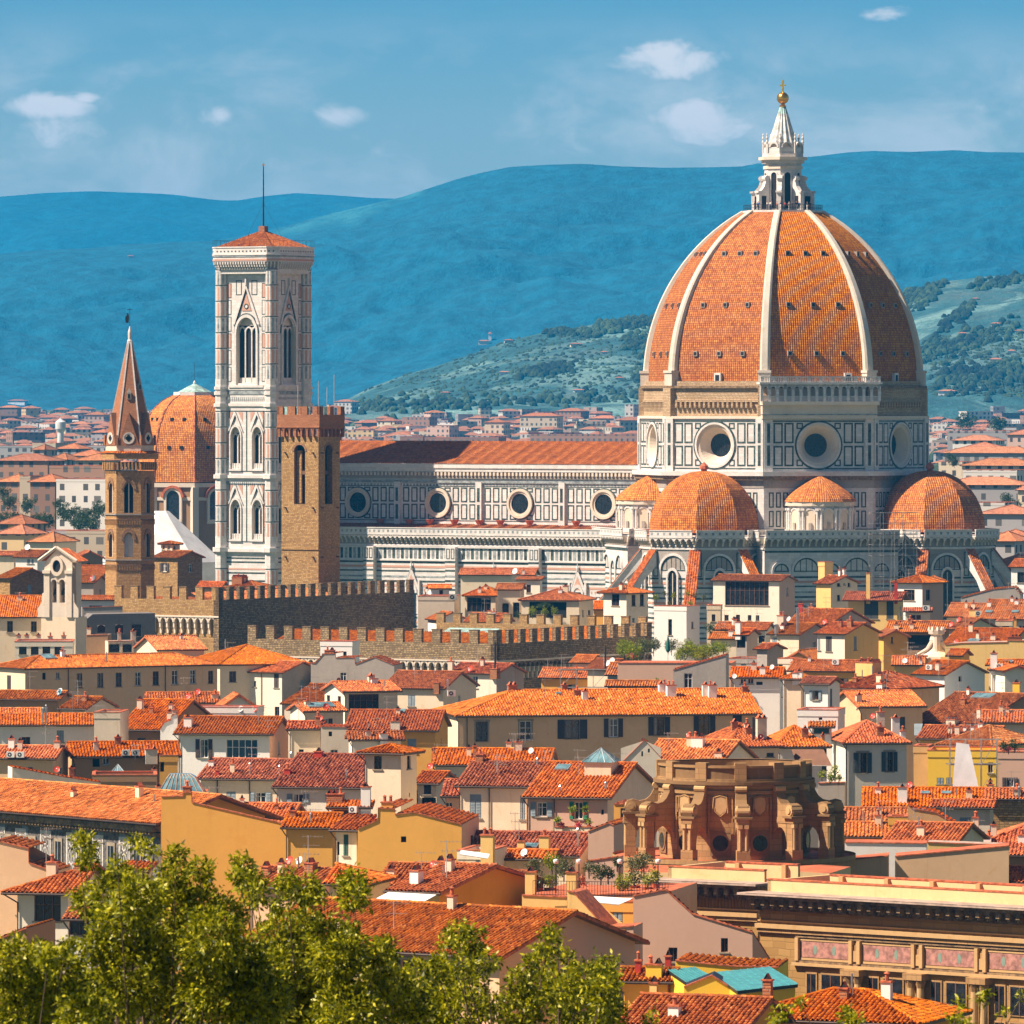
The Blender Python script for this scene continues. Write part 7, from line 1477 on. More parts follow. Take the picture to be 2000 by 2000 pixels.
H('long orange roof strip under the large red roof, right', 1040, 1660, 1592, 1480, -18, wall='yellow', tile='tile_orange', Y=800, it=[('Cg',1360,1560,40,70),('k',1275,1600,10,60),('k',1297,1600,10,70),('Cw',1425,1530,20,30),('Cw',1490,1530,24,40),('Cw',1560,1500,40,30)])
H('hipped roof with a pale sunny right slope, near the right edge', 1215, 1640, 1648, 1500, -30, 'hip', 'yellow', 'tile_pale', Y=775, D=12)
H('orange roof sloping up to the right edge', 1590, 1995, 1455, 1350, -6, wall='cream', tile='tile_orange', Y=815, it=[('a',1675,1450,110),('a',1840,1500,60)])
H('bright orange roof with a tall yellow chimney at the right edge', 1640, 1995, 1330, 1235, -14, wall='yellow', tile='tile_orange', Y=850, it=[('CY',1868,1265,60,150)])
# ---- crop F: bottom left
use('F')
H('cream house with a brown multi-pane window and a wide overhanging roof, bottom left', 132, 512, 1130, 925, -14, 'gx', 'pale_cream', 'tile_red', Y=500, D=9.0, win=[(358,1250,205,200,'D')], ov=.9, hipL=True, it=[('Cb',1130,990,50,60)], sl=.32)
H('white lower wing with a small red roof behind the tree', 520, 800, 1332, 1262, -10, 'shed', 'white_wall', 'tile_red', Y=488, win=[(590,1400,150,110,'D'),(548,1745,50,130,'Ok'),(750,1735,60,70,'Ok')], it=[])
PW('peach blank wall with one barred window at the bottom left edge', [(-40,742),(215,802),(217,912),(405,978)], 512, -8, 6, 'peach', 'tile_red', [(157,1250,60,100,'W')])
H('small cream dormer block with a red lean-to, behind the tree top', 935, 1098, 962, 915, -20, 'shed', 'cream', 'tile_red', Y=520)
PW('low red roof in front of the peach wall, bottom left corner', [(-40,1500),(200,1405)], 470, -10, 8, 'brown_wall', 'tile_red')
H('red roof edge seen through the tree at the bottom', 330, 800, 1935, 1850, -10, wall='cream', tile='tile_red', Y=455)
# graffito palace: corner towards the camera at column 314
gp, gb, gze = H('grey palace with white scratched ornament panels and a broad faded orange roof', -420, 1212, 478, 300, -52, 'gx', 'graffito', 'tile_pale', Y=667, D=11.5, rw='ochre', ov=1.3, sl=.33)
mb = MB(); gw = gb.W
def gx_(c, row=700): return gb.front(TX(c), TY(row)).x
for c in (0, 157, 345, 542, 740, 940, 1107):
    x = gx_(c); hw = .85 if c < 1100 else .3; z0, z1 = gze-6.6, gze-1.5; o = U(x-hw, -.02, 0); uu, nn = U(1,0,0), U(0,-1,0)
    mb.obox(U(x-hw,0,z0), uu*2*hw, nn*.05, Z*(z1-z0), 'graffito_light'); mb.obox(U(x-hw*.82,0,z0+.9), uu*2*hw*.82, nn*.06, Z*(z1-z0-1.2), 'graffito')
    o = U(x, -.065, 0)
    frame_rect(mb, o, uu, nn, -hw*.72, hw*.72, z0+1.1, z1-.5, .05, 'graffito_light', .02)
    for zz, rr_ in ((z0+2.9,.42),(z0+4.2,.2),(z0+1.8,.25)):
        mb.archband(o+Z*zz, uu, nn, rr_*hw, rr_*hw+.07, .02, 'graffito_light', 12, 0, 2*math.pi, 1.7)
    for zz in np.arange(z0+1.3, z1-.7, .33):
        for sg in (-1, 1):
            k = hw*(.25+.25*abs(math.sin(zz*4.1))); mb.obox(o+uu*(sg*k-.05)+Z*zz, uu*.1, nn*.02, Z*.16, 'graffito_light')
    mb.obox(o+Z*(z0+2.3)-uu*.04, uu*.08, nn*.02, Z*1.4, 'graffito_light')
for z0, h_, k, mt in ((gze-.75,.5,.9,'cornice_stone'),(gze-1.2,.3,.4,'cornice_stone'),(gze-7.0,.25,.5,'sand_light'),(gze-7.5,.3,.2,'graffito_light'),(gze-8.0,.4,.35,'graffito_light'),(gze-8.6,.25,.1,'graffito'),(gze-9.6,.3,.3,'sand_light')): mb.obox(U(0,0,z0), U(gw,0,0), U(0,-k,0), Z*h_, mt)
for k in range(int(gw/.5)): mb.obox(U(k*.5,0,gze-1.0), U(.2,0,0), U(0,-.75,0), Z*.3, 'cornice_stone')
mb.build('ornament_panels', gp)
for c in (63, 247, 446, 645, 843, 1040):
    x = gx_(c); m2 = MB(); m2.obox(U(x-.62,-.02,gze-6.7), U(1.24,0,0), U(0,-.1,0), Z*4.6, 'frame_stone'); m2.face([U(x-.45,-.13,gze-6.6),U(x+.45,-.13,gze-6.6),U(x+.45,-.13,gze-2.4),U(x-.45,-.13,gze-2.4)], 'glass'); m2.obox(U(x-.04,-.13,gze-6.6),U(.08,0,0),U(0,-.04,0),Z*4.2,'shut_blue'); m2.build('tall_window', gp)
PW('big blank ochre wall with a sloping tiled top, right of the graffito palace', [(1216,412),(1385,408),(1390,380),(1445,380),(1447,455),(1932,566),(2090,602),(2290,690),(2540,700)], 634, -8, 1.2, 'ochre', 'terracotta', it=[('Cb',1400,385,60,14)])
H('glazed dome-shaped greenhouse roof between the graffito palace and the rows behind', 1200, 1550, 390, None, 0, 'flat', 'cream', D=6, Y=690, it=[('Cc',840,320,130,60),('u',1070,385,75),('dW',1175,380,56)])
g_ = thing('greenhouse_roof', WP(TX(1375), TY(385), 688), 'rounded glass roof with pale ribs behind the graffito palace', 'skylight', 0); m_ = 688/F*sc(); mb = MB(); lo = [(-178,0),(178,0),(178,1),(-178,1)]
A = [U(-178*m_,-2.5,0), U(178*m_,-2.5,0), U(178*m_,2.5,0), U(-178*m_,2.5,0)]; Bq = [U(-115*m_,-1.6,115*m_), U(100*m_,-1.6,125*m_), U(100*m_,1.6,125*m_), U(-115*m_,1.6,115*m_)]; C2 = [U(-90*m_,-.8,150*m_), U(60*m_,-.8,150*m_), U(60*m_,.8,150*m_), U(-90*m_,.8,150*m_)]
for P_, Q_ in ((A, Bq), (Bq, C2)):
    for i in range(4): mb.face([P_[i], P_[(i+1)%4], Q_[(i+1)%4], Q_[i]], 'skylight_glass')
    for k in range(9):
        f = k/8; mb.tube(P_[0]+(P_[1]-P_[0])*f-U(0,.03,0), Q_[0]+(Q_[1]-Q_[0])*f-U(0,.03,0), .05, 'slab', 4)
mb.face(C2, 'skylight_glass'); mb.build('glass_panes', g_)
PW('long white parapet wall with a tiled top above the faded palace roof', [(92,188),(480,262),(760,305)], 700, 12, 3, 'pale_cream', 'tile_orange', it=[('dR',437,235,54),('Cb',550,260,40,60)])
# ---- crop G
use('G')
PW('ochre gable-ended house with chimney stack and one square hole, lower centre', [(962,655),(1112,590),(1114,500),(1240,505),(1242,548),(1385,530),(1745,622)], 585, -6, 13, 'ochre', 'tile_orange', [(1307,732,40,45,'H')], it=[('Co',1178,505,90,16)], rw='peach')
H('narrow sunlit cream strip with a green shutter, lower centre', 795, 952, 660, 560, -22, 'shed', 'pale_cream', 'tile_orange', Y=588, win=[(872,775,38,160,'Cg'),(812,800,22,100,'H')], it=[('u',680,520,44)])
H('pink-walled house with red roof and two dishes, behind the tree tops', 150, 560, 1085, 912, -30, wall='peach', rw='pink_wall', tile='tile_red', Y=520, D=7, it=[('Cb',258,1000,60,60),('dR',480,905,60),('dW',556,905,64),('a',578,920,200)])
H('cream corner house with a tawny roof and slit windows', 745, 1010, 1068, 940, -14, 'gx', 'cream', 'tile_orange', Y=512, D=7, win=[(765,1145,8,36,'H'),(808,1145,8,36,'H')], hipR=True)
H('red roof with white roof-garden boxes beside a cream wall, lower centre', 1120, 1520, 1078, 945, -16, wall='yellow', tile='tile_red', Y=520, it=[('dR',1530,960,60),('Cw',1605,960,80,60)], D=8)
H('orange-walled house with a red roof and a white awning', 1225, 1575, 1118, 1028, -34, wall='yellow', rw='orange_wall', tile='tile_red', Y=498, D=13, sl=.22, win=[(1330,1200,120,60,'H')])
H('huge near roof of red barrel tiles over a peach wall, bottom centre', 120, 2030, 1512, 1175, -36, wall='peach', rw='pink_wall', tile='tile_red', Y=452, D=14.5, ov=.7, win=[(440,1640,60,180,'Odt'),(1325,1740,70,200,'Okt'),(1690,1760,70,150,'Okt')], it=[])
H('low orange roofs strip above the ochre walls, lower left', -420, 420, 600, 455, -10, wall='ochre', tile='tile_orange', Y=660, it=[('Cw',88,470,18,40),('Cb',350,510,24,30)])
H('orange roof patch with aerial and air unit, behind the ochre gable house', 420, 770, 642, 532, -8, wall='ochre', tile='tile_orange', Y=622, it=[('a',605,600,80),('p',604,610,10,70),('Cb',395,560,50,20)])
H('cream dormer with three brown windows among chimney pots', 762, 1040, 488, 470, -6, 'shed', 'cream', 'tile_orange', Y=628, win=[(872,545,185,70,'D')], it=[('Cw',1085,540,70,140),('Cb',680,440,120,50)])
# ---- crop H
use('H')
H('cream house with blue-grey shutters and a peeling patch, centre bottom row', 205, 765, 365, 162, -14, wall='cream', tile='tile_brown', Y=650, rw='cream', win=[(338,535,95,200,'Cb'),(733,545,42,200,'Cb')], pipe=[(455,500)], it=[('Cb',375,165,60,60),('p',962,200,20,60)])
H('pinkish house with green shutters, flower balcony and a glass roof cupola', 772, 1445, 458, 95, -16, wall='pink_wall', rw='warm_grey', tile='tile_orange', Y=640, D=17, win=[(893,562,88,120,'Wb'),(1202,572,72,145,'Oe'),(1402,585,22,42,'H')], it=[('s',1072,222,120,50),('y',1392,245,270,200),('p',1047,420,16,50),('p',1430,400,24,60),('p',1288,270,16,70),('a',1215,130,150)], pipe=[(1000,600)])
PW('ochre wall strip with a tall white window beside the round colonnade', [(1497,520),(1600,520)], 600, -8, 5, 'ochre', 'tile_brown', [(1575,660,46,220,'W')])
H('dark mottled tile roof with glass lean-to and twin cream chimneys', 260, 1175, 942, 748, -14, wall='cream', tile='tile_brown', Y=590, it=[('Cy',918,940,84,150),('Cy',722,910,60,80),('s',790,880,150,40),('p',1278,880,20,150),('k',250,890,30,110),('a',352,880,130)])
PW('pink blank wall with a tiled edge, left of the round colonnade', [(1282,748),(1456,678),(1497,700)], 585, -12, 9, 'pink_wall', 'tile_red')
H('cream roof room with a white awning and blue shutter, lower centre', 190, 462, 915, None, -12, 'flat', 'pale_cream', D=6, Y=560, win=[(360,1000,42,60,'Cb')], it=[('Cy',515,1130,110,200)])
PW('cream parapet with curved tiled coping under the awning room', [(265,1075),(330,1040),(460,1030)], 545, -10, 3, 'pale_cream', 'slab')
H('two small orange roof patches between cream chimneys and a white dish', 590, 960, 975, 905, -12, wall='cream', tile='tile_orange', Y=565, it=[('dW',682,1070,80)])
H('red roof patch left of the terrace garden', 470, 735, 1160, 1085, -8, wall='yellow', tile='tile_red', Y=520)
H('saturated yellow wall with one pale louvred shutter under the terrace', 462, 735, 1158, None, -10, 'flat', 'yellow', D=5, Y=512, win=[(618,1385,88,96,'Cw')])
PW('yellow terrace front with a tiled floor behind railings, lower centre', [(728,1285),(1105,1302)], 500, -14, 13, 'yellow', 'terrace_red', it=[('Cy',778,1275,84,180),('Cy',1125,1250,84,150)])
PW('yellow buttress wall with a sloping terracotta coping and peeling patch', [(1108,1250),(1160,1262),(1420,1548),(1460,1552)], 488, -14, 4, 'yellow', 'terracotta')
H('ochre recess with a blue shutter under a small white awning', 1290, 1660, 1345, None, -12, 'flat', 'ochre', D=3, Y=495, win=[(1530,1460,84,150,'Cb')])
PW('pink side house with sloping roof edge, left of the library', [(1660,1292),(1934,1238),(2155,1440),(2660,1595)], 486, -10, 12, 'pink_wall', 'tile_red', [(1993,1780,74,120,'D'),(2425,1700,58,118,'D')], dropback=3.5)
PW('pink lower wall with grey patch below the buttress, bottom centre', [(1460,1560),(1662,1545)], 480, -10, 4, 'pink_wall', 'terracotta')
# ---- crop I/J: right bottom
use('J')
H('row of red tile roofs with two small skylights, right bottom', 575, 1660, 592, 432, -4, wall='cream', tile='tile_orange', Y=690, it=[('Cw',888,560,80,130),('Cw',680,480,50,40),('s',1085,488,80,24),('s',1265,488,80,24),('dR',950,440,56),('Cg',1680,500,60,90),('Cw',1800,440,36,60)])
H('pale red roof with thick rolls of tiles, right of the colonnade', 385, 905, 716, 605, -4, wall='warm_grey', tile='tile_pale', Y=655)
H('lower pale tile roof with an ochre wall, right of the colonnade', 385, 775, 852, 728, -4, wall='ochre', tile='tile_pale', Y=630)
H('small orange plastered box with a red tile edge, right bottom', 770, 930, 692, None, -4, 'flat', 'ochre', D=3, Y=625)
PW('peeling yellow and white party wall with a white dish', [(935,580),(970,612),(1170,645),(1405,782)], 640, -4, 4, 'sand_light', 'tile_orange', it=[('dW',1130,740,70)])
H('orange hipped roof wedge below the peeling party wall', 745, 1330, 905, 778, -20, 'gx', 'cream', 'tile_orange', Y=610, D=9)
H('broad bright orange roof with stubby chimneys at the right edge', 1345, 2050, 1008, 662, -8, 'gx', 'brown_wall', 'tile_orange', Y=625, hipL=True, D=18, it=[('Cw',1608,900,90,40),('Cw',1915,900,70,60),('Cg',1518,740,50,36)])
H('tall cream tower wall with peeling plaster beside the yellow balcony house', 985, 1110, 82, None, -10, 'flat', 'sand_light', D=4, Y=735)
H('yellow balcony house behind the sheeted scaffold', 1108, 1710, 120, 35, -6, 'flat', 'bright_yellow', D=8, Y=730, win=[(1215,375,60,56,'Cb'),(1290,372,50,54,'Cb'),(1645,260,44,90,'W')])
H('pale pink block with planters and a dark-shuttered window, right edge', 1712, 1990, 132, None, -8, 'flat', 'pink_wall', D=6, Y=715, win=[(1812,385,62,80,'Ok')])
H('stone-walled low house with a small red lean roof, right bottom', 1160, 1640, 600, 540, -10, wall='warm_grey', tile='tile_orange', Y=668)
H('long low rough wall with red roof strip near the right edge', 1625, 1990, 530, 440, -4, wall='stone_light', tile='tile_orange', Y=672, it=[('p',1843,560,12,90),('p',1890,560,24,90)])
PW('broad plain brown plaster wall standing behind the library roofline', [(826,1025),(1802,936)], 560, -4, 5, 'tan', 'terrace_red')
PW('low brown plaster wall left of the broad brown wall', [(-40,1098),(765,1022)], 556, -4, 5, 'tan', 'terrace_red')
PW('white-painted low wall right of the colonnade base', [(395,905),(1095,915)], 600, -4, 5, 'white_wall', 'terrace_red')
PW('pale yellow wedge wall between the white wall and the broad brown wall', [(1100,905),(1790,932)], 585, -6, 4, 'yellow', 'slab')
H('orange roof corner at the right edge behind the library', 1812, 1990, 1245, 1110, -8, wall='cream', tile='tile_orange', Y=560)
# ---- crop K/I: very front
use('K')
H('large near orange roof with a pale hip ridge, bottom right', 420, 1330, 905, 720, -22, 'gx', 'orange_wall', 'tile_orange', Y=410, D=8, ov=.7, hipL=True, hipR=True, zt=20, it=[('Cb',500,760,48,56)])
H('near red roof left of the pale hip ridge, bottom right', -220, 420, 940, 775, -20, 'gx', 'ochre', 'tile_red', Y=405, D=8, it=[('Cy',-5,700,40,40)])
use('I')
H('small red roof with a red brick chimney behind the teal roofs', 60, 400, 1800, 1700, -12, wall='ochre', tile='tile_red', Y=440, it=[('CY',303,1770,120,90),('Cr',430,1640,34,70),('Cr',180,1740,30,90)])
PW('yellow wall with a tiled coping behind the teal roofs', [(460,1650),(890,1692),(1240,1700)], 452, -8, 6, 'bright_yellow', 'tile_red')
def teal(label, P4, body, name='roof_room'):
    """yellow room under a sloping teal sheet-metal roof; four roof corners in photo points at given depths"""
    pts = [WP(TX(x), TY(y), d) for x, y, d in P4]; root = thing(name, U(0,0,0)+pts[0]*1.0, label, 'house', 0); o = pts[0]; q = [p-o for p in pts]; mb = MB()
    n = (q[1]-q[0]).cross(q[3]-q[0]).normalized(); n = n if n.z > 0 else -n
    mb.face([p+n*.08 for p in q], 'teal_metal'); 
    for i in range(4): mb.face([q[i]-n*.12, q[(i+1)%4]-n*.12, q[(i+1)%4]+n*.08, q[i]+n*.08], 'iron')
    for k in range(0, 9):
        f = k/8; a, c = q[0]+(q[1]-q[0])*f, q[3]+(q[2]-q[3])*f; mb.tube(a+n*.09, c+n*.09, .035, 'teal_metal', 4)
    mb.build('metal_roof', root); mb = MB()
    for i in range(4):
        a, c = q[i]*.97+(q[(i+2)%4])*.03, q[(i+1)%4]*.97+q[(i+3)%4]*.03; mb.face([a-U(0,0,6)-Z*a.z, c-U(0,0,6)-Z*c.z, c-n*.1, a-n*.1], body)
    mb.build('wall', root); return root
teal('yellow roof room with a big teal sheet-metal roof, bottom right', [(735,1745,438),(1165,1702,441),(1385,1835,432),(930,1885,428)], 'bright_yellow')
teal('smaller teal sheet-metal roof left of the big teal one', [(405,1725,440),(600,1705,443),(700,1760,441),(545,1820,436)], 'bright_yellow')
PW('yellow gable under the black edge of the teal roofs', [(525,1850),(735,1765),(935,1890)], 432, -4, 4, 'bright_yellow', 'iron')
# =============== ROUND COLONNADE (library tribune) ===============
eY = 545.0; ec = placed(1439, eY)+U(0,6.5,0); ex = thing('round_pavilion', ec, 'round brown stone drum ringed by scroll-topped piers and arches, lower right', 'rotunda', 0); ez = lambda row: CAMZ-(row-HOR)*eY/F
mpp = eY/F; Rd = 147*mpp; Ro = 216*mpp; zP, zC, zI, zB = ez(1499), ez(1527), ez(1597), ez(1682)
mb = MB(); N = 64
def cyl(r, z0, z1, mat, top=True, r2=None): mb.prism(ngon(N, r), z0, z1, mat, top=top, bot=False, poly2=ngon(N, r2 or r))
cyl(Rd, 0, zC, 'sandstone', False); cyl(Rd+.15, zC-1.0, zC-.75, 'sandstone'); cyl(Rd+.25, zC-.55, zC-.3, 'sandstone'); cyl(Rd+.5, zC-.3, zC-.05, 'sand_dark'); cyl(Rd+.25, zC-.05, zC+.15, 'sandstone')
for r0, r1, z0, z1 in ((Rd+.05, Rd-.35, zC+.1, zP),): 
    for i in range(N):
        a0, a1 = 2*math.pi*i/N, 2*math.pi*(i+1)/N; P = lambda r,a,z: (r*math.cos(a), r*math.sin(a), z)
        mb.face([P(r0,a0,z0),P(r0,a1,z0),P(r0,a1,z1),P(r0,a0,z1)], 'sand_dark'); mb.face([P(r0,a0,z1),P(r0,a1,z1),P(r1,a1,z1),P(r1,a0,z1)], 'sand_dark'); mb.face([P(r1,a1,z0),P(r1,a0,z0),P(r1,a0,z1),P(r1,a1,z1)], 'sand_dark')
        mb.face([P(r0+.14,a0,z1-.1),P(r0+.14,a1,z1-.1),P(r0+.14,a1,z1+.08),P(r0+.14,a0,z1+.08)], 'sandstone'); mb.face([P(r0+.14,a0,z1+.08),P(r0+.14,a1,z1+.08),P(r1-.05,a1,z1+.08),P(r1-.05,a0,z1+.08)], 'sand_dark')
cyl(Rd-.4, zC+.1, zC+.12, 'lead'); cyl(1.4, zC+.1, zC+.5, 'lead', True, .05)
mb.build('drum', ex)
mb = MB(); cyl(Ro+.9, 0, zB-.15, 'sandstone', False); cyl(Ro+.95, zB-.15, zB+.2, 'sandstone', False); mb.prism(ngon(N, Ro+.9), zB-.2, zB, 'terrace_red'); mb.build('terrace_base', ex)
angs = [-178,-148,-117,-87,-57,-30,-2]
for k, ad in enumerate(angs):
    a = R(ad); c = U(math.cos(a), math.sin(a), 0); t = U(-c.y, c.x, 0); mb = MB(); w_ = .5
    ri = Ro-.85
    mb.obox(c*(ri)-t*w_+Z*zB, c*.9, t*2*w_, Z*.9, 'sandstone')
    mb.obox(c*(ri+.05)-t*w_*.8+Z*(zB+.9), c*.72, t*1.6*w_, Z*(zI-zB-1.3), 'sandstone')
    for sg in (-1, 1): mb.tube(c*(Ro-.05)+t*(.24*sg)+Z*(zB+.9), c*(Ro-.05)+t*(.24*sg)+Z*(zI-.7), .13, 'sand_light', 8, .11); mb.obox(c*(Ro-.2)+t*(.24*sg-.17)+Z*(zI-.75), c*.35, t*.34, Z*.3, 'sand_light')
    mb.obox(c*(Rd-.1)-t*w_*.9+Z*(zI-.42), c*(Ro-Rd+.2), t*1.8*w_, Z*.42, 'sandstone'); mb.obox(c*(Ro-1.05)-t*(w_+.18)+Z*(zI-.02), c*1.25, t*2*(w_+.18), Z*.16, 'sand_dark')
    # arch from drum to pier: spandrel with round opening
    span = ri-Rd; N2 = 8
    for sg in (-1, 1):
        s_ = t*(w_*.8*sg)
        for i in range(N2):
            t0, t1 = math.pi*i/N2, math.pi*(i+1)/N2; f = lambda tt: (Rd+span/2-span/2*math.cos(tt), zI-1.9+1.15*math.sin(tt))
            (ra, za_), (rb_, zb_) = f(t0), f(t1); mb.face([c*ra+s_+Z*za_, c*rb_+s_+Z*zb_, c*rb_+s_+Z*(zI-.4), c*ra+s_+Z*(zI-.4)], 'sandstone')
    for i in range(N2):
        t0, t1 = math.pi*i/N2, math.pi*(i+1)/N2; (ra, za_), (rb_, zb_) = f(t0), f(t1); mb.face([c*ra-t*w_*.8+Z*za_, c*ra+t*w_*.8+Z*za_, c*rb_+t*w_*.8+Z*zb_, c*rb_-t*w_*.8+Z*zb_], 'sandstone')
    # S-shaped scroll
    prof = [(Rd, zI), (Ro-.1, zI), (Ro+.05, zI+.45), (Ro-.15, zI+.95), (Ro-.6, zI+1.1), (Ro-1.1, zI+.95), (Rd+1.1, zI+1.05), (Rd+.75, zI+1.35), (Rd+.5, zI+1.8), (Rd+.42, zI+2.2), (Rd, zI+2.3)]
    for sg in (-1, 1): mb.face([c*r+Z*z_+t*(.42*sg) for r, z_ in (prof if sg > 0 else prof[::-1])], 'sandstone')
    for (r0,z0),(r1,z1) in zip(prof[1:], prof[2:]): mb.face([c*r0+Z*z0-t*.42, c*r0+Z*z0+t*.42, c*r1+Z*z1+t*.42, c*r1+Z*z1-t*.42], 'sand_dark')
    o = c*(Ro-.42)+Z*(zI+.55)
    for rr_ in (.42,.24): mb.tube(o-t*(.5+(.42-rr_)*.5), o+t*(.5+(.42-rr_)*.5), rr_, 'sand_light', 14)
    mb.tube(c*(Rd+.35)+Z*(zI+2.15)-t*.45, c*(Rd+.35)+Z*(zI+2.15)+t*.45, .24, 'sand_light', 10)
    mb.build('scroll_pier', ex)
    mb = MB(); mb.obox(c*(Rd-.45)-t*.45+Z*(zC+.0), c*.72, t*.9, Z*(zP-zC+.3), 'sandstone'); mb.build('parapet_pier', ex)
for k, ad in enumerate((-163,-132,-102,-72,-44,-16)):
    a = R(ad); c = U(math.cos(a), math.sin(a), 0); t = U(-c.y, c.x, 0); mb = MB(); o = c*(Rd+.02)+Z*(zB+1.3)
    mb.obox(c*Rd-t*.8+Z*(zB+.35), t*1.6, c*.08, Z*1.9, 'sand_dark'); mb.archband(o, t, c, .62, .8, .12, 'sand_dark', 16, 0, 2*math.pi)
    mb.face([o+c*.1+t*(.62*math.cos(q))+Z*(.62*math.sin(q)) for q in [2*math.pi*i/16 for i in range(16)]], 'glass')
    mb.build('round_window', ex); mb = MB()
    frame_rect(mb, c*(Rd+.0), t, c, -.95, .95, zI-1.3, zC-1.2, .1, 'sandstone', .08)
    m0 = c*(Rd+.05)+Z*(zI+.9)     # shield relief
    sh_ = [(0,-.75),(.35,-.45),(.45,0),(.4,.5),(0,.62),(-.4,.5),(-.45,0),(-.35,-.45)]
    mb.face([m0+c*.12+t*x_+Z*y_ for x_, y_ in sh_], 'sand_light')
    for (x0,y0),(x1,y1) in zip(sh_, sh_[1:]+sh_[:1]): mb.tube(m0+c*.1+t*x0*1.15+Z*y0*1.15, m0+c*.1+t*x1*1.15+Z*y1*1.15, .06, 'sandstone', 5)
    for sg in (-1,1): mb.lathe([(0,-.3),(.14,-.2),(.1,0),(.16,.2),(0,.32)], 6, 'sand_light') if False else mb.tube(m0+c*.12+t*(.6*sg)-Z*.6, m0+c*.12+t*(.5*sg)+Z*.6, .07, 'sandstone', 5)
    mb.build('carved_shield', ex)
# =============== LIBRARY FACADE ===============
def facade(label, xl, xr, ytop, Y, th, lowz, big):
    use('T'); b = Bld(xl, xr, Y, th); zt = CAMZ-(ytop-HOR)*Y/F; root = thing('library', b.P, label, 'library', b.th); W = b.W; mb = MB(); u, n = U(1,0,0), U(0,-1,0)
    mb.box(0, W, 0, 9, 0, zt-.35, 'ashlar')
    mb.box(-.6, W+.6, -1.3, 1.2, zt-.35, zt-.1, 'cornice_stone'); mb.box(-.8, W+.8, -1.6, 1.0, zt-.1, zt+.05, 'slab'); mb.box(-.3, W+.3, -.75, 0, zt-.65, zt-.35, 'cornice_stone'); mb.box(-.2, W+.2, -.35, 0, zt-1.2, zt-.65, 'cornice_stone')
    for k in range(int(W/.85)): mb.box(.1+k*.85, .42+k*.85, -1.15, -.3, zt-.8, zt-.36, 'cornice_stone'); mb.box(.15+k*.85, .37+k*.85, -1.0, -.3, zt-.98, zt-.8, 'cornice_stone')
    for k in range(int(W/.25)): mb.box(k*.25, k*.25+.13, -.48, -.34, zt-1.12, zt-.88, 'cornice_stone')
    mb.box(-.1, W+.1, -.12, 0, zt-2.0, zt-1.9, 'sand_light'); mb.box(-.15, W+.15, -.4, 0, zt-2.45, zt-2.15, 'sand_light'); mb.box(-.1, W+.1, -.25, 0, zt-2.75, zt-2.5, 'sandstone')
    for k in range(int(W/1.6)): mb.box(k*1.6, k*1.6+1.56, -1.62, -1.2, zt+.05, zt+.08, 'slab')
    mb.build('wall', root); mb = MB(); mb.box(0, W, .9, 1.2, zt-.1, zt+.85, 'cream_yellow'); mb.box(0, W, .85, 1.3, zt+.85, zt+.95, 'terracotta'); mb.box(0, .3, .9, 8, zt-.1, zt+.85, 'cream_yellow'); mb.box(0, W, 1.2, 9, zt-.3, zt-.2, 'terrace_red')
    mb.box(2, W, 5.5, 5.8, zt-.1, zt+1.0, 'cream_yellow'); mb.box(2, W, 5.45, 5.9, zt+1.0, zt+1.1, 'terracotta')
    for k in range(int(W/4)): mb.box(3+k*4, 3.35+k*4, 5.2, 5.5, zt-.1, zt+1.0, 'sand_light')
    mb.build('roof_parapet', root)
    return root, b, zt, W
lib, lb, lz, lW = facade('long sandstone library front with heavy dark cornice, fresco panels and paired columns', 1484, 2090, 1743, 505, -40, 0, True)
mb = MB(); u, n = U(1,0,0), U(0,-1,0)
x = lb.front(1558, 1900).x; bay = (lb.front(1790, 1900).x-lb.front(1668, 1900).x)
mb.box(x-.3, lW, -.35, 0, lz-4.95, lz-4.75, 'sand_light'); mb.box(x-.3, lW, -.2, 0, lz-4.75, lz-4.6, 'cornice_stone'); mb.box(x-.1, lW, -.15, 0, lz-2.98, lz-2.86, 'cornice_stone')
k = 0
pf = []
while x+bay*k < lW-.5:
    x0 = x+bay*k
    mb.box(x0+.3, x0+bay-.9, -.08, 0, lz-3.2, lz-3.1, 'sand_light'); mb.box(x0+.3, x0+bay-.9, -.08, 0, lz-4.55, lz-4.4, 'sand_light')
    for xx in (x0-.05, x0+bay-.75, ): mb.box(xx, xx+.28, -.3, 0, lz-4.6, lz-3.0, 'sand_light')
    pf.append(x0); k += 1
mb.build('frieze_mouldings', lib)
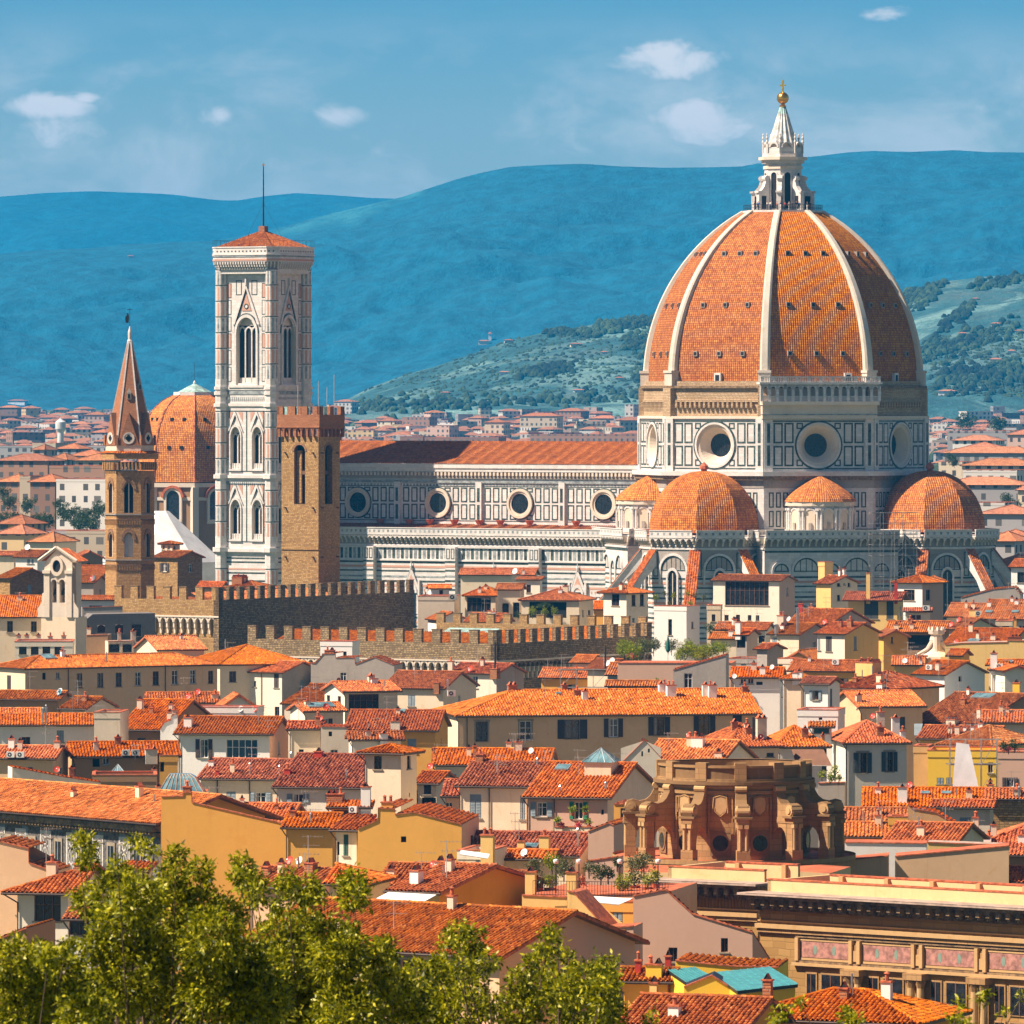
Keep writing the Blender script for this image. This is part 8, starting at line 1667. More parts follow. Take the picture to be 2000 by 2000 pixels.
for x0 in pf:
    m2 = MB(); m2.box(x0+.35, x0+bay-.95, -.05, 0, lz-4.35, lz-3.25, 'fresco')
    for f in (.3, .7):
        cx_ = x0+.35+(bay-1.3)*f; m2.face([(cx_+.16*math.cos(t), -.06, lz-3.8+.36*math.sin(t)) for t in [2*math.pi*i/10 for i in range(10)]], 'fresco_green')
    m2.build('fresco_panel', lib)
    m2 = MB(); xx = x0+bay-.42; m2.box(xx-.02, xx+.4, -.12, 0, lz-4.4, lz-3.3, 'sandstone'); m2.box(xx+.05, xx+.33, -.22, -.12, lz-4.45, lz-3.7, 'sand_light'); m2.build('bracket', lib)
    for dx in (-.35, .55):
        m2 = MB(); cx_ = x0+bay-.25+dx*.9; m2.lathe([(.34,0),(.3,.4),(.27,lz-6.4),(.25,lz-5.95)], 14, 'sand_light', cx_, -.5); m2.lathe([(.26,lz-5.95),(.4,lz-5.5),(.34,lz-5.4)], 8, 'sandstone', cx_, -.5); m2.box(cx_-.42, cx_+.42, -.95, 0, lz-5.4, lz-4.95, 'sandstone'); m2.build('column', lib)
    for dx, ww in ((.9,.75),(2.2,1.6),(3.9,.75)):
        if dx+ww > bay-.9: continue
        for z0, z1 in ((lz-7.4, lz-5.5), (lz-11.2, lz-8.0)):
            m2 = MB(); m2.box(x0+dx-.12, x0+dx+ww+.12, -.1, 0, z0-.1, z1+.12, 'sandstone'); m2.box(x0+dx, x0+dx+ww, -.13, -.1, z0, z1, 'glass'); m2.box(x0+dx+ww/2-.04, x0+dx+ww/2+.04, -.16, -.13, z0, z1, 'frame_brown'); m2.build('window', lib)
lib2, b2, z2, W2 = facade('set-back left wing of the sandstone library with a fluted frieze', 1292, 1480, 1717, 520, -34, 0, False)
mb = MB()
for k in range(int(W2/.28)): mb.box(k*.28, k*.28+.14, -.06, 0, z2-1.9, z2-1.15, 'sand_dark')
mb.build('fluted_frieze', lib2)
PW('thin steel vent cowl and terracotta terrace on the library roof', [(1215,1703),(1480,1706),(1560,1702),(1620,1706)], 535, -14, 8, 'cream_yellow', 'terrace_red', coping=False)
# =============== BELL GABLE (left) ===============
use('A')
gb_ = Bld(TX(335), TX(545), 1035, -18); bg = thing('bell_gable', gb_.P, 'weathered cream bell gable with twin arches and an oval opening under a little tiled roof', 'bell gable', gb_.th); W = gb_.W
zg = lambda r: CAMZ-(TY(r)-HOR)*1035/F
mb = MB(); mb.box(-.5, W+.5, 0, 4.5, 0, zg(600), 'cream'); z0, z1 = zg(600), zg(190)
hs = [(W*.26, W*.44, zg(490), zg(315)), (W*.54, W*.74, zg(490), zg(315))]
wallcells(mb, U(0,0,0), U(1,0,0), U(0,-1,0), W, z0, z1, hs, 'marble_warm', 1.6, 'marble_warm')
for x0, x1, a, c in hs: arch_fill(mb, U(0,0,0), U(1,0,0), U(0,-1,0), (x0+x1)/2, x1-x0, c-(x1-x0)/2, c, 'marble_warm', -.01, False); mb.archband(U((x0+x1)/2,0,c-(x1-x0)/2), U(1,0,0), U(0,-1,0), (x1-x0)/2, (x1-x0)/2+.22, .12, 'marble_warm', 8)
mb.box(0, W, 1.6, 3.6, z0, z1, 'warm_grey')
for xx in (0, W*.8): mb.box(xx, xx+W*.2, -.25, 0, z0, zg(270), 'marble_warm'); mb.box(xx-.15, xx+W*.2+.15, -.45, 0, zg(270), zg(245), 'marble_warm')
c = W*.46; ap = zg(85); mb.face([U(0,0,z1), U(W,0,z1), U(c,0,ap)], 'marble_warm'); mb.archband(U(c,0,zg(215)), U(1,0,0), U(0,-1,0), .62, 1.0, .3, 'marble_warm', 16, 0, 2*math.pi, 1.45)
mb.face([U(c+.6*math.cos(t),-.06,zg(215)+.9*math.sin(t)) for t in [2*math.pi*k/14 for k in range(14)]], 'dark_hole')
mb.tube(U(-.8,-.25,zg(175)), U(c,-.25,ap+.25), .25, 'marble_warm', 6); mb.tube(U(W+.8,-.25,zg(175)), U(c,-.25,ap+.25), .25, 'marble_warm', 6)
for sg, xb in ((-1,0),(1,W)): mb.face([U(xb,-.1,z0), U(xb+sg*1.0,-.1,z0), U(xb+sg*1.0,-.1,z0+1.2), U(xb+sg*.35,-.1,z0+2.2), U(xb+sg*.3,-.1,z0+3.4), U(xb,-.1,z0+3.6)], 'marble_warm')
mb.build('gable_wall', bg); mb = MB()
for x0, x1, a, d in hs: mb.lathe([(.42,a+1.1),(.34,a+1.35),(.24,a+1.8),(.1,a+2.05),(0,a+2.1)], 10, 'iron', (x0+x1)/2, .8)
mb.build('bells', bg)
mb = MB(); sl_ = U(W-c+.9, 0, -(ap-zg(180))); mb.tiles(U(W+.9, -.4, zg(180)), U(0,1,0), -sl_, [(0,0),(4.4,0),(4.4,sl_.length),(0,sl_.length)], 'tile_orange', 1); s2 = U(c+.9,0,ap-zg(180)); mb.tiles(U(-.9,4,zg(180)), U(0,-1,0), s2, [(0,0),(4.4,0),(4.4,s2.length),(0,s2.length)], 'tile_orange', 1); mb.build('roof', bg)
# ---- brick tower house with glazed turret, and the left middle distance
H('brick tower house with a lit left face and a tiled gable', 1160, 1340, 150, 125, -38, 'gx', 'stone_light', 'tile_red', Y=1230, D=6.5, rw='brick_brown', name='tower_house')  # darker brick on the right wall paints in its shade
H('tiny glazed turret on top of the brick tower house', 1215, 1300, 48, 30, -38, 'hip', 'cream', 'tile_red', Y=1233, D=2.0, win=[(1233,75,20,34,'W'),(1272,75,20,34,'W')], rwin=[(1318,75,18,34,'W')])
H('old brick block with grey plaster side at the left edge', -20, 75, 305, 292, -40, 'gx', 'stone_light', 'tile_red', Y=1130, rw='brick_brown', D=9)
H('grey gable wall right of the old brick block, left edge', 222, 350, 330, 285, -10, 'gx', 'grey_wall', 'tile_red', Y=1150, D=6, win=[(250,400,18,40,'W'),(310,405,18,50,'W')])
H('white house with turquoise windows and a red roof, upper left', 118, 282, 148, 92, -20, 'gx', 'white_wall', 'tile_red', Y=1290, D=7, win=[(216,180,22,34,'Cb'),(246,180,16,34,'Cb')], it=[('dW',205,100,44)])
H('red roof with orange tiles behind the bell gable', 590, 800, 275, 222, -10, 'gx', 'grey_wall', 'tile_red', Y=1230, D=8)
H('second red roof with grey wall and dishes right of the bell gable', 582, 705, 340, 285, -16, 'gx', 'grey_wall', 'tile_red', Y=1190, it=[('dR',706,370,34),('dR',650,405,30),('dB',748,420,30),('dW',785,420,34)])
H('low white houses with red roofs between the bell gable and the brick spire', 600, 860, 470, 440, -6, 'gx', 'white_wall', 'tile_red', Y=1150)
H('brownish gabled house with two small windows beside the white sheeted roof', 585, 775, 150, 105, 10, 'gy', 'brown_wall', 'tile_red', Y=1330, D=8, win=[(605,205,16,24,'D'),(668,205,22,26,'D')])
H('low red roof far left, behind the white house with turquoise windows', -30, 105, 135, 105, -10, 'gx', 'cream', 'tile_red', Y=1330)
H('small orange roofs at the foot of the bell tower', 1500, 1660, 375, 335, -12, 'gx', 'cream', 'tile_orange', Y=1200)
H('red pyramid roof with brick chimney block before the bell tower', 1690, 1932, 385, 340, -30, 'hip', 'brick_brown', 'tile_red', Y=1180, it=[('Cb',1810,340,90,40)], D=7)
H('white rooms with red roofs between the dark palace wall and the villa', 1990+470, 1990+690, 470, 440, -10, 'gx', 'white_wall', 'tile_red', Y=1210)
# =============== MIDDLE DISTANCE AND FAR CITY ===============
def far(label, x0, x1, yt, Y, wall, roof='hip', th=-20, D=12, tile='tile_far', yr=None, name='apartment_block', cat='apartment block', win=()):
    o = H(label, x0, x1, yt, yr if yr is not None else yt-28, th, roof, wall, tile, Y=Y, D=D, lod=2, name=name, cat=cat, win=win, ov=.6)[0]; o['group'] = 'blocks of the outer city'; return o
use('N')
for a in [('brown apartment block with balconies at the left edge, lower of two',-20,165,932,1900,'far_brown'),('brown apartment block with cream stair wall, left of the brick spire',228,415,932,1880,'far_brown'),('plain cream stair tower between two brown apartment blocks',148,228,890,1890,'far_cream','flat'),
  ('wide dark apartment block with a red roof, upper left',-30,360,772,2150,'far_brown'),('small dark block right of the wide dark apartment block',362,500,765,2200,'far_grey'),('white apartment block with grey balconies beside the brick spire',425,800,912,1850,'far_white','flat'),
  ('stepped brown block above the white balcony block',372,790,812,2000,'far_brown','flat'),('white house with a red hipped roof, left of the brick spire gables',532,745,735,2350,'far_white'),('cream block with red roof above the white balcony block',570,790,770,2120,'far_cream'),
  ('red-roofed block at the foot of the water tower',430,590,682,2650,'far_grey'),('beige block left of the water tower',245,420,640,2800,'far_cream','flat'),('small red-roofed house left of the spire, upper row',250,330,690,2600,'far_pink'),
  ('yellow three-storey house at the left edge',-20,182,1250,1600,'far_yellow'),('yellow house annex with green shutters at the left edge',-20,180,1325,1560,'far_yellow'),('pinkish house with arched green windows, left',228,400,1385,1480,'cream'),
  ('long low grey shed with a pale green roof edge',215,500,1303,1640,'far_grey','flat'),('cream low block with a pale green roof edge beside the spire',500,800,1303,1620,'far_cream','flat')]: far(*a)
for a in (('far_white',-10,820,600,3200),('far_white',690,800,645,3300)): far('long white industrial hall on the plain, upper left' if a[1] < 0 else 'low white hall just left of the spire gables', a[1], a[2], a[3]+60, a[4], a[0], 'flat', 0)
wt = thing('water_tower', placed(TX(457), 2900), 'white water tower with a conical cap on the plain, left', 'water tower', 0); zz = lambda r: CAMZ-(TY(r)-HOR)*2900/F; mb = MB()
mb.lathe([(1.4,0),(1.3,zz(560)),(2.1,zz(532)),(2.1,zz(480)),(0.3,zz(455)),(.3,zz(450)),(0,zz(448))], 20, 'far_white'); mb.mats[0] = 'tarp'; mb.build('tank', wt)
use('Q')
for a in [('long apartment terrace with pale balcony towers, right behind the cathedral',1275,1850,182,3000,'far_grey','flat'),('pink gabled house at the right edge, upper rows',1790,1990,215,2900,'far_pink'),('low red roof below the long apartment terrace, right',1320,1690,265,2750,'far_white'),
  ('cream house cluster with a red roof, right',1400,1700,330,2500,'far_cream'),('long red roof line right of the drum',1235,1990,372,2350,'far_grey'),('cream block with turquoise blind, right of the drum',1200,1410,450,2200,'far_cream','flat'),
  ('cream apartment row with small balconies, right',1400,1990,480,2100,'far_cream'),('second cream apartment row with a roof terrace, right',1410,1870,520,2050,'far_white','flat'),('long dark grey house under a long red roof, right edge',1225,1890,645,1900,'far_grey'),
  ('red-roofed house touching the right edge',1880,2000,690,1850,'far_cream'),('white terrace house with a tall chimney, right edge',1450,1765,800,1780,'far_white','flat'),('grey house with white windows under a wide red roof, right edge',1540,1990,895,1680,'far_grey'),
  ('broad orange roof with a skylight behind the right apse',1600,1990,1110,1560,'cream'),('bright orange lean-to over a glazed wall behind the right apse',1605,1850,1128,1530,'far_grey'),('red roof over a cream wall right of the last buttress',1650,1990,1330,1440,'cream')]: far(*a)
use('O')
for a in [('long brown apartment block above the nave roof, right part',1230,1935,212,4000,'far_brown','flat'),('dark brown office building above the nave roof, centre',590,1040,232,3900,'far_brown','flat'),('brown low block right of the stone tower, above the nave',440,580,226,3950,'far_brown','flat'),
  ('cream apartment block seen above the nave, centre',955,1070,140,4300,'far_cream'),('pair of cream apartment blocks right of centre above the nave',1170,1395,102,4700,'far_cream'),('pale round silo tower left of the drum',1808,1860,32,5000,'far_white','flat')]: far(*a)
use('T'); rr = random.Random(21); cnt = 0
names = {'far_cream':'cream','far_white':'white','far_brown':'brown','far_yellow':'yellow','far_grey':'grey','far_pink':'pink'}
for (xa, xb, Ya, Yb, reg, n_) in ((640,1265,4100,6100,'above the nave roof',175),(-20,225,2900,5800,'on the plain left of the brick spire',60),(1820,2010,3000,5600,'on the plain right of the cathedral',40),(270,660,4700,6000,'on the plain behind the bell tower',22)):
    for k in range(n_):
        Y = Ya+(Yb-Ya)*((k+.5)/n_)**.9; px = rr.uniform(xa, xb); wv = rr.choice(['far_cream','far_cream','far_white','far_white','far_pink','far_yellow','far_grey','far_brown']); g0 = gz(Y); ht = rr.uniform(5,9) if rr.random() < .75 else rr.uniform(9,15); wd = rr.uniform(8,20)*F/Y
        row = HOR+(CAMZ-g0-ht)*F/Y; rf = rr.choice(['hip','flat','flat'])
        far('small distant %s %s house %s' % (names[wv], 'flat-topped' if rf == 'flat' else 'red-roofed', reg), px, px+wd, row, Y, wv, rf, rr.choice([-30,-15,10,25]), rr.uniform(9,14), 'tile_far', row-12, 'distant_house', 'distant house')
# =============== FOLIAGE ===============
def leafmat(name, cs, tr=0.35):
    m = bpy.data.materials.new(name); m.use_nodes = True; MATS[name] = m; nt = NT(m.node_tree); nt.n.clear(); uv = nt.node('ShaderNodeUVMap').outputs[0]
    wn = nt.node('ShaderNodeTexWhiteNoise', noise_dimensions='2D'); nt.put(wn.inputs['Vector'], nt.vmath('FLOOR', uv)); c = nt.ramp(wn.outputs[0], [(i/(len(cs)-1), x) for i, x in enumerate(cs)])
    p = nt.node('ShaderNodeBsdfPrincipled'); nt.l.new(c, p.inputs['Base Color']); p.inputs['Roughness'].default_value = 0.42; p.inputs['Specular IOR Level'].default_value = 0.3
    t = nt.node('ShaderNodeBsdfTranslucent'); nt.l.new(nt.mix(1.0, c, (1.0,1.0,0.35,1), 'MULTIPLY'), t.inputs[0]); ms = nt.node('ShaderNodeMixShader'); ms.inputs[0].default_value = tr; nt.l.new(p.outputs[0], ms.inputs[1]); nt.l.new(t.outputs[0], ms.inputs[2]); o = nt.node('ShaderNodeOutputMaterial'); nt.l.new(ms.outputs[0], o.inputs[0])
leafmat('leaf_near', [(0.04,0.055,0.003),(0.16,0.185,0.006),(0.38,0.38,0.010),(0.66,0.60,0.03)], 0.36)
leafmat('leaf_shrub', [(0.06,0.10,0.008),(0.22,0.29,0.012),(0.50,0.52,0.02)]); leafmat('leaf_dark', [(0.02,0.045,0.015),(0.05,0.085,0.02),(0.09,0.13,0.04)]); leafmat('leaf_olive', [(0.07,0.085,0.035),(0.14,0.16,0.07),(0.22,0.24,0.12)]); leafmat('petals', [(0.6,0.02,0.02),(0.7,0.05,0.3),(0.75,0.5,0.1)])
plain('bark', (0.11,0.075,0.045), 0.9, 0, 0.3, 6.0)
def leaves(mb, clumps, mat, size, dens, seed=0, aspect=.42, droop=.2):
    """clumps: (centre, radius, squash); many small leaf blades in sprays through each clump's volume"""
    rng = np.random.RandomState(seed); mi = mb.mi(mat); VV = []
    for (c, r, sq) in clumps:
        n = int(dens*(r/size)**2); ns = max(4, n//9)
        d = rng.normal(size=(ns,3)); d /= np.linalg.norm(d, axis=1)[:,None]; rad = r*rng.uniform(.25,1.0,ns)**.45*(1+.25*rng.normal(size=ns)*.6); sp = np.array(c)+d*rad[:,None]*np.array([1,1,sq])
        for s_, dd in zip(sp, d):
            k = 9; ax = rng.normal(size=(k,3))*.75+dd*.7+np.array([0,0,-droop]); ax /= np.linalg.norm(ax, axis=1)[:,None]; base = s_+rng.normal(size=(k,3))*size*.45; side = np.cross(ax, rng.normal(size=(k,3))); side /= np.linalg.norm(side, axis=1)[:,None]; L = size*rng.uniform(.6,1.25,k)[:,None]; w_ = L*aspect/2
            VV.append(np.stack([base, base+ax*L*.45+side*w_, base+ax*L, base+ax*L*.45-side*w_], 1))
    V = np.concatenate(VV).reshape(-1,3); n = len(V)//4; Fc = np.arange(n*4).reshape(n,4); uv = np.repeat(np.stack([rng.randint(0,4000,n)+.5, rng.randint(0,4000,n)+.5],1), 4, 0); mb.chunks.append((V, Fc, uv, mi))
def branchy(mb, base, tips, r0, mat='bark', seed=0):
    rg = random.Random(seed); b0 = Vector(base); top = sum((Vector(t) for t in tips), Vector())/len(tips); mid = b0.lerp(top, .45)+U(rg.uniform(-.3,.3), rg.uniform(-.3,.3), 0)*r0*3
    mb.tube(b0, mid, r0, mat, 8, r0*.7); mb.tube(mid, b0.lerp(top,.8), r0*.7, mat, 7, r0*.4)
    for t in tips: t = Vector(t); st = b0.lerp(top, rg.uniform(.4,.8)); m_ = st.lerp(t, .5)+U(rg.uniform(-.1,.1), 0, -.12)*(t-st).length; mb.tube(st, m_, r0*.2, mat, 5, r0*.1); mb.tube(m_, t, r0*.1, mat, 5, r0*.03)
def near_tree(label, Y, cl, seed, dens=1.15):
    cs = []; rg = random.Random(seed)
    for x, y, r in cl:
        yy = Y*(1+rg.uniform(-.02,.02)); cs.append((WP(x, y, yy), 1.0*r*yy/F, .95))
    cx_ = sum(c[0].x for c in cs)/len(cs); g0 = gz(Y); o = U(cx_, Y, g0); root = thing('tree', o, label, 'tree', 0, 'trees on the near slope'); cs = [(tuple(c-o), r, s_) for c, r, s_ in cs]
    mb = MB(); leaves(mb, cs, 'leaf_near', (.074*Y/85), dens*100, seed); mb.build('crown', root); mb = MB(); branchy(mb, (0,0,0), [c[0] for c in cs], .16, seed=seed); mb.build('trunk', root)
near_tree('leafy yellow-green treetop filling the bottom left corner', 74, [(20,1880,50),(75,1905,50),(20,1960,90),(120,1900,48),(110,1970,70),(160,1990,50),(95,1870,22),(60,1990,80),(190,1960,25),(130,1850,16),(70,1860,20)], 3)
near_tree('tall leafy treetop with loose sprays, left of centre at the bottom', 84, [(166,1650,20),(173,1678,18),(150,1632,10),(262,1642,13),(284,1655,12),(300,1668,11),(345,1668,18),(335,1722,36),(262,1712,22),(222,1745,42),(175,1762,32),(270,1765,48),(330,1790,68),(235,1820,62),(400,1765,40),(395,1700,24),(415,1835,62),(180,1850,30),(260,1900,85),(200,1940,60),(360,1900,95),(430,1930,85),(300,1985,90),(480,1880,48),(445,1790,34),(500,1960,70),(230,1690,13),(205,1985,50)], 5)
near_tree('airy treetop in front of the huge red roof, bottom centre', 93, [(475,1690,20),(490,1722,26),(465,1712,14),(500,1750,20),(560,1722,22),(590,1735,30),(612,1752,22),(545,1765,16),(690,1722,26),(692,1752,30),(540,1830,42),(590,1800,30),(640,1825,42),(600,1880,62),(660,1870,50),(540,1900,60),(690,1835,26),(745,1860,30),(750,1845,16),(700,1920,70),(620,1955,85),(770,1920,36),(560,1975,70),(742,1975,60),(680,1985,70),(815,1900,24),(800,1960,42)], 8)
near_tree('slender treetop with twin upright sprays, right of the bottom centre', 98, [(895,1818,20),(915,1838,28),(930,1855,20),(875,1845,16),(905,1880,20),(950,1880,20),(850,1892,28),(870,1930,42),(925,1925,28),(840,1970,55),(900,1980,55),(960,1960,26),(1075,1820,14),(1090,1835,10),(1060,1845,18),(1070,1868,20),(1040,1882,17),(1075,1903,18),(1010,1920,26),(1050,1930,32),(1100,1940,34),(1145,1905,34),(1190,1880,17),(1200,1895,12),(1175,1935,36),(1130,1975,55),(1190,1980,34),(1020,1975,50),(1110,1870,14),(1275,1980,8),(1268,1992,10)], 12, 1.0)
near_tree('scattered twig tips of a tree below the frame, bottom right', 90, [(1564,1960,8),(1536,1970,7),(1514,1980,8),(1525,1995,9),(1662,1968,7),(1655,1985,12),(1672,1995,12),(1916,1948,9),(1930,1940,7),(1880,1962,9),(1868,1988,11),(1885,1998,11),(1960,1978,6),(1995,1946,6)], 17, 1.3)
def shrub(label, x, y, r, Y, mat='leaf_shrub', pot=None, squash=1.0, group='roof garden plants', cat='plant', name='shrub', flowers=0):
    r = r*sc(); c = WP(TX(x), TY(y), Y); rm = r*Y/F; root = thing(name, c-Z*rm*squash, label, cat, 0, group); mb = MB(); rg = random.Random(int(x+y)); cl = [((rg.uniform(-.4,.4)*rm, rg.uniform(-.4,.4)*rm, rm*squash*(1+rg.uniform(-.35,.35))), rm*rg.uniform(.5,.75), squash) for _ in range(6)]
    leaves(mb, cl, mat, max(.2, rm*.16) if Y > 1300 else .17, 16, int(x), .5); mb.build('crown', root)
    if flowers: mb = MB(); leaves(mb, [((0,-rm*.5,rm*.6), rm*.7, .4)], 'petals', .14, 3, 3, .9); mb.build('flowers', root)
    mb = MB(); mb.tube((0,0,-.3),(0,0,rm*squash),.05,'bark',5)
    if pot: mb.lathe([(pot*.7,-pot*1.3),(pot,-.05),(pot*1.08,0),(pot*.8,0)], 12, 'terracotta'); 
    mb.build('pot' if pot else 'stem', root)
use('D')
for i, (x, y, r, Y, m_, lb) in enumerate([(95,905,75,940,'leaf_shrub','dense green bush at the left end of the roof garden'),(180,930,80,938,'leaf_shrub','green bush second from the left in the roof garden'),(270,890,70,945,'leaf_olive','silvery olive bush left of the white block tower foot'),(370,880,66,948,'leaf_olive','greyish tall bush before the white block tower, left'),(540,880,60,948,'leaf_olive','thin bush beside the closed green parasol'),(690,880,70,944,'leaf_shrub','tall yellow-green bush in front of the white block tower'),(620,960,70,935,'leaf_shrub','low bright bush near the pair of white dishes'),(760,950,75,935,'leaf_shrub','bright round bush in the middle of the roof garden'),(840,960,75,932,'leaf_shrub','yellowish bush right of the bright round bush'),(930,905,75,942,'leaf_shrub','dark green bush left of the grey lift tower'),(1030,900,60,944,'leaf_shrub','small bush touching the grey lift tower'),(900,715,50,1068,'leaf_dark','dark ivy clump under the low ochre annex'),(330,1225,22,905,'leaf_shrub','low mossy plants on the thin red roof strip'),(410,1215,24,905,'leaf_shrub','bright grass tuft at the end of the thin red roof strip')]): shrub(lb, x, y-8, r*1.25, Y, m_, flowers=i in (1,5))
PW('low red-brown planter wall holding the roof garden', [(30,1040),(1100,1040)], 925, -6, 9, 'pink_wall', 'terrace_red')
for i, (x, y, r, lb) in enumerate([(395,420,30,'climbing plant at the left corner of the white block tower top'),(470,380,26,'climbing plant on the pergola, second from left'),(555,400,30,'climbing plant mid-left on the white block tower top'),(520,470,26,'white-flowering bush in the left planter on the white block tower'),(690,380,30,'climbing plant mid-right on the white block tower top'),(760,400,26,'climbing plant right of the metal flue on the white block tower'),(715,468,26,'white-flowering bush in the right planter on the white block tower'),(840,420,24,'climbing plant at the right corner of the white block tower top')]): shrub(lb, x, y, r, 1088, 'leaf_olive' if i % 2 else 'leaf_shrub')
ps = thing('parasol', WP(TX(505), TY(960), 940), 'closed dark green parasol in the roof garden', 'parasol', 0); mb = MB(); mb.tube((0,0,-1),(0,0,2.4),.04,'mast',5); mb.lathe([(.12,.3),(.3,.6),(.22,1.6),(.04,2.5)],8,'awning_green'); mb.build('canopy', ps)
use('C')
for x, lb in ((735,'left of three yellow-green climbers on the peach villa terrace'),(820,'middle one of three climbers on the peach villa terrace'),(905,'right-hand one of three climbers on the peach villa terrace')): shrub(lb, x, 440, 34, 1162, 'leaf_shrub', None, 1.3)
shrub('dark leafy canopy over the peach villa terrace', 820, 390, 60, 1163, 'leaf_dark', None, .4); shrub('potted palm-like plant beside the villa arch', 625, 465, 30, 1168, 'leaf_dark')
use('H')
for x, y, r, Y, m_, lb, pt in [(860,1165,45,505,'leaf_dark','dark clipped hedge tub at the left end of the terrace',.4),(960,1160,50,506,'leaf_shrub','green hedge behind the left terracotta trough',.4),(830,1040,60,512,'leaf_olive','feathery olive tree at the left end of the terrace',None),(980,1000,62,513,'leaf_shrub','fan-leaved palm behind the terrace lamps',None),(1080,1060,60,512,'leaf_olive','silvery olive tree in the middle of the terrace',None),(1210,1170,40,505,'terracotta','reddish shrub beside the cream terrace chimney',.3),(1290,1050,50,513,'leaf_olive','loose olive shrub behind the dining table',None),(1390,1095,60,512,'leaf_dark','long dark hedge at the back of the terrace',None),(1450,1095,50,512,'leaf_dark','end of the dark hedge by the lollipop tree',None),(1525,1010,34,511,'leaf_dark','round lollipop tree on the terrace',None),(1580,1165,72,503,'leaf_shrub','big yellow-green bush in a terracotta pot',.5),(1670,1130,60,506,'leaf_dark','dark bush right of the big yellow-green bush',.4),(1750,1020,75,508,'leaf_olive','wide olive crown near the right end of the terrace',None),(1650,1010,50,509,'leaf_olive','small olive crown left of the wide one',None),(1780,1160,48,504,'leaf_shrub','green plant in a pot at the right end of the terrace',.4),(1850,1130,46,505,'leaf_shrub','last green bush by the right terrace railing',.3),(20,1085,30,520,'leaf_dark','clipped box bush in a white roof-garden trough',None),(185,1085,22,520,'leaf_dark','little cypress in a white pot on the red roof',.2)]: shrub(lb, x, y-r*.1, r*1.3, Y, m_, pt)
for x, lb in ((1012,'left globe lamp post on the terrace'),(1205,'globe lamp post by the cream terrace chimney'),(1548,'globe lamp post by the lollipop tree'),(1868,'globe lamp post at the right end of the terrace')):
    lp = thing('lamp_post', WP(TX(x), TY(1200), 503), lb, 'lamp', 0, 'terrace lamps'); mb = MB(); mb.tube((0,0,-.6),(0,0,1.55),.04,'iron',6); mb.build('post', lp); mb = MB(); mb.lathe([(0,1.5),(.15,1.56),(.2,1.7),(.17,1.82),(0,1.88)],10,'dish_white'); mb.build('globe', lp)
rl = thing('terrace_railing', WP(TX(820), TY(1280), 499), 'thin iron railing along the front of the plant-filled terrace', 'railing', R(-13)); mb = MB(); Lr = 9.6
for k in range(49): mb.tube((k*Lr/48,0,0),(k*Lr/48,0,1.0),.018,'iron',3)
for z_ in (.05,1.0): mb.tube((0,0,z_),(Lr,0,z_),.025,'iron',4)
mb.build('bars', rl)
PW('long terracotta floor of the plant-filled terrace', [(1130,1288),(1930,1262)], 500, -13, 11, 'peach', 'terrace_red')
PW('pale wall behind the hedge of the plant-filled terrace', [(1260,1000),(1530,960)], 522, -13, 2, 'pink_wall', 'terracotta')
for x, y, r, c_, lb in ((1065,690,10,1,'red geraniums in a balcony box on the pinkish house, left'),(1200,690,22,1,'red and pink geraniums on the flower balcony of the pinkish house'),(1150,560,30,0,'climbing plant on the left green shutter'),(1255,560,26,0,'climbing plant on the right green shutter'),(1290,660,30,0,'bushy plant at the right end of the flower balcony'),(1030,650,24,0,'small plants at the left end of the flower balcony')): shrub(lb, x, y, r, 637, 'petals' if c_ else 'leaf_shrub', .2)
PW('small balcony slab carrying the geraniums', [(1000,712),(1320,712)], 637.5, -16, 1.2, 'cream', 'terracotta')
def sheet(label, pts, mat, name='awning', ds=None):
    q = [WP(TX(x), TY(y), d) for x, y, d in pts]; o = q[0]; root = thing(name, o, label, name.replace('_',' '), 0); mb = MB(); v = [p-o for p in q]; n = (v[1]-v[0]).cross(v[2]-v[0]).normalized()*.03
    mb.face(v, mat); mb.face([p-n for p in reversed(v)], mat)
    for a, c in zip(v, v[1:]+v[:1]): mb.face([a, c, c-n, a-n], mat)
    mb.tube(v[2], v[3], .04, 'mast', 5); mb.build('fabric', root)
use('G'); sheet('broad white awning over the orange house terrace', [(1195,1132,495),(1555,1152,492),(1410,1232,490.3),(1050,1205,493.3)], 'canvas')
use('H'); sheet('small white awning above the blue-shuttered recess', [(1300,1290,494),(1655,1312,492),(1540,1362,490.5),(1250,1332,492.5)], 'canvas'); sheet('thin white awning on the cream roof room', [(215,905,558),(458,938,557),(440,975,556.2),(208,940,557.2)], 'canvas')
use('E'); sheet('striped sun blind under the very large red roof', [(990,1465,830),(1065,1465,830),(1035,1565,828.8),(990,1565,828.8)], 'shut_blue')
use('J'); sheet('brown awning above the corner balcony behind the colonnade', [(-60,105,745),(215,105,742),(285,245,740),(-20,240,743)], 'awning_brown'); sheet('white protective sheet draped on the scaffold, right', [(1350,45,700),(1460,60,700),(1545,440,699),(1320,440,699)], 'tarp', 'dust_sheet')
scaffold('scaffold', placed(TX(1300), 701)+U(0,0,0), (1,0,0), (0,1,0), 4.6, 1.2, CAMZ-(TY(440)-HOR)*701/F, CAMZ-(TY(20)-HOR)*701/F, 'grey scaffold with draped white sheeting on the yellow balcony house', lx=1.5)
use('C'); scaffold('scaffold', placed(TX(945), 975)+U(0,0,0), (1,0,0), (0,1,0), 4.4+9, 1.5, CAMZ-(TY(1015)-HOR)*975/F, CAMZ-(TY(880)-HOR)*975/F, 'builders scaffold of thin tubes among the brown roofs, centre', lx=2.0, lz=1.8)
use('J')
PW('balcony ledge with plants behind the colonnade', [(165,395),(395,390)], 735, -6, 3, 'grey_wall', 'slab')
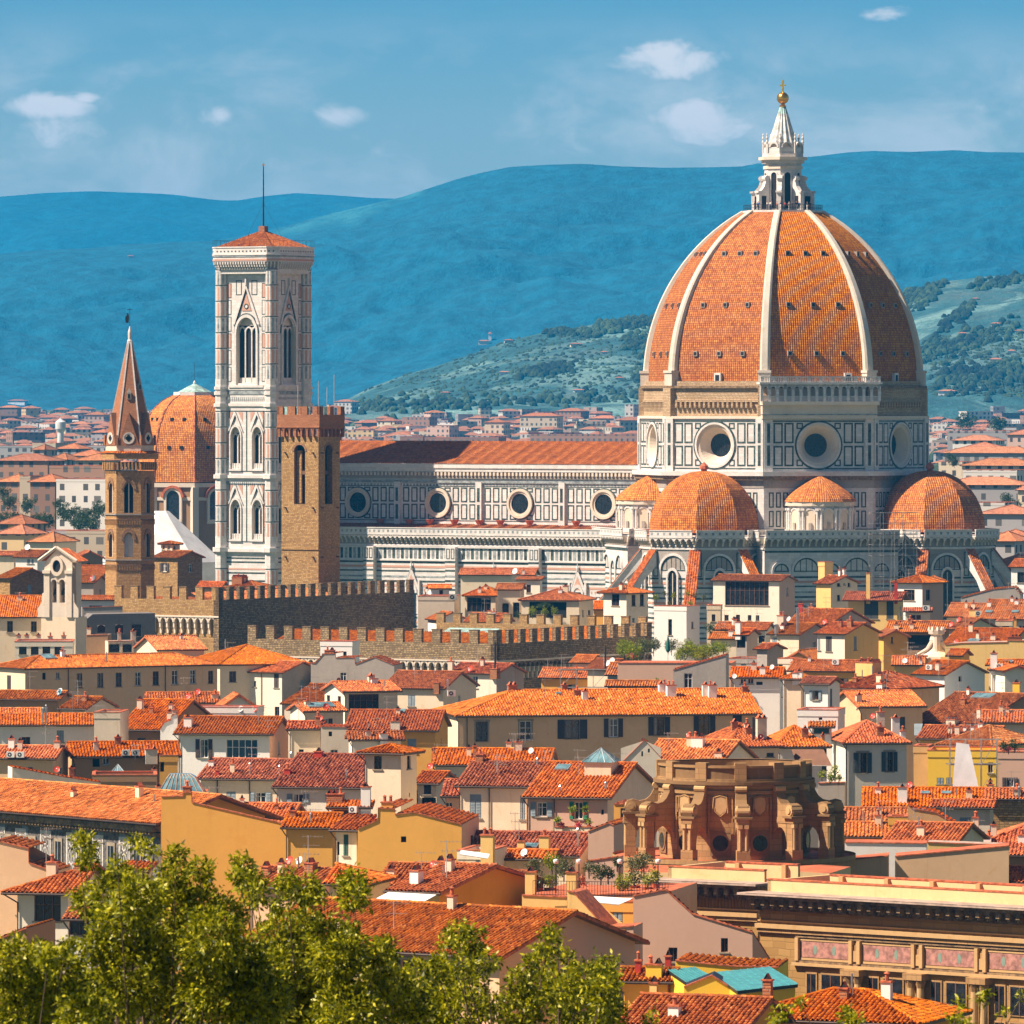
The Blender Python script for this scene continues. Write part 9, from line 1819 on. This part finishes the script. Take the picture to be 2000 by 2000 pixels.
for x, y, r, lb in ((200,320,36,'bushy plant at the left of the corner balcony'),(270,330,44,'green bushes in the middle of the corner balcony'),(345,345,40,'plant with reddish flowers at the right of the corner balcony'),(310,270,36,'tall thin plant on the corner balcony')): shrub(lb, x, y, r, 733, 'leaf_shrub')
for x, y, r, lb in ((1760,70,40,'dark bush in the left planter on the pale pink block'),(1850,60,50,'wide bush in the right planter on the pale pink block'),(1800,100,20,'orange flowers on the pale pink block')): shrub(lb, x, y, r, 713, 'petals' if r == 20 else 'leaf_dark')
# stone crest among the roofs
use('E'); sc_ = thing('stone_crest', WP(TX(1180), TY(885), 960), 'weathered white stone coat-of-arms finial with a crown, right of centre', 'sculpture', 0); mb = MB(); mb.lathe([(3.0,-3),(2.4,0),(1.6,.5),(1.0,1.0),(.8,1.6),(.95,2.2),(.75,2.8),(1.1,3.0),(1.15,3.5),(.95,3.55)], 9, 'marble_warm', smooth=False)
for k in range(9): a = 2*math.pi*k/9; mb.lathe([(.22,3.45),(.1,3.9),(0,3.95)], 4, 'marble_warm', 1.0*math.cos(a), 1.0*math.sin(a))
for sg in (-1,1): mb.tube((sg*.6,-.5,1.9),(sg*1.3,-.6,.9),.35,'marble_warm',6,.25); mb.tube((sg*1.3,-.6,.9),(sg*3.0,-.8,0),.3,'marble_warm',6,.15)
mb.tube((0,-.95,.6),(0,-.8,2.6),.45,'marble_warm',8,.5); mb.build('carving', sc_)
# trees of the middle distance
def far_tree(label, x, y, r, Y, mat='leaf_dark'): shrub(label, x, y, r, Y, mat, None, .9, 'trees in the middle distance', 'tree', 'tree')
use('N')
for i, (x, y, r, Y) in enumerate([(20,1010,60,1840),(75,1080,70,1830),(205,1110,70,1840),(110,1215,80,1700),(290,1215,70,1705),(350,1225,70,1700),(450,1090,50,1760),(480,1160,80,1745),(560,1180,80,1740),(620,1210,80,1735),(700,1200,90,1730),(750,1130,70,1740),(600,1260,70,1690),(700,1270,70,1690),(20,1190,60,1720)]):
    far_tree('%s park tree %s' % (['round','broad','dark','low','leafy'][i % 5], ['at the very left edge, upper','beside the left brown apartment block','before the second brown apartment block','low at the left above the yellow house','left of the long green-edged shed','above the long green-edged shed','left of the white balcony block','at the foot of the white balcony block, left','at the foot of the white balcony block, middle','in the belt left of the spire, lower','in the belt left of the spire, biggest','touching the brick spire, upper','just over the pale green roof edge, left','just over the pale green roof edge by the spire','at the left edge behind the yellow house'][i]), x, y, r, Y)
use('Q')
for x, y, r, Y, lb in ((1335,450,50,2150,'small tree among the cream blocks right of the drum'),(1440,710,70,1860,'tree before the long dark grey house, left'),(1400,680,50,1870,'smaller tree beside the right apse dome'),(1780,750,60,1800,'tree before the long dark grey house, right'),(1860,800,60,1790,'tree at the right edge beside the terrace house'),(1300,400,40,2300,'thin tree behind the drum edge'),(1350,240,60,3100,'dark tree below the hill, right of the drum'),(1700,120,90,3600,'tree mass at the hill foot, right'),(1450,90,90,3700,'tree mass at the hill foot, beside the drum')): far_tree(lb, x, y, r, Y)
# =============== HILL WOODS, FAR TOWN TREES AND VILLAS ===============
from mathutils.bvhtree import BVHTree
hv = []; hf = []
for nm in ('farmed_spur','wooded_ridge','ground'):
    me = bpy.data.objects[nm].data; k = len(hv); hv += [v.co.copy() for v in me.vertices]; hf += [[k+i for i in p.vertices] for p in me.polygons]
bvh = BVHTree.FromPolygons(hv, hf)
def onhill(px, py):
    h = bvh.ray_cast(Vector((0,0,CAMZ)), Vector(((px-CX)/F, 1, -(py-HOR)/F)).normalized()); return h[0]
def blob(mb, p, r, h, rg, mat, n=6):
    prof = [(r*.5,0),(r,h*.3),(r*.8,h*.65),(r*.35,h*.92),(0,h)]
    V0 = len(mb.v)
    mb.lathe([(a*rg.uniform(.85,1.15), b_) for a, b_ in prof], n, mat, 0, 0, smooth=False); 
    for i in range(V0, len(mb.v)): v = mb.v[i]; mb.v[i] = (v[0]+p.x, v[1]+p.y, v[2]+p.z)
plain('wood_dark', (0.018,0.04,0.02), 1.0, 0, 0.5, 0.02); plain('wood_mid', (0.04,0.07,0.03), 1.0, 0, 0.5, 0.02)
rg = random.Random(9); mb = MB()
for (x0, y0, x1, y1, w_, n_) in ((1165,640,1290,625,14,130),(1225,665,1290,680,22,80),(1760,560,1850,548,14,90),(1760,590,1830,570,22,110),(1800,690,1990,640,26,120),(1240,735,1300,720,16,40),(1070,648,1170,655,8,60),(1010,735,1120,715,12,70),(1900,560,1998,545,12,60),(1840,640,1900,600,16,60),(880,790,1260,775,12,90),(700,795,880,790,16,80),(1830,745,1998,730,30,170),(20,800,240,806,14,90),(270,806,640,806,12,120)):
    for k in range(int(n_*1.7)):
        f = rg.random(); p = onhill(x0+(x1-x0)*f+rg.gauss(0,4), y0+(y1-y0)*f+rg.gauss(0,w_*.45))
        if p and p.y < 7000: s_ = rg.uniform(.5,1.0); blob(mb, p-Z*1.5, 4*s_, 6.5*s_, rg, rg.choice(['wood_dark','wood_mid']))
tag(mb.build('woodland'), 'dark belts of woodland on the farmed hill behind the cathedral', 'woodland', kind='stuff')
mb = MB()
for k in range(3200):
    x = rg.uniform(680,1255) if rg.random() < .6 else rg.uniform(1815,2000); p = onhill(x, rg.uniform(655,775))
    if p and 5300 < p.y < 6500 and noise.noise(p*.004) > -.12: s_ = rg.uniform(.4,.9); blob(mb, p-Z, 2.6*s_, 3.2*s_, rg, 'wood_mid', 5)
tag(mb.build('olive_groves'), 'speckled olive groves over the farmed hill', 'olive grove', kind='stuff')
for i, (x, y, w_, h_, lb) in enumerate([(945,672,26,10,'white villa with a tower on the spur left of the drum'),(957,664,7,18,'pale tower of the white villa on the spur'),(993,668,20,8,'pale farmhouse right of the white villa'),(1125,676,28,9,'long cream villa high on the spur'),(1180,690,12,7,'small white farmhouse below the long cream villa'),(985,730,24,8,'cream farm cluster on the middle slope'),(1100,712,14,7,'little pale house on the middle slope'),(1210,742,16,9,'white house low on the spur beside the drum'),(255,503,14,6,'tiny white villa on the left blue slope'),(1945,636,22,9,'white hillside house near the right edge'),(1880,655,18,9,'white hillside house right of the dome'),(1990,650,18,9,'white hillside house cut by the right edge'),(1945,708,26,12,'large pale villa low on the right hillside'),(1850,770,40,12,'row of cream houses at the right hill foot'),(1975,690,16,10,'small pale villa near the right edge'),(1905,585,14,6,'small white house high at the right'),(35,790,44,12,'long white castle-like villa at the left hill foot'),(97,812,20,8,'small white house under the left hill'),(870,770,20,8,'cream house at the hill foot above the nave'),(1130,765,24,8,'pink house at the hill foot above the nave')]):
    p = onhill(x, y)
    if not p: continue
    k = p.y/F; root = thing('hill_villa', p-Z*1.0, lb, 'villa', R(rg.uniform(-25,25)), 'houses on the far hills'); mb = MB(); w2, hh = w_*k/2*.8, h_*k*.75; mb.box(-w2, w2, -w2*.5, w2*.5, 0, hh, 'tarp' if i % 3 else 'cream'); mb.build('wall', root); mb = MB()
    P_ = [(-w2-1,-w2*.5-1),(w2+1,-w2*.5-1),(w2+1,w2*.5+1),(-w2-1,w2*.5+1)]; mb.prism(P_, hh, hh+h_*k*.22, 'tile_far', poly2=[(-w2*.5,-.3),(w2*.5,-.3),(w2*.5,.3),(-w2*.5,.3)]); mb.build('roof', root)

mb = MB(); rg = random.Random(31)
for (xa, xb, Ya, Yb, n_) in ((640,1265,3600,6300,800),(-10,225,2700,6300,420),(1825,2005,3000,6300,380),(270,660,4300,6300,120)):
    for k in range(n_):
        Y = Ya+(Yb-Ya)*rg.random(); x = (rg.uniform(xa, xb)-CX)*Y/F; g0 = gz(Y)
        h = bvh.ray_cast(Vector((x, Y, 900)), Vector((0,0,-1)))[0]; g0 = h.z if h else g0
        if g0 > 44 or (g0 > 39 and rg.random() < .6): continue
        w_, d_, ht = rg.uniform(3,8), rg.uniform(4,7), rg.uniform(4,10); a = rg.uniform(-.6,.6); u = U(math.cos(a), math.sin(a), 0); v = U(-u.y, u.x, 0)
        if rg.random() < .25: blob(mb, U(x,Y,g0), rg.uniform(3,6), rg.uniform(6,10), rg, 'wood_mid', 6); continue
        o = U(x,Y,g0)-u*w_-v*d_; m_ = rg.choice(['far_cream','far_white','far_white','far_cream','far_pink','far_grey']); mb.obox(o, u*2*w_, v*2*d_, Z*ht, m_)
        if rg.random() < .55: mb.prism([tuple((o+u*(2*w_*i)+v*(2*d_*j))[:2]) for i, j in ((-.06,-.06),(1.06,-.06),(1.06,1.06),(-.06,1.06))], g0+ht, g0+ht+1.8, 'tile_far', poly2=[tuple((o+u*(2*w_*i)+v*(2*d_*j))[:2]) for i, j in ((.35,.48),(.65,.48),(.65,.52),(.35,.52))])
tag(mb.build('far_town'), 'dense carpet of tiny pale houses and trees on the far plain', 'town', kind='stuff')
